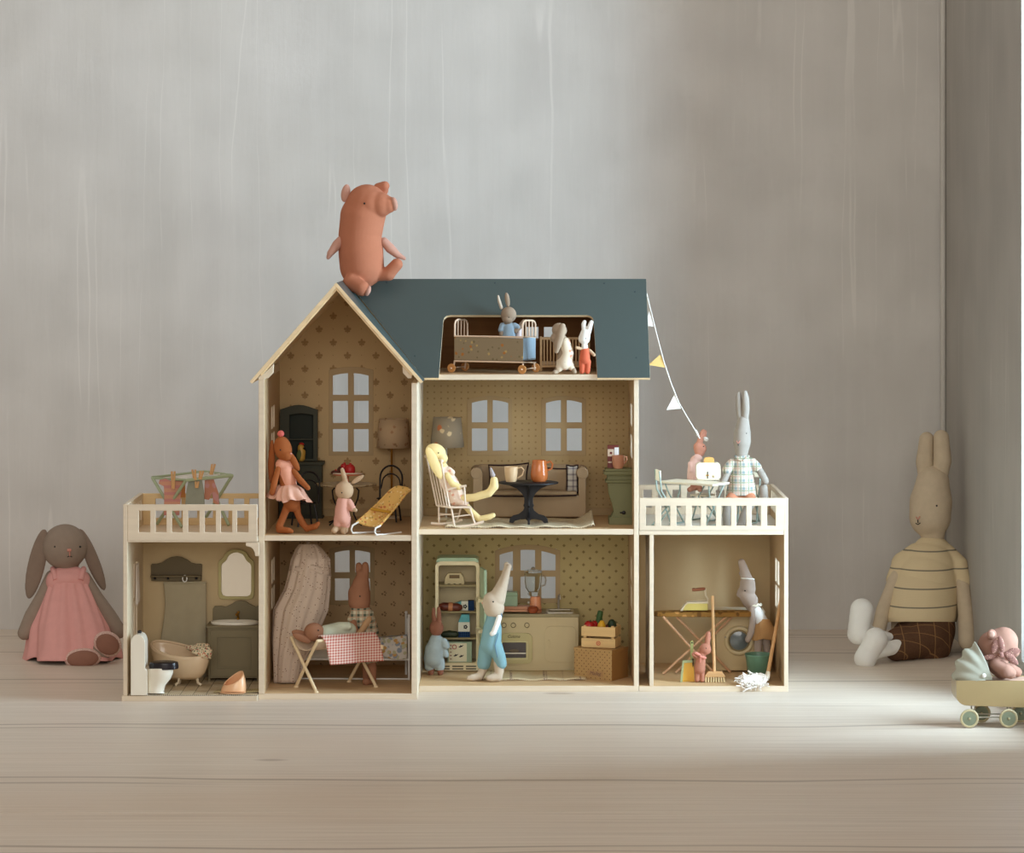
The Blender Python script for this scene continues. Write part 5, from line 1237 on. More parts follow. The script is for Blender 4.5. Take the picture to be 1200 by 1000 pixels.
# ------------------------------------------------------------------ attic
r = Rig('doll_cot', 'wheeled doll cot with taupe floral sides in the attic dormer', 'cot', 572, 437.6, z=AZ)
cotf = floral('taupe_floral_cotton', c(148, 132, 106), [c(176, 118, 66), c(186, 160, 108), c(124, 112, 84)], 72, .5, .24)
blue_lin = fabric('pale_blue_linen', c(150, 170, 184))
wire = paint('blush_cream_wire', c(236, 208, 180), .4)
X0, X1, d1 = 529, 616, 40
r.o.rotation_euler = (0, 0, rad(-22))
m = MB(); r.box(m, X0, X1, 396, 422.5, 0, .8); r.box(m, X0, X0 + .8, 396, 422.5, .8, d1); m.out('side_panel', cotf, r.o)
m = MB(); r.box(m, X0, X1, 396, 422.5, d1, d1 + .8); m.out('side_panel', cotf, r.o)
m = MB(); r.box(m, X1 - .8, X1, 396, 422.5, .8, d1); m.out('end_panel', blue_lin, r.o)  # pale blue puts the cool window light into this end's colour
m = MB(); r.box(m, X0, X1, 420.5, 422.5, .8, d1); m.out('bottom', cotf, r.o)
for y in (394.6, 424):
    m = MB(); r.tube(m, [(X0, y, 0), (X1, y, 0), (X1, y, d1), (X0, y, d1)], .95, 8, closed=True); m.out('frame_rail', wire, r.o)
for x in (X0 + .6, X1 - .4):
    m = MB(); r.tube(m, [(x, 394, 0), (x, 380, 0), (x, 376.6, 3), (x, 375.2, 9), (x, 375.2, d1 - 9), (x, 376.6, d1 - 3), (x, 380, d1), (x, 394, d1)], 1.1, 8); m.out('end_hoop', wire, r.o)
    for d in (10, 20, 30):
        m = MB(); r.tube(m, [(x, 394.4, d), (x, 375.6, d)], .75, 6); m.out('end_bar', wire, r.o)
whm = wood('turned_wheel_wood', c(206, 148, 88), .5, .1)
zc = 5.3 * r.u
for x in (X0 - 3, X1 - .5):
    ends = []
    for d in (-1.6, d1 + 1.6):
        a = Vector((r.P(x, 430, d).x, d * r.u, zc)); ends.append(a)
        Mx = Matrix.Translation(a) @ Matrix.Rotation(pi / 2, 4, 'X'); R_ = 5.2 * r.u
        m = MB(); m.lathe([(0, -.0016), (R_ * .9, -.0016), (R_, -.0008), (R_, .0008), (R_ * .9, .0016), (R_ * .45, .0012), (0, .0012)], n=24, M=Mx); w_ = m.out('wheel', whm, r.o)
        m = MB(); m.ball(a + Vector((0, -.0020, 0)), .0018); m.out('hub', wire, w_)
    m = MB(); m.tube(ends, .0011, 8); m.out('axle', wire, r.o)
    for d in (2, d1 - 2):
        m = MB(); r.tube(m, [(x + (2.5 if x < 550 else -.5), 424, d), (x + (1 if x < 550 else 0), 433, d)], 1.0, 6); m.out('leg', wire, r.o)
cot = r
r = Rig('stuffed_rabbit', 'grey rabbit in pale blue smock sitting up in the floral cot', 'soft toy', 596, 420, Y=cot.Y + 15 * cot.u)
greyb = fabric('warm_grey_linen', c(156, 136, 116))
r.blob('body', greyb, [[(595, 382, 0, 6), (596, 400, 0, 8), (596, 411, 0, 8)], [(614, 377, -2, 2.8), (610, 382, -2, 3), (604, 388, -3, 3)], [(588, 384, -3, 2.8), (587.5, 392, -5, 2.8)]], [(596, 369, 0, 9.2, 9, 9.6), (594.5, 375, -4, 6, 6, 4.6)], vox=.8)
r.blob('ear', fabric('pale_ear', c(200, 184, 166)), [[(587.6, 361, 1, 2), (585, 353, 1, 2.1), (583.8, 347, 1, 1.3)]], vox=.6)
r.blob('ear', greyb, ells=[(594.5, 351.5, 0, 3, 2, 9, -8)], vox=.6)
r.blob('smock', blue_lin, [[(596, 385, 0, 8), (595.5, 395, 0, 9.4), (596, 406, 0, 9.6)], [(589, 382, -2, 4), (587, 387, -4, 3.4)], [(603, 382, -2, 4), (607, 383.5, -3, 3.2)]], vox=.8)
r.dots(eye_m, [(596.3, 372, -9)], .7)
r = Rig('pillow', 'pink and white pillow behind the grey rabbit in cot', 'pillow', 609, 410, Y=cot.Y + 20 * cot.u)
r.blob('cover', floral('pink_white_pillow', c(232, 220, 222), [c(216, 150, 140)], 70, .5, .4), ells=[(608, 397, 0, 5, 11, 13, 8)], sm=3)
# slatted crib behind
r = Rig('slatted_crib', 'wooden slatted crib behind the floppy rabbit in the attic', 'crib', 655, 435.2, z=AZ)
slat_m = wood('crib_wood', c(206, 170, 124), .5, .1)
for x in (634, 690):
    for d in (0, 20):
        m = MB(); r.box(m, x - 1.3, x + 1.3, 395, 435, d - 1.3, d + 1.3); m.out('post', slat_m, r.o, bevel=.0004)
for d in (0, 20):
    for y in (397, 429.5):
        m = MB(); r.box(m, 634, 690, y - 1.1, y + 1.1, d - .9, d + .9); m.out('rail', slat_m, r.o, bevel=.0003)
    for k in range(1, 15):
        m = MB(); x = 634 + 56 * k / 15; r.box(m, x - .65, x + .65, 398, 429, d - .6, d + .6); m.out('slat', slat_m, r.o)
for x in (634, 690):
    for y in (397, 429.5):
        m = MB(); r.box(m, x - .9, x + .9, y - 1.1, y + 1.1, 0, 20); m.out('rail', slat_m, r.o)
m = MB(); r.box(m, 634.5, 689.5, 424, 428, 1, 19); m.out('mattress', fabric('crib_ticking', c(196, 170, 140)), r.o, bevel=.001)
r = Rig('stuffed_rabbit', 'grey floppy eared rabbit in cream romper bending toward the crib', 'soft toy', 660, 438.8, z=AZ)
gtaupe = fabric('taupe_grey_linen', c(166, 146, 124))
r.blob('body', gtaupe, [[(660, 398, 2, 5), (662, 410, 2, 7), (660, 424, 2, 8)], [(656, 428, 0, 4), (652, 436, -1, 2.9), (650, 436.2, -4, 2.7)], [(667, 428, 2, 4), (672.5, 434, 0, 3), (673.5, 436, -2, 2.6)]], [(655.5, 387, 0, 9, 9, 8.4, 25), (650.5, 396, -1, 5.5, 6, 6, 20)], vox=.8)
r.blob('ear', gtaupe, [[(659, 383, -8, 4.2), (656.5, 394, -10, 5), (653.5, 404, -9, 4.8), (652, 412, -8, 2.6)]], vox=.8)
crm = floral('cream_romper', c(222, 206, 182), [c(206, 140, 112), c(190, 176, 150)], 90, .4, .4)
r.blob('romper', crm, [[(662, 402, 2, 6.8), (664, 414, 2, 8.4), (661, 425, 2, 9.2)], [(657, 428, 0, 5.4), (655, 432, 0, 4.4)], [(667, 427, 2, 5.4), (670, 431.4, 1, 4)]], vox=.8)
r = Rig('stuffed_rabbit', 'small white rabbit in terracotta trousers standing right in the attic', 'soft toy', 685.5, 438.8, z=AZ)
r.blob('body', white_fab, [[(685, 405, 0, 3.6), (685, 412, 0, 5)], [(684.5, 397, 0, 6.8), (686, 391, 0, 6)], [(685, 389, 1, 3.4), (684, 380, 1, 2.9), (685, 377.6, 1, 2.6)], [(689.5, 389, -1, 3.4), (692, 380, -1, 2.8), (693, 377.8, -1, 2.6)]], vox=.7)
r.blob('trousers', fabric('terracotta_cotton', c(206, 104, 76), var=.05), [[(685.5, 412, 0, 5.6), (685.3, 421, 0, 6.2)], [(682, 424, 0, 3.6), (682, 435.4, 0, 3.1)], [(689, 424, 0, 3.6), (688.6, 435.4, 0, 3.1)]], vox=.7)
r.blob('arm', beige, [[(681, 409, -2, 2), (675.5, 407.6, -4, 1.9)]], vox=.6); r.blob('arm', beige, [[(691, 411, -1, 2), (696, 416, -2, 2.2)]], vox=.6)
r.dots(eye_m, [(686.5, 396.8, -6.8)], .6)

# ------------------------------------------------------------------ kitchen (main ground floor)
KZ = FZ + .0006
mintf = paint('mint_enamel', c(168, 190, 158), .3); creamf = paint('cream_enamel', c(226, 210, 170), .3, .02)
r = Rig('fridge', 'open mint and cream fridge with filled shelves at left of the kitchen', 'fridge', 536, 787, z=KZ)
dd = (BY - .005 - r.Y) / r.u; dd = min(dd, 34)
m = MB(); r.plate(m, rrect(510, 562, -1, -1, 0) if False else [(510, 786), (562, 786), (562, 664), (560.4, 660), (556, 658), (516, 658), (511.6, 660), (510, 664)][::-1], [rrect(514, 558, 662.5, 777, 3)], -1.5, 1.5); m.out('front_frame', creamf, r.o, bevel=.0005)
m = MB(); r.box(m, 510.5, 513.5, 661, 786, 1.5, dd); r.box(m, 558.5, 561.5, 661, 786, 1.5, dd); r.box(m, 511, 561, 777, 786, 1.5, dd); r.box(m, 511, 561, 658, 661, 1.5, dd); r.box(m, 513, 559, 661, 777, dd - 1.5, dd); m.out('body', paint('fridge_inside', c(206, 188, 146), .4), r.o)
m = MB(); r.plate(m, [(511, 659), (561, 659), (560, 656), (556, 654), (516, 654), (512, 656)][::-1], [], 0, dd); m.out('top_cap', mintf, r.o, bevel=.0006)
for y in (686, 717, 748):
    m = MB(); r.box(m, 513.6, 558.4, y, y + 1.8, 2, dd - 1.6); m.out('shelf', paint('olive_shelf', c(150, 134, 92), .4), r.o)
for y in (780.2, 783.2):
    for x0, x1 in ((514, 527), (530, 543), (546, 558)):
        m = MB(); r.box(m, x0, x1, y, y + 1.3, -1.9, -1.3); m.out('vent_slot', paint('dark_vent', c(58, 50, 34), .7), r.o)
m = MB(); hg = r.P(562.5, 786, 0); ang = rad(-80)
m.box(0, .052, -.0028, .0028, 0, .184, Matrix.Translation((hg.x + .0022, -.003, .022)) @ Matrix.Rotation(ang, 4, 'Z')); dr = m.out('door', mintf, r.o, bevel=.0012)
for k, z in enumerate((.06, .12)):
    m = MB(); m.box(.008, .044, -.012, -.0028, z, z + .006, Matrix.Translation((hg.x + .0022, -.003, .022)) @ Matrix.Rotation(ang, 4, 'Z')); m.out('door_shelf', creamf, dr)
fr_ = r
def infridge(name, label, cat, px, py, d=8): return Rig(name, label, cat, px, py, Y=fr_.Y + d * fr_.u)
q = infridge('egg_carton', 'cream egg carton with window on the top fridge shelf', 'egg carton', 532, 685.8)
m = MB(); q.plate(m, [(520.5, 684), (522, 676), (525, 672), (540, 672), (543, 676), (544.5, 684), (542, 685.8), (539.5, 683.8), (536, 685.8), (533, 683.8), (529.5, 685.8), (526, 683.8), (523, 685.8)][::-1], [], 0, 9); m.out('shell', paint('cream_carton', c(206, 190, 150), .7), q.o, bevel=.0006)
m = MB(); q.box(m, 526.5, 538.5, 674, 678, -.3, .1); m.out('label_panel', paint('brown_label', c(112, 88, 54), .6), q.o)
q = infridge('sausage', 'dark red brown sausage with label lying on second fridge shelf', 'sausage', 527, 716.8, 6)
q.blob('casing', paint('red_brown_sausage', c(96, 42, 30), .4), [[(516, 711, 0, 3.4), (520, 711, 0, 5), (536, 712, 0, 5), (539, 712, 0, 3.6)]], vox=.8)
m = MB(); q.tube(m, [(525.5, 711.3, 0), (530.5, 711.6, 0)], 5.3, 16); m.out('label_band', paint('tan_label', c(186, 124, 82), .6), q.o)
mk_w, mk_b, mk_t = paint('white_milk_carton', c(222, 220, 204), .45, .02), checks('navy_checked_print', c(44, 70, 110), c(20, 34, 60), .004, .5, 'xz', .5), paint('turquoise_print', c(88, 168, 176), .45, .03)
def flower(m_, q, x, y, d=-.35):
    m = MB()
    for k in range(5):
        a = 2 * pi * k / 5
        q.ball(m, x + 1.6 * math.cos(a), y + 1.6 * math.sin(a), d, 1.0, .3, 1.0, n=8, mm=6)
    m.out('printed_flower', eye_m, q.o)
q = infridge('milk_carton', 'white and turquoise milk carton lying on the second fridge shelf', 'milk carton', 544, 716.8, 10)
m = MB(); q.box(m, 540.5, 548.5, 705, 716.8, 0, 11); m.out('carton', mk_w, q.o, bevel=.0003)
m = MB(); q.plate(m, [(532.5, 708), (540.5, 705), (540.5, 716.8), (532.5, 714)], [], 0, 11); m.out('gable_top', mk_t, q.o)
m = MB(); q.box(m, 548.5, 555.5, 704.8, 716.8, -.1, 11.1); m.out('printed_base', mk_b, q.o)
flower(None, q, 545, 711)
q = infridge('milk_carton', 'turquoise topped milk carton standing on the third fridge shelf', 'milk carton', 543.5, 747.8, 6)
m = MB(); q.box(m, 537, 550.5, 729.5, 740.5, 0, 11); m.out('carton', mk_w, q.o, bevel=.0003)
m = MB(); q.plate(m, [(537, 729.5), (550.5, 729.5), (550, 720.5), (541, 720.5)][::-1], [], 1, 10); m.out('gable_top', mk_t, q.o)
m = MB(); q.box(m, 536.9, 550.6, 740.5, 747.8, -.1, 11.1); m.out('printed_base', mk_b, q.o)
flower(None, q, 545.5, 735)
q = infridge('cucumber', 'dark green cucumber lying beside the standing milk carton', 'vegetable', 527, 747.8, 6)
q.blob('skin', paint('dark_green_skin', c(44, 54, 34), .5), [[(520, 743.6, 0, 3.6), (527, 743.2, 0, 4.4), (534, 743.6, 0, 3.8)]], vox=.8)
q = infridge('biscuit_box', 'pale mint biscuit box with printed birds on fridge floor', 'box', 539, 776.8, 5)
m = MB(); q.box(m, 524.5, 553, 752.5, 776.8, 0, 12); m.out('box', paint('pale_mint_box', c(160, 178, 152), .5), q.o, bevel=.0004)
m = MB(); q.box(m, 526, 547, 754, 775.5, -.3, .1); m.out('printed_panel', paint('cream_print', c(228, 220, 190), .5), q.o)
m = MB(); q.tube(m, [(532.5 + 2.4 * math.cos(k * pi / 8), 758.5 + 2.4 * math.sin(k * pi / 8), -.4) for k in range(16)], .5, 5, closed=True); m.out('printed_ring', paint('red_print', c(178, 78, 66), .5), q.o)
for x, y in ((540, 757.5), (534, 768), (540.5, 769)):
    m = MB(); q.plate(m, [(x - 3, y + 1), (x - 1, y + 1.6), (x + 1.6, y + .6), (x + 3.4, y - 1.6), (x + 1, y - .6), (x - .6, y - 1.4), (x - .8, y - .2)][::-1], [], -.45, -.3); m.out('printed_bird', eye_m, q.o)
for y in (756, 760, 764, 768, 772):
    m = MB(); q.box(m, 527.2, 529.4, y, y + 1, -.42, -.3); m.out('printed_line', paint('brown_print', c(140, 96, 76), .6), q.o)
# small brown rabbit in pale blue trousers
mauve = fabric('mauve_brown_linen', c(142, 94, 74))
r = Rig('stuffed_rabbit', 'small mauve brown rabbit in pale blue dungarees left of the fridge', 'soft toy', 510, 791, z=KZ)
r.blob('body', mauve, [[(511, 748, 0, 5), (510, 765, 0, 8)], [(505, 780, 0, 4.2), (505, 788, -1, 4)], [(516, 780, 0, 4.2), (516, 788, -1, 4)]], [(511.5, 736, 0, 8.4, 8, 9.5)], vox=.85)
for e in ([(509.5, 729, 0, 3.2), (508, 720, 0, 2.6), (508.5, 714, 0, 2)], [(514.5, 728, 0, 3.2), (514.5, 719, 0, 2.6), (514, 713, 0, 2)]): r.blob('ear', mauve, [e], vox=.7)
pbl = fabric('pale_blue_cotton', c(164, 176, 178))
r.blob('dungarees', pbl, [[(511, 751, 0, 8), (509, 762, 0, 11), (508, 772, 0, 11.5)], [(503.5, 774, 0, 6.4), (503.5, 781.5, 0, 6)], [(514.5, 774, 0, 6.4), (515.5, 781.5, 0, 6)], [(520, 752, -3, 4.4), (523, 757, -5, 4.4)], [(521, 762, -3, 3), (523, 768, -3, 3.2)]], vox=.85)
# rabbit in turquoise dungarees
stone = fabric('stone_grey_linen', c(196, 178, 156), var=.05)
turq = fabric('turquoise_cotton', c(128, 164, 170), var=.05)
r = Rig('stuffed_rabbit', 'tall stone grey rabbit in turquoise dungarees facing the open fridge', 'soft toy', 572, 798.5, z=KZ)
r.blob('body', stone, [[(577, 705, 0, 11.5), (579, 713, 0, 12)], [(575, 704, -1, 7), (571.5, 708, -1, 6.6)], [(582, 702, 0, 10.5), (587, 690, 0, 7.6), (592, 676, 0, 5.2), (594.5, 666, 0, 4.2), (594, 662, 0, 3.4)],
      [(578, 728, 0, 8), (576, 755, 0, 10)], [(571, 770, 4, 5), (566, 785, 4, 5.4), (562, 793, 2, 5), (553, 794.5, -2, 4.2), (549.5, 795, -3, 3.2)], [(583, 775, -4, 5), (585, 786, -4, 6), (583.5, 793, -5, 6), (576, 794.8, -8, 4.6), (572.5, 795, -9, 3.6)]], vox=.9)
r.blob('ear', stone, [[(587, 690, -3, 4.4), (592.5, 675, -3, 4.2), (596.5, 664, -3, 3.4)]], vox=.8)
r.blob('dungarees', turq, [[(578, 724, 0, 8), (577, 737, 0, 11), (575, 756, 1, 12.5)], [(570, 760, 3, 9), (567, 778, 4, 8)], [(580, 758, -2, 9), (585, 770, -4, 7.6), (587, 778, -4, 7)]], vox=.9)
m = MB(); r.tube(m, [(584, 742, -10.6), (580, 757, -11.6), (583, 771, -11)], .5, 6); r.tube(m, [(586, 716.5, -7), (588.5, 722, -6), (586, 727, -8)], .6, 6); m.out('piping', fabric('blue_stitching', c(96, 130, 158)), r.o, kind='stuff')
r.blob('arm', white_fab, [[(585, 724, -9, 3.4), (582, 733, -11.5, 3.4), (578.5, 741.5, -12.5, 3.4), (576.5, 743, -12.5, 3)]], vox=.8)
r.dots(eye_m, [(578, 705.5, -11.3)], 1.0)
m = MB(); r.ball(m, 565.4, 707, -2, 1.2); m.out('nose', nose_pink, r.o)
# kitchen unit
ku = paint('cream_kitchen_enamel', c(208, 190, 148), .35, .03); ku_top = paint('olive_steel_top', c(146, 134, 100), .3, .03, .3)
r = Rig('kitchen_unit', 'cream toy kitchen unit with oven, knobs and sink below the window', 'kitchen unit', 630, 787, z=KZ)
dd = (BY - .0045 - r.Y) / r.u
m = MB(); r.box(m, 572, 678, 723, 786.5, 0, dd); m.out('body', ku, r.o, bevel=.0012)
m = MB(); r.plate(m, rect(571, 679, 719.5, 723.5), [], -1.2, dd); m.out('worktop', ku_top, r.o, bevel=.0006)
m = MB(); r.plate(m, rrect(586, 624, 742, 778, 7, 6), [rrect(588.5, 616.5, 752.8, 771.2, 1.2)], -1.6, 0); od = m.out('oven_door', paint('olive_cream_enamel', c(196, 184, 134), .35, .02), r.o, bevel=.0005)
m = MB(); r.plate(m, rrect(585, 619.5, 750.8, 773.6, 2.6, 4), [rrect(588.3, 616.7, 752.9, 771, 1.2)], -2.4, -1.4); m.out('oven_window_frame', paint('pale_olive_enamel', c(206, 196, 148), .35, .02), r.o, bevel=.0003)
m = MB(); r.box(m, 588, 617, 752.5, 771.5, -.5, -.05); m.out('oven_window', paint('dark_oven_print', c(66, 56, 52), .25, .03, spec=.6), r.o)
m = MB(); r.box(m, 588.4, 616.6, 765, 766.4, -1.3, -.6); m.out('oven_rack', steel_m, r.o)
m = MB(); r.lathe(m, 602.5, [(0, 764.6), (6.5, 764.6), (5.4, 762), (2, 759.6), (0, 759.4)], -.2, 16, sy=.2) if False else r.ball(m, 602.5, 763, -.6, 5.5, .5, 2.0); m.out('printed_cake', paint('printed_brown', c(104, 90, 70), .5), r.o)
text_part('Cuisine', 4.9 * r.u, paint('dark_olive_lettering', c(74, 64, 38), .6), r.o, r.P(602, 746.3, -1.75), shear=.25)
m = MB(); r.box(m, 594.5, 611, 779, 780.2, -.7, .2); m.out('oven_latch', ku, r.o, bevel=.0003)
m = MB(); r.plate(m, rrect(638.5, 675, 734, 776, 7, 6), [], -1.0, 0); m.out('door', ku, r.o, bevel=.0006)
m = MB(); r.box(m, 642, 644.2, 750, 760, -2.0, -.8); m.out('door_handle', ku, r.o, bevel=.0004)
for x in (590.5, 601.5, 617.5):
    m = MB(); Mx = Matrix.Translation(r.P(x, 733, 0)) @ Matrix.Rotation(pi / 2, 4, 'X'); u = r.u
    m.lathe([(0, 0), (3.4 * u, 0), (3.4 * u, .6 * u), (2.6 * u, .9 * u), (1.7 * u, 1.0 * u), (1.7 * u, 2.6 * u), (0, 2.8 * u)], n=20, M=Mx); k_ = m.out('knob', ku, r.o)
    m = MB(); r.tube(m, [(x + 2.7 * math.cos(k * pi / 8), 733 + 2.7 * math.sin(k * pi / 8), -1.0) for k in range(16)], .35, 5, closed=True); m.out('knob_ring', paint('dark_olive_ring', c(92, 80, 50), .5), k_)
ktop = r.P(0, 719.5, 0).z
m = MB(); m.plate(rrect(r.P(640, 0).x, r.P(673, 0).x, 6 * r.u, (dd - 12) * r.u, .004), [rrect(r.P(643, 0).x, r.P(670, 0).x, 8 * r.u, (dd - 14) * r.u, .003)], ktop, ktop + .0014, plane='xy'); m.out('sink_rim', steel_m, r.o)
m = MB(); m.plate(rrect(r.P(642.5, 0).x, r.P(670.5, 0).x, 7.6 * r.u, (dd - 13.6) * r.u, .003), [], ktop + .0001, ktop + .0005, plane='xy'); m.out('sink_basin', paint('sink_steel', c(140, 128, 100), .35, .05, .6), r.o)
dt = dd - 9
m = MB(); r.tube(m, [(654.5, 719, dt), (654.5, 704, dt), (654.8, 700, dt - .5), (655.6, 697.2, dt - 2), (656.4, 699, dt - 4), (656.6, 703, dt - 4.6)], [1.7, 1.2, 1.1, 1.1, 1.0, 1.0]); r.tube(m, [(654.5, 720, dt), (654.5, 714, dt)], 2.0, 10); m.out('tap', steel_m, r.o)
m = MB(); r.tube(m, [(660, 719.5, dt), (660, 716, dt)], .9); r.ball(m, 660, 715, dt, 2.2, 2.2, 1.4); m.out('tap_handle', steel_m, r.o)
kt = r
def onk(name, label, cat, px, d, **kw): 
    q = Rig(name, label, cat, px, 719.5, Y=kt.Y + d * kt.u, **kw); q.loc.z = kt.loc.z + ktop
    if q.o: q.o.location = q.loc
    q.z0 = q.loc.z; return q
q = onk('blender', 'coral blender with glass jar and chrome dial on the kitchen unit', 'blender', 627, 12)
coral = paint('coral_enamel', c(224, 150, 110), .3, .03)
m = MB(); q.lathe(m, 627.5, [(7.4, 717.6), (7.2, 715), (6.2, 701), (5.6, 699), (0, 698.6)], 0, 24); m.out('base', coral, q.o)
m = MB(); q.ball(m, 619.6, 706.4, -3, 1.8, 1.8, 1.8); m.out('dial', steel_m, q.o)
m = MB(); q.lathe(m, 624.8, [(5.4, 698.4), (6.4, 696), (5.6, 694), (9.0, 689), (10.0, 682), (10.4, 671), (9.6, 671), (9.2, 682), (8.2, 688.4), (5.0, 693.4), (0, 693.8)], 0, 28); m.out('jar', glass('blender_glass', (.93, .95, .93, 1)), q.o)
m = MB(); q.lathe(m, 624.8, [(10.6, 671), (10.2, 668.6), (3, 667.4), (1.8, 665), (0, 664.4)], 0, 24); m.out('lid', glass('smoky_lid', (.75, .72, .66, 1)), q.o)
m = MB(); q.tube(m, [(634.6, 674, 0), (638.6, 675, 0), (639.6, 680, 0), (638.6, 685.5, 0), (635, 687, 0)], 1.0); m.out('handle', glass('handle_glass', (.8, .78, .74, 1)), q.o)
q = onk('cutting_board', 'pinkish wooden cutting board lying on left of the kitchen worktop', 'cutting board', 605, 3)
pw = wood('pink_beech', c(204, 146, 112), .5, .1)
m = MB(); q.box(m, 586, 621, 714.6, 717.4, 0, 20); m.out('board', pw, q.o, bevel=.0005)
q2 = onk('cutting_board', 'shorter upper cutting board under the mint bread tin', 'cutting board', 603, 8)
m = MB(); q2.box(m, 587, 620, 711.2, 714.2, 0, 16); m.out('board', wood('rose_beech', c(214, 158, 126), .5, .1), q2.o, bevel=.0005)
q3 = onk('bread_tin', 'mint lidded bread tin with wire handle on the stacked boards', 'tin', 597, 12)
m = MB(); q3.plate(m, rrect(588, 606.5, 694.5, 711, 1.6, 3), [], 0, 14); m.out('box', paint('mint_tin', c(160, 186, 156), .35), q3.o, bevel=.0006)
m = MB(); q3.box(m, 587.6, 606.9, 698.2, 699.2, -.3, 14.3); m.out('lid_seam', paint('mint_tin_edge', c(140, 164, 134), .35), q3.o)
m = MB(); q3.tube(m, [(592, 694.5, 7), (593, 692.2, 7), (600, 691.6, 7), (602, 694.5, 7)], .5, 6); m.out('handle', steel_m, q3.o)
q = onk('gourd_pot', 'round reddish brown pot at front of the kitchen worktop', 'pot', 624, 1)
m = MB(); q.lathe(m, 624.5, [(0, 718.6), (4, 718.6), (6.4, 716), (6.6, 713), (4.6, 710.8), (1.6, 710.4), (0, 710.6)], 0, 24); m.out('body', paint('red_brown_glaze', c(148, 72, 42), .3, .06), q.o)
m = MB(); q.tube(m, [(630.6, 715, 0), (634.5, 715.4, 0)], 1.1, 8); m.out('handle', paint('red_brown_handle', c(140, 76, 46), .4), q.o)
# kitchen rug
kr = Mat('cream_kitchen_rug', .95, spec=.1); kn = kr.noise(120, 3); kv = kr.noise(1.0, 2, kr.vec(kr.x * 60, 0.0, 0.0))
kr = kr.color(kr.mix(kv.step(.56, .64) * kn.gt(.45) * .7, kr.mix(kn, c(206, 184, 142), c(228, 208, 170)), c(140, 104, 100)))
r = Rig('rug', 'cream kitchen rug with mauve streaks and fringe in front of the oven', 'rug', 623, 797.6, z=KZ)
kg = lambda u, v: Vector(((559 + 128 * u - 623) * r.u, (64 * v) * r.u, .0018 + .0012 * math.sin(u * 22) * (1 - v) + .0006 * math.sin(u * 9)))
m = MB(); m.grid(kg, 50, 8); m.out('weave', kr, r.o, solid=.0015)
m = MB()
for k in range(52):
    p = kg(k / 51, 0); m.tube([p, p + Vector((.0008 * math.sin(k * 4), -.002, -.0004)), p + Vector((.0012 * math.sin(k * 7), -.0036, -.0012))], .0006, 5)
m.out('fringe', fabric('cream_fringe_kitchen', c(232, 216, 186)), r.o, kind='stuff')
# patterned box and crate (both turned)
def corner(px, py, z):
    k = (CZ - z) / ((py - HZ) * S); return Vector(((px - CX) * S * k, D * (k - 1), z))
kraft = motif('kraft_dotted_print', c(186, 150, 100), c(96, 66, 48), .0105, .0052, [(0, 0, .0011, .0011)], amt=.85)
kraft_side = paint('kraft_card', c(160, 116, 62), .7)
cF = corner(717, 798.5, KZ)
bx = thing('gift_box', 'kraft box printed with small dark dots under the vegetable crate', 'box', cF, rad(-33))
m = MB(); m.box(-.0855, 0, 0, .061, 0, .0575); m.out('box', None, bx, mats=[kraft, kraft_side], pick=lambda f: 1 if f.normal.x > .9 else 0, bevel=.0006)
m = MB(); m.box(-.0862, .0006, -.0006, .0616, .0530, .0590); m.out('lid', None, bx, mats=[kraft, kraft_side], pick=lambda f: 1 if f.normal.x > .9 else 0, bevel=.0006)
m = MB(); m.box(-.055, -.020, -.0004, 0, .0065, .0165); m.out('blank_field', paint('kraft_plain', c(178, 138, 92), .7), bx)
text_part('Maileg', .0098, paint('faded_brown_lettering', c(120, 90, 78), .7), bx, (-.0375, -.0007, .0115), shear=.35)
cz = cF.z + .0592
cr_w = wood('crate_pine', c(228, 192, 134), .55, .1)
cc_ = Vector((0.1995, .166, cz))
cr = thing('vegetable_crate', 'slatted pine crate with red emblem full of vegetables on kraft box', 'crate', cc_, rad(-16))
W_, L_, H_ = .0675, .046, .041
for z0, z1 in ((.001, .0185), (.0225, .041)):
    for y0 in (0, L_ - .003):
        m = MB(); m.box(-W_, 0, y0, y0 + .003, z0, z1); m.out('slat', cr_w, cr, bevel=.0005)
    for x0 in (-W_ + .0005, -.0035):
        m = MB(); m.box(x0, x0 + .003, .0031, L_ - .0031, z0, z1); m.out('slat', cr_w, cr, bevel=.0005)
for x in (-W_ + .0062, -.0062):
    for y in (.0056, L_ - .0056):
        m = MB(); m.box(x - .0026, x + .0026, y - .0025, y + .0025, 0.0006, .043); m.out('corner_post', cr_w, cr)
m = MB(); m.box(-W_ + .0036, -.0036, .0031, L_ - .0031, 0, .003); m.out('bottom', cr_w, cr)
m = MB()
m.tube([(-.0335 + .0036 * math.cos(k * pi / 10), -.0004, .0095 + .0036 * math.sin(k * pi / 10)) for k in range(20)], .0007, 6, closed=True)
m.plate([(-.0335 + .0017 * math.cos(rad(a)) * (1 if i % 2 else .55), .0095 + .0017 * math.sin(rad(a)) * (1 if i % 2 else .55)) for i, a in enumerate(range(0, 360, 36))], [], -.0006, .0)
m.out('emblem', paint('red_stamp', c(206, 92, 72), .6), cr, kind='stuff')
def incrate(x, y, z): return cc_ + Matrix.Rotation(rad(-16), 3, 'Z') @ Vector((x, y, z))
def veg(name, label, p, shapes):
    t = thing(name, label, 'vegetable', incrate(*p))
    for nm, mt, prof, rx, sc_ in shapes:
        m = MB(); m.lathe([(a * sc_, b * sc_) for a, b in prof], n=20, M=Matrix.Rotation(rad(rx[0]), 4, 'X') @ Matrix.Rotation(rad(rx[1]), 4, 'Y')); m.out(nm, mt, t)
    return t
redp, greenp, yel, dgr = paint('red_pepper_skin', c(176, 32, 30), .3, .05), paint('cucumber_green', c(56, 88, 42), .45, .08), paint('yellow_pear_skin', c(220, 168, 40), .4, .06), paint('deep_green_skin', c(32, 52, 30), .5, .08)
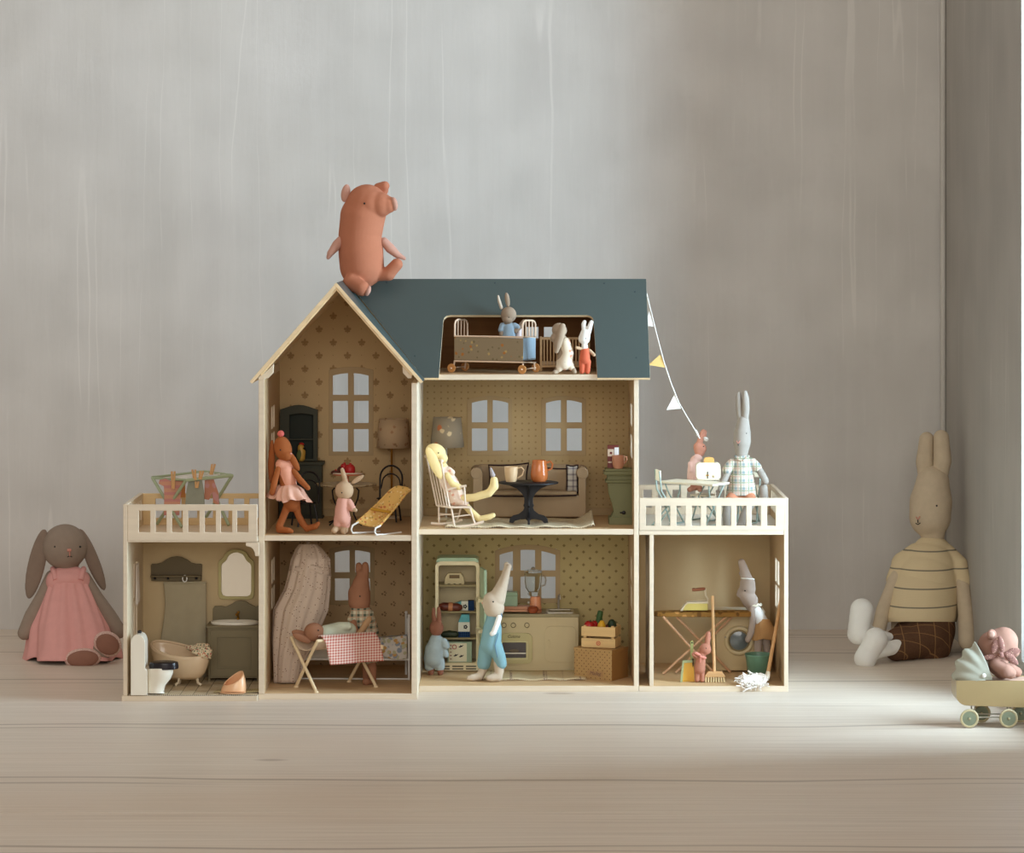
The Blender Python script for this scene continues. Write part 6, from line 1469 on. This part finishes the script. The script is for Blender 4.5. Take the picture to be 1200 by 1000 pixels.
rnd_ = [(0, -1), (.5, -.9), (.9, -.5), (1, 0), (.92, .5), (.6, .85), (.2, .92), (0, .84)]
veg('red_pepper', 'glossy red pepper at left front of the vegetable crate', (-.055, .014, .040), [('fruit', redp, rnd_, (10, 10), .0108), ('stalk', greenp, [(0, .0085), (.0014, .0086), (.001, .0125), (0, .0126)], (10, 10), 1)])
veg('tomato', 'red tomato beside the pepper in the vegetable crate', (-.049, .029, .040), [('fruit', redp, rnd_, (0, -12), .0095), ('stalk', greenp, [(0, .0075), (.001, .0076), (.0008, .0100), (0, .0101)], (0, -12), 1)])
veg('cucumber', 'upright green cucumber standing in the vegetable crate', (-.0415, .031, .046), [('fruit', greenp, [(0, -.028), (.0045, -.026), (.0056, -.018), (.0058, .016), (.0052, .0215), (.0042, .0225), (0, .0222)], (0, 12), 1)])
veg('pear', 'yellow pear at front centre of the vegetable crate', (-.0305, .0125, .0395), [('fruit', yel, [(0, -.0085), (.006, -.0075), (.0085, -.002), (.0078, .004), (.005, .0095), (.003, .0125), (0, .0132)], (0, 6), 1), ('stalk', greenp, [(0, .0128), (.0007, .0128), (.0006, .0168), (0, .017)], (0, 6), 1)])
veg('avocado', 'dark green avocado at right of the vegetable crate', (-.0115, .022, .0425), [('fruit', dgr, [(0, -.011), (.0055, -.0095), (.0085, -.002), (.0075, .006), (.004, .0105), (0, .0118)], (0, -8), 1)])
veg('beetroot', 'dark red beetroot low between pear and avocado in crate', (-.0220, .024, .034), [('fruit', paint('beetroot_skin', c(104, 44, 36), .5), rnd_, (0, 20), .0082)])
veg('kiwi', 'brown green kiwi low at back of the vegetable crate', (-.0215, .037, .035), [('fruit', paint('kiwi_skin', c(96, 88, 44), .8), rnd_, (15, 0), .0080)])

# ------------------------------------------------------------------ laundry (right extension, ground floor)
RZf = .0105
wmat = paint('beige_washer_enamel', c(200, 178, 134), .4, .03)
r = Rig('washing_machine', 'beige toy washing machine with round porthole at back of the laundry', 'washing machine', 867, 788, z=RZf)
dd = min((RB - .004 - r.Y) / r.u, 36)
m = MB(); r.box(m, 839, 896, 719, 786.5, 0, dd); m.out('body', wmat, r.o, bevel=.002)
m = MB(); r.box(m, 838.5, 896.5, 716.5, 719.4, -1, dd); m.out('top', paint('white_washer_top', c(230, 222, 202), .35), r.o, bevel=.0008)
for x in (843, 892):
    m = MB(); r.box(m, x - 2, x + 2, 786.5, 788, 2, 6); m.out('foot', black_metal, r.o)
Mx = Matrix.Translation(r.P(866, 751, 0)) @ Matrix.Rotation(pi / 2, 4, 'X'); u = r.u
m = MB(); m.tube([Mx @ Vector((15 * u * math.cos(k * pi / 20), 15 * u * math.sin(k * pi / 20), .0008)) for k in range(40)], 2.6 * u, 10, closed=True); pd = m.out('porthole_ring', paint('cream_porthole_ring', c(206, 188, 146), .35), r.o)
m = MB(); m.tube([Mx @ Vector((11.6 * u * math.cos(k * pi / 20), 11.6 * u * math.sin(k * pi / 20), .0022)) for k in range(40)], .8 * u, 8, closed=True); m.out('porthole_bezel', paint('olive_bezel', c(140, 124, 86), .4), pd)
m = MB(); m.lathe([(0, .0034), (6 * u, .0028), (12.6 * u, .0006), (0, .0004)], n=32, M=Mx); m.out('porthole_glass', paint('grey_blue_porthole', c(104, 112, 112), .12, .03, spec=.7), pd)
m = MB(); r.ball(m, 850, 747, -2.5, 1.2); m.out('hinge', steel_m, pd)
# ironing board
r = Rig('ironing_board', 'ironing board with brown floral cover on crossed wooden legs in laundry', 'ironing board', 816, 791, z=RZf)
ibm = floral('brown_floral_cover', c(152, 112, 58), [c(206, 156, 96), c(108, 76, 40)], 70, .6, .4)
def ibo(): 
    L = []
    for x, h in ((766.5, 3), (770, 6.5), (777, 9), (790, 10.5), (820, 11.5), (862, 11.5), (877, 11), (880, 8)): L.append((x, h))
    return [((x - 816) * r.u, (-h + 4) * r.u) for x, h in L] + [((x - 816) * r.u, (h + 4) * r.u) for x, h in L[::-1]]
zt0, zt1 = r.P(0, 722, 4).z, r.P(0, 716.5, 4).z
m = MB(); m.plate(ibo(), [], zt0, zt1, plane='xy'); m.out('padded_top', ibm, r.o, bevel=.0016)
for a, b in (((777, 723, -5), (838, 791, -5)), ((851, 723, -2), (777, 791, -2)), ((793, 723, 11), (856, 791, 11)), ((858, 723, 9), (792, 789, 9))):
    q_ = r.P(b[0], 791, b[2]); q_.z = .0024
    m = MB(); m.tube([r.P(*a), q_], 1.45 * r.u, 8); m.out('leg', wood('ironing_leg', c(206, 160, 122), .5, .08, 'z'), r.o)
ib = r
r = Rig('iron', 'yellow and cream toy iron with brown handle on the ironing board', 'iron', 815, 715.6, Y=ib.Y + 2 * ib.u); r.o.location.z = ib.loc.z + zt1; dzi = ib.loc.z + zt1 - r.loc.z; r.loc.z += dzi; r.z0 += dzi
yl = paint('pale_yellow_enamel', c(224, 208, 120), .3)
m = MB(); r.plate(m, [(799.5, 715), (829.5, 715), (829, 706.6), (805, 706.6), (802, 709)][::-1], [], -5, 6); m.out('body', yl, r.o, bevel=.0012)
m = MB(); r.plate(m, [(797, 715.6), (798, 713.6), (803, 707.5), (805, 705.4), (829.4, 704.4), (830, 706.8), (806, 707), (802.6, 709.4), (799.6, 715.6)][::-1], [], -5.6, 6.6); m.out('soleplate', paint('cream_iron_shell', c(224, 210, 186), .3), r.o, bevel=.0005)
m = MB(); r.tube(m, [(829, 705, 0), (829.4, 702, 0), (827, 698, 0), (826.4, 694, 0), (826.6, 690, 0)], 1.1, 8); r.tube(m, [(816, 704.6, 0), (827, 703.6, 0)], .6, 6); m.out('handle_bracket', paint('cream_bracket', c(222, 206, 176), .35), r.o)
m = MB(); r.tube(m, [(811, 691.4, 0), (813, 691.2, 0), (815, 691.3, 0), (818, 690.9, 0), (824, 690.5, 0), (826.6, 690.2, 0)], [1.6, 2.1, 1.7, 2.0, 2.0, 1.4], 10); m.out('handle', wood('brown_handle', c(150, 92, 62), .5), r.o)
# rabbit
lilac = fabric('lilac_grey_linen', c(178, 162, 150), var=.05)
r = Rig('stuffed_rabbit', 'lilac grey rabbit with white headband and ochre skirt behind the mop bucket', 'soft toy', 892, 789, z=RZf)
r.blob('body', lilac, [[(874, 696, 0, 9), (879, 704, 0, 9.4), (882, 712, 0, 7)], [(876, 690, 0, 9.6), (876, 684, 0, 9)], [(868, 693, -1, 4), (866.5, 697, -1, 3.6)], [(876, 682, 0, 7), (872, 668, 0, 5.2), (869, 659, 0, 4.2)], [(872, 676, 4, 4), (868.5, 672, 5, 3)], [(884, 716, 0, 7), (891, 740, 4, 9)],
      [(889, 748, 2, 5), (888, 765, 2, 4.6), (888, 784, 0, 4.4), (884, 786, -4, 3.6)], [(898, 748, 6, 5), (899, 765, 6, 4.6), (899, 784, 4, 4.4), (896, 786, 0, 3.6)]], vox=.9)
r.blob('arm', lilac, [[(881, 714, -8, 3.6), (882, 728, -11, 3.8), (880, 742, -13, 4), (876.5, 750, -14, 3.6)]], vox=.8)
m = MB(); r.tube(m, [(876 + 7.6 * math.cos(k * pi / 10), 678.4 + .6 * math.cos(k * pi / 10), 7.4 * math.sin(k * pi / 10)) for k in range(20)], .8, 6, closed=True); m.out('headband', white_fab, r.o)
r.blob('blouse', white_fab, [[(885, 717, 0, 8), (891, 730, 3, 9.6)]], vox=.8)
m = MB(); r.tube(m, [(884.5 + 7.2 * math.cos(k * pi / 12), 710 + .8 * math.sin(k * 2.1) - 1.2 * math.cos(k * pi / 12), 7 * math.sin(k * pi / 12)) for k in range(24)], 1.5, 6, closed=True); m.out('collar', fabric('cream_ruffle', c(236, 230, 208)), r.o)
r.skirt('skirt', fabric('ochre_linen_skirt', c(200, 156, 106), var=.07), [(892, 726, 3, 9.4, 9), (894, 736, 4, 13, 12), (895, 746, 5, 15, 13), (894.5, 750, 5, 15, 13)], pleats=7, amp=.08, hem=1)
r.dots(eye_m, [(873, 692.5, -9.3)], .9)
# bucket
bk = paint('green_enamel_bucket', c(98, 136, 112), .35, .04)
r = Rig('bucket', 'green enamel bucket behind the white mop head in the laundry', 'bucket', 889, 797, z=RZf)
m = MB(); r.lathe(m, 889, [(0, 797), (11, 797), (12, 795), (15.4, 769), (16.4, 767.4), (16.2, 766.4), (15, 767), (14.4, 770), (11, 793.5), (0, 794)], 0, 32); m.out('pail', bk, r.o)
m = MB(); r.tube(m, [(873.6, 770, 0), (873.2, 776, -6), (880, 783, -14), (889, 786, -16.4), (898, 783, -14), (904.8, 776, -6), (904.4, 770, 0)], .6, 6) if False else r.tube(m, [(873, 769, 0), (876, 772, 10), (883, 774, 15.5), (889, 774.6, 16.8), (895, 774, 15.5), (902, 772, 10), (905, 769, 0)], .6, 6); m.out('wire_handle', steel_m, r.o)
# mop
r = Rig('mop', 'white string mop with wooden handle leaning on the right laundry wall', 'mop', 899, 797, Y=.112)
m = MB(); r.tube(m, [(899.5, 792, 2), (907, 750, 22), (916, 698, 46)], 2.2, 10); m.out('handle', beech, r.o)
m = MB(); r.tube(m, [(898, 797, 0), (899.2, 793.5, 1.5), (900.4, 787.5, 4)], [2.6, 3.2, 2.8], 10); m.out('socket', fabric('cream_binding', c(226, 216, 196)), r.o)
rs = random.Random(4); m = MB()
def pel(sc=1.0):
    a, q = rs.uniform(0, 2 * pi), rs.random() ** .5 * sc
    return 881 + 19 * q * math.cos(a), 799 + 9.5 * q * math.sin(a)
for k in range(85):
    sx, sy = 896 + rs.uniform(-5, 3), 794 + rs.uniform(-3, 3)
    (ax, ay), (bx_, by_) = pel(.8), pel(1.05)
    cx_, cy_ = bx_ + rs.uniform(-7, 7), by_ + rs.uniform(-3, 4)
    pts = [(sx, sy), ((sx + ax) / 2, (sy + ay) / 2 - 2.5), (ax, ay), ((ax + bx_) / 2 + rs.uniform(-2, 2), (ay + by_) / 2 + rs.uniform(-2, 2)), (bx_, by_), (cx_, min(cy_, 811))]
    pp = []
    for (x, y) in pts:
        d_ = rs.uniform(-3, 3) - 15.5 * min(1, max(0, (y - 795) / 8))
        q = r.P(x, y, d_); q.z = max(q.z, (RZf if q.y + r.loc.y > .0888 else 0) + .0012 - r.loc.z); pp.append(q)
    m.tube(pp, rs.uniform(.75, 1.1) * r.u, 5)
m.out('mop_strings', fabric('white_mop_yarn', c(236, 228, 218), var=.1), r.o, kind='stuff')
# broom
r = Rig('broom', 'wooden broom with upright handle standing in front of the ironing board', 'broom', 837.5, 800, z=RZf)
m = MB(); r.tube(m, [(837, 788, 0), (836.4, 760, 10), (835, 699, 34)], 1.9, 10); m.out('handle', beech, r.o)
m = MB(); r.plate(m, [(825, 793.2), (850, 793.2), (846, 787), (829.5, 787)][::-1], [], -3, 3.4); m.out('head', beech_x, r.o, bevel=.0004)
bm_ = fabric('pale_bristle', c(226, 204, 158))
for k in range(8):
    for j in (-1.4, 1.6):
        x = 827.4 + k * 2.95; m = MB(); a, b = r.P(x, 793, j), r.P(x + (k - 3.5) * .12, 800, j); b.z = .0006
        m.tube([a, b], [.7 * r.u, 1.0 * r.u], 6); m.out('bristle_tuft', bm_, r.o)
# dustpan
r = Rig('dustpan', 'mustard yellow dustpan with green handle propped upright in the laundry', 'dustpan', 805.5, 799.5, z=RZf)
ypan, mintp = paint('mustard_pan', c(236, 184, 76), .4), paint('sage_pan_edge', c(168, 176, 132), .4)
m = MB(); r.plate(m, [(798.5, 799.3), (814, 799.3), (813, 776), (800.5, 776)][::-1], [], 1.4, 2.4); m.out('pan', ypan, r.o)
m = MB(); r.plate(m, [(797, 799.5), (799.6, 799.5), (801.5, 777), (812.4, 776.4), (812.8, 774), (800, 774)][::-1], [], -2, 2.4); m.out('pan_edge', mintp, r.o, bevel=.0003)
m = MB(); r.plate(m, [(809.2, 776), (812.2, 776), (812.6, 752.4), (811.6, 751), (809.8, 751), (809, 752.6)][::-1], [], 0, 2); m.out('handle', paint('olive_handle', c(150, 150, 92), .4), r.o, bevel=.0003)
m = MB(); r.ball(m, 810.8, 753.6, -.3, .8, .5, .8); m.out('hanging_hole', black_metal, r.o)
m = MB(); r.plate(m, [(811, 772), (813, 772), (812.6, 780), (811.6, 782)][::-1], [], -2, -.6); m.out('brush_tip', paint('dark_brush', c(70, 60, 46), .7), r.o)
# tiny pink rabbit
rose = fabric('dusty_rose_brown_linen', c(178, 120, 98))
r = Rig('stuffed_rabbit', 'tiny dusty rose rabbit with pink bow between dustpan and broom', 'soft toy', 820, 800, z=RZf)
r.blob('body', rose, [[(822, 768, 0, 5), (820.5, 778, 0, 6.2), (820, 784, 0, 6.6)], [(817.4, 788, 0, 3), (816.8, 797, -1, 2.8)], [(823, 788, 0, 3), (823, 797, -1, 2.8)], [(816, 770, -3, 2.6), (812.6, 767, -4, 2.4)], [(828.4, 758, 0, 3), (829.4, 750, 1, 3.4), (830, 743, 2, 3)]], [(826.5, 761, 0, 7, 6.6, 7)], vox=.7)
r.blob('bow', fabric('pink_bow', c(214, 140, 124)), ells=[(817.5, 766.6, -6, 4.4, 1.5, 1.8, 24), (824.6, 771, -6, 3.8, 1.5, 1.8, 10), (821.3, 769.8, -6.8, 1.5), (821, 774, -6.4, 1.2, 1, 3)] if False else [(817.5, 766.6, -6, 4.4, 1.5, 1.8, 24), (824.6, 771, -6, 3.8, 1.5, 1.8, 10), (821.3, 769.8, -6.6, 1.6, 1.6, 1.6), (820.5, 774, -6.2, 1.2, 1, 3.4)], vox=.5)
r.dots(eye_m, [(827.5, 760, -6.5)], .7)

# ------------------------------------------------------------------ right terrace
mint_tube = paint('mint_grey_tube', c(150, 166, 156), .4)
slat_c = paint('cream_slat', c(232, 222, 198), .5)
def folding_chair(label, x, y, rot):
    t = thing('folding_chair', label, 'chair', (x, y, RDZ), rad(rot), 'cream folding cafe chairs on the right terrace')
    w = .019
    for s_ in (-1, 1):
        m = MB(); m.tube([(s_ * w, .014, .108), (s_ * w, .010, .070), (s_ * w, -.002, .050), (s_ * w, -.018, .0016)], .0016, 8); m.out('back_leg_tube', mint_tube, t)
        m = MB(); m.tube([(s_ * (w - .0036), -.020, .0475), (s_ * (w - .0036), .020, .0016)], .0016, 8); m.out('leg', mint_tube, t)
    for y0 in (-.018, .020):
        m = MB(); m.tube([(-w, y0, .0016), (w, y0, .0016)], .0015, 8); m.out('foot_bar', mint_tube, t)
    m = MB(); m.box(-w - .001, w + .001, -.022, .013, .048, .0515); m.out('seat', slat_c, t, bevel=.0008)
    m = MB(); m.box(-w, w, .0105, .0130, .088, .109); m.out('backrest', slat_c, t, bevel=.0008)
    return t
folding_chair('cream folding cafe chair at left end of the terrace table', 0.2935, .150, 100)
folding_chair('cream folding cafe chair under the pink rabbit behind the terrace table', 0.380, .265, -125)
folding_chair('cream folding cafe chair carrying the plaid shirted grey rabbit', 0.463, .222, -18)
# table
tF = Vector((0.353, .172, RDZ)); th_ = rad(-36)
t = thing('folding_table', 'cream topped folding cafe table on mint legs on the right terrace', 'table', tF, th_)
m = MB(); m.box(-.061, .061, -.031, .031, .0805, .0845); m.out('tabletop', slat_c, t, bevel=.0006)
for s_ in (-1, 1):
    for e in (-1, 1):
        m = MB(); m.tube([(e * .050, s_ * .027, .0805), (e * .047, s_ * .022, .066), (e * .040, s_ * -.024, .0016)], .0016, 8); m.out('leg', mint_tube, t)
for e in (-1, 1):
    for s_ in (-1, 1):
        pass
    m = MB(); m.tube([(e * .040, -.026, .0016), (e * .040, .026, .0016)], .0014, 8); m.out('foot_bar', mint_tube, t)
tz_ = RDZ + .0845
r = Rig('toaster', 'cream toaster with slice of bread on the terrace table', 'toaster', 829.5, 562.6, z=tz_)
crm_e = paint('cream_toaster_enamel', c(236, 226, 200), .3, .02)
m = MB(); r.plate(m, rrect(815.5, 844, 542, 561.8, 4.5, 5), [], -6, 7); m.out('body', crm_e, r.o, bevel=.0018)
m = MB(); r.box(m, 816.5, 843, 561.4, 562.6, -5, 6); m.out('foot', slat_c, r.o)
m = MB(); r.box(m, 828.2, 829.4, 552.4, 560.4, -6.4, -5.7); m.out('lever_slot', eye_m, r.o)
m = MB(); r.box(m, 827.4, 830.2, 556, 557.2, -7.4, -6); m.out('lever', gold_m, r.o)
m = MB(); r.ball(m, 836.4, 558.4, -6.4, 1.5, .9, 1.4); m.out('dial', paint('beige_dial', c(206, 186, 150), .4), r.o)
q = Rig('bread_slice', 'golden toast slice sticking out of the cream toaster', 'bread', 830.5, 548, Y=r.Y)
m = MB(); q.plate(m, [(824.6, 547.5), (837, 547.5), (837, 538.6), (836, 536.6), (831, 535.6), (826, 536.4), (824.6, 538.4)][::-1], [], -1.4, 1.4); m.out('crumb', paint('toast', c(222, 170, 96), .8, .1), q.o, bevel=.0006)
# pink rabbit
prose = fabric('rosy_pink_linen', c(206, 146, 124))
r = Rig('stuffed_rabbit', 'small rosy pink rabbit with white ear bow behind the toaster', 'soft toy', 815, 577, z=RDZ + .0517, Y=.262)
r.blob('body', prose, [[(818.5, 524, 0, 6), (820, 530, 0, 6)], [(819.5, 520, 0, 4), (822, 511, 0, 3.3), (824, 505.5, 0, 2.6)], [(825.5, 512, 1, 2.4), (826.6, 506, 1, 2)], [(815, 542, 0, 5), (814, 560, 0, 6), (815, 569, 0, 6)], [(812, 572, -5, 3.4), (808, 574, -9, 3)], [(820, 572, -5, 3.4), (820, 574, -9, 3)]], [(822, 526, -1, 6, 5.6, 6.4)], vox=.75)
r.blob('blouse', fabric('pink_white_blouse', c(230, 190, 178)), [[(815, 540, 0, 6.4), (813.6, 550, 0, 8), (813.6, 561, 0, 8.6)], [(809.5, 544, -3, 3.6), (810, 552, -5, 3.2)]], [(818, 536, -5, 5.4, 2, 3.6, 20)], vox=.75)
r.blob('bow', white_fab, ells=[(827.6, 515, -2, 3.0, 1.6, 2.6, 20), (825.8, 513.5, -3, 1.6, 1.4, 1.6)], vox=.5)
r.dots(eye_m, [(824.4, 523.4, -6.8)], .7)
# grey rabbit in plaid shirt
gsoft = fabric('soft_grey_linen', c(166, 158, 148), var=.05)
r = Rig('stuffed_rabbit', 'tall soft grey rabbit in pastel plaid shirt seated on the terrace', 'soft toy', 869, 588, z=RDZ + .0517, Y=.212)
r.blob('body', gsoft, [[(869, 531, 0, 7.5), (869.5, 518, 0, 10.4), (870, 507, 0, 9.8), (871, 494, 0, 7)], [(870, 545, 2, 9), (870, 572, 2, 12)],
     [(860, 584, -6, 6), (853, 589, -24, 5.4), (851, 604, -28, 5), (852, 617, -29, 4.6)], [(880, 585, -6, 6), (880, 590, -24, 5.6), (872, 604, -27, 5), (868, 616, -28, 4.8), (865, 618.5, -32, 3.6)]], vox=.9)
for e in ([(868, 494, 1, 4), (866.6, 480, 2, 4.4), (865.6, 466, 2, 3.8), (866, 461.5, 2, 2.8)], [(872.8, 494, -1, 4), (874, 480, -2, 4.6), (873.6, 466, -2, 4.2), (873, 460.5, -2, 3)]): r.blob('ear', gsoft, [e], vox=.8)
r.blob('arm', gsoft, [[(855, 552, -4, 3.8), (848, 564, -8, 3.8), (844, 574, -10, 3.4)]], vox=.8)
r.blob('arm', gsoft, [[(887, 547, -4, 4), (893, 556, -8, 4.4), (897, 564, -10, 4.2)]], vox=.8)
pastel = checks('pastel_plaid', c(226, 214, 198), c(124, 146, 152), .0155, .3, 'xz', .42, [(c(122, 140, 108), .0155, .3, .16), (c(206, 170, 148), .0155, .62, .12)])
r.blob('shirt', pastel, [[(869.5, 538, 0, 8), (869.5, 546, 0, 12.5), (869, 560, 0, 14)], [(858, 544, -2, 6.4), (852, 551, -5, 5.6)], [(881, 543, -2, 6.6), (887, 548, -5, 5.8)]], vox=.9)
r.skirt('shirt_hem', pastel, [(869, 556, 0, 14.4, 14), (869, 570, 0, 16.5, 15), (869, 582, 0, 18.6, 16)], pleats=5, amp=.03, hem=.6)
m = MB()
for s_ in (-1, 1): r.tube(m, [(869.5 + s_ * 8, 534.6, -2), (869.5 + s_ * 5, 538, -8), (869.5 + s_ * .8, 541, -10.6)], [1.4, 2.2, 1.2], 8)
m.out('collar', pastel, r.o, kind='stuff')
r.blob('shorts', fabric('salmon_cotton', c(206, 140, 108), var=.06), [[(868, 578, 0, 14.5), (870, 578.5, 0, 14.5)], [(861, 582, -4, 8.4), (856, 588, -16, 7.4)], [(877, 582, -4, 8.6), (879, 588, -16, 7.6)]], vox=.9)
r.blob('lower_leg', gsoft, [[(894.6, 572, -4, 5), (895.6, 586, -6, 5.2), (894, 590, -8, 4.6)]], vox=.8)
r.dots(eye_m, [(874.6, 508, -8.8)], .8)
m = MB(); r.tube(m, [(863.2, 517, -8.6), (865, 520, -9.6), (867.4, 516.6, -10)], .6, 6); m.out('nose', nose_pink, r.o)
m = MB(); r.tube(m, [(865, 520, -9.8), (865.2, 522.6, -9.8)], .5, 6); m.out('mouth', eye_m, r.o)

# ------------------------------------------------------------------ bunting from the roof to the terrace
r = Rig('bunting', 'white string of bunting flags from roof end to the pink rabbit', 'bunting', 758, 340, Y=.215)
fl_w, fl_y = fabric('white_felt_flag', c(238, 236, 230), var=.03), fabric('pale_yellow_flag', c(228, 196, 126), var=.04)
cord = fabric('white_cotton_cord', c(232, 230, 224))
pts = [(757.4, 343, 0), (763, 366, 1), (770, 394, 2), (778, 424, 3), (786, 448, 5), (795, 471, 7), (806, 490, 9), (815, 505, 11), (820, 514, 13)]
m = MB(); r.tube(m, pts, .75, 6); m.out('cord', cord, r.o)
for tri, mt in (([(761.3, 362), (766, 383), (756.8, 382)], fl_w), ([(774, 415.5), (781.5, 431.5), (760, 428)], fl_y), ([(791.5, 461.5), (798.5, 479.5), (781.5, 481)], fl_w), ([(816.6, 503), (820.6, 512), (817, 512)], fl_w)):
    dm = sum(p[0] for p in tri) / 3; dq = 1 + (dm - 757) / 5.2
    m = MB(); r.plate(m, tri[::-1], [], dq - .4, dq + .4); m.out('flag', mt, r.o)
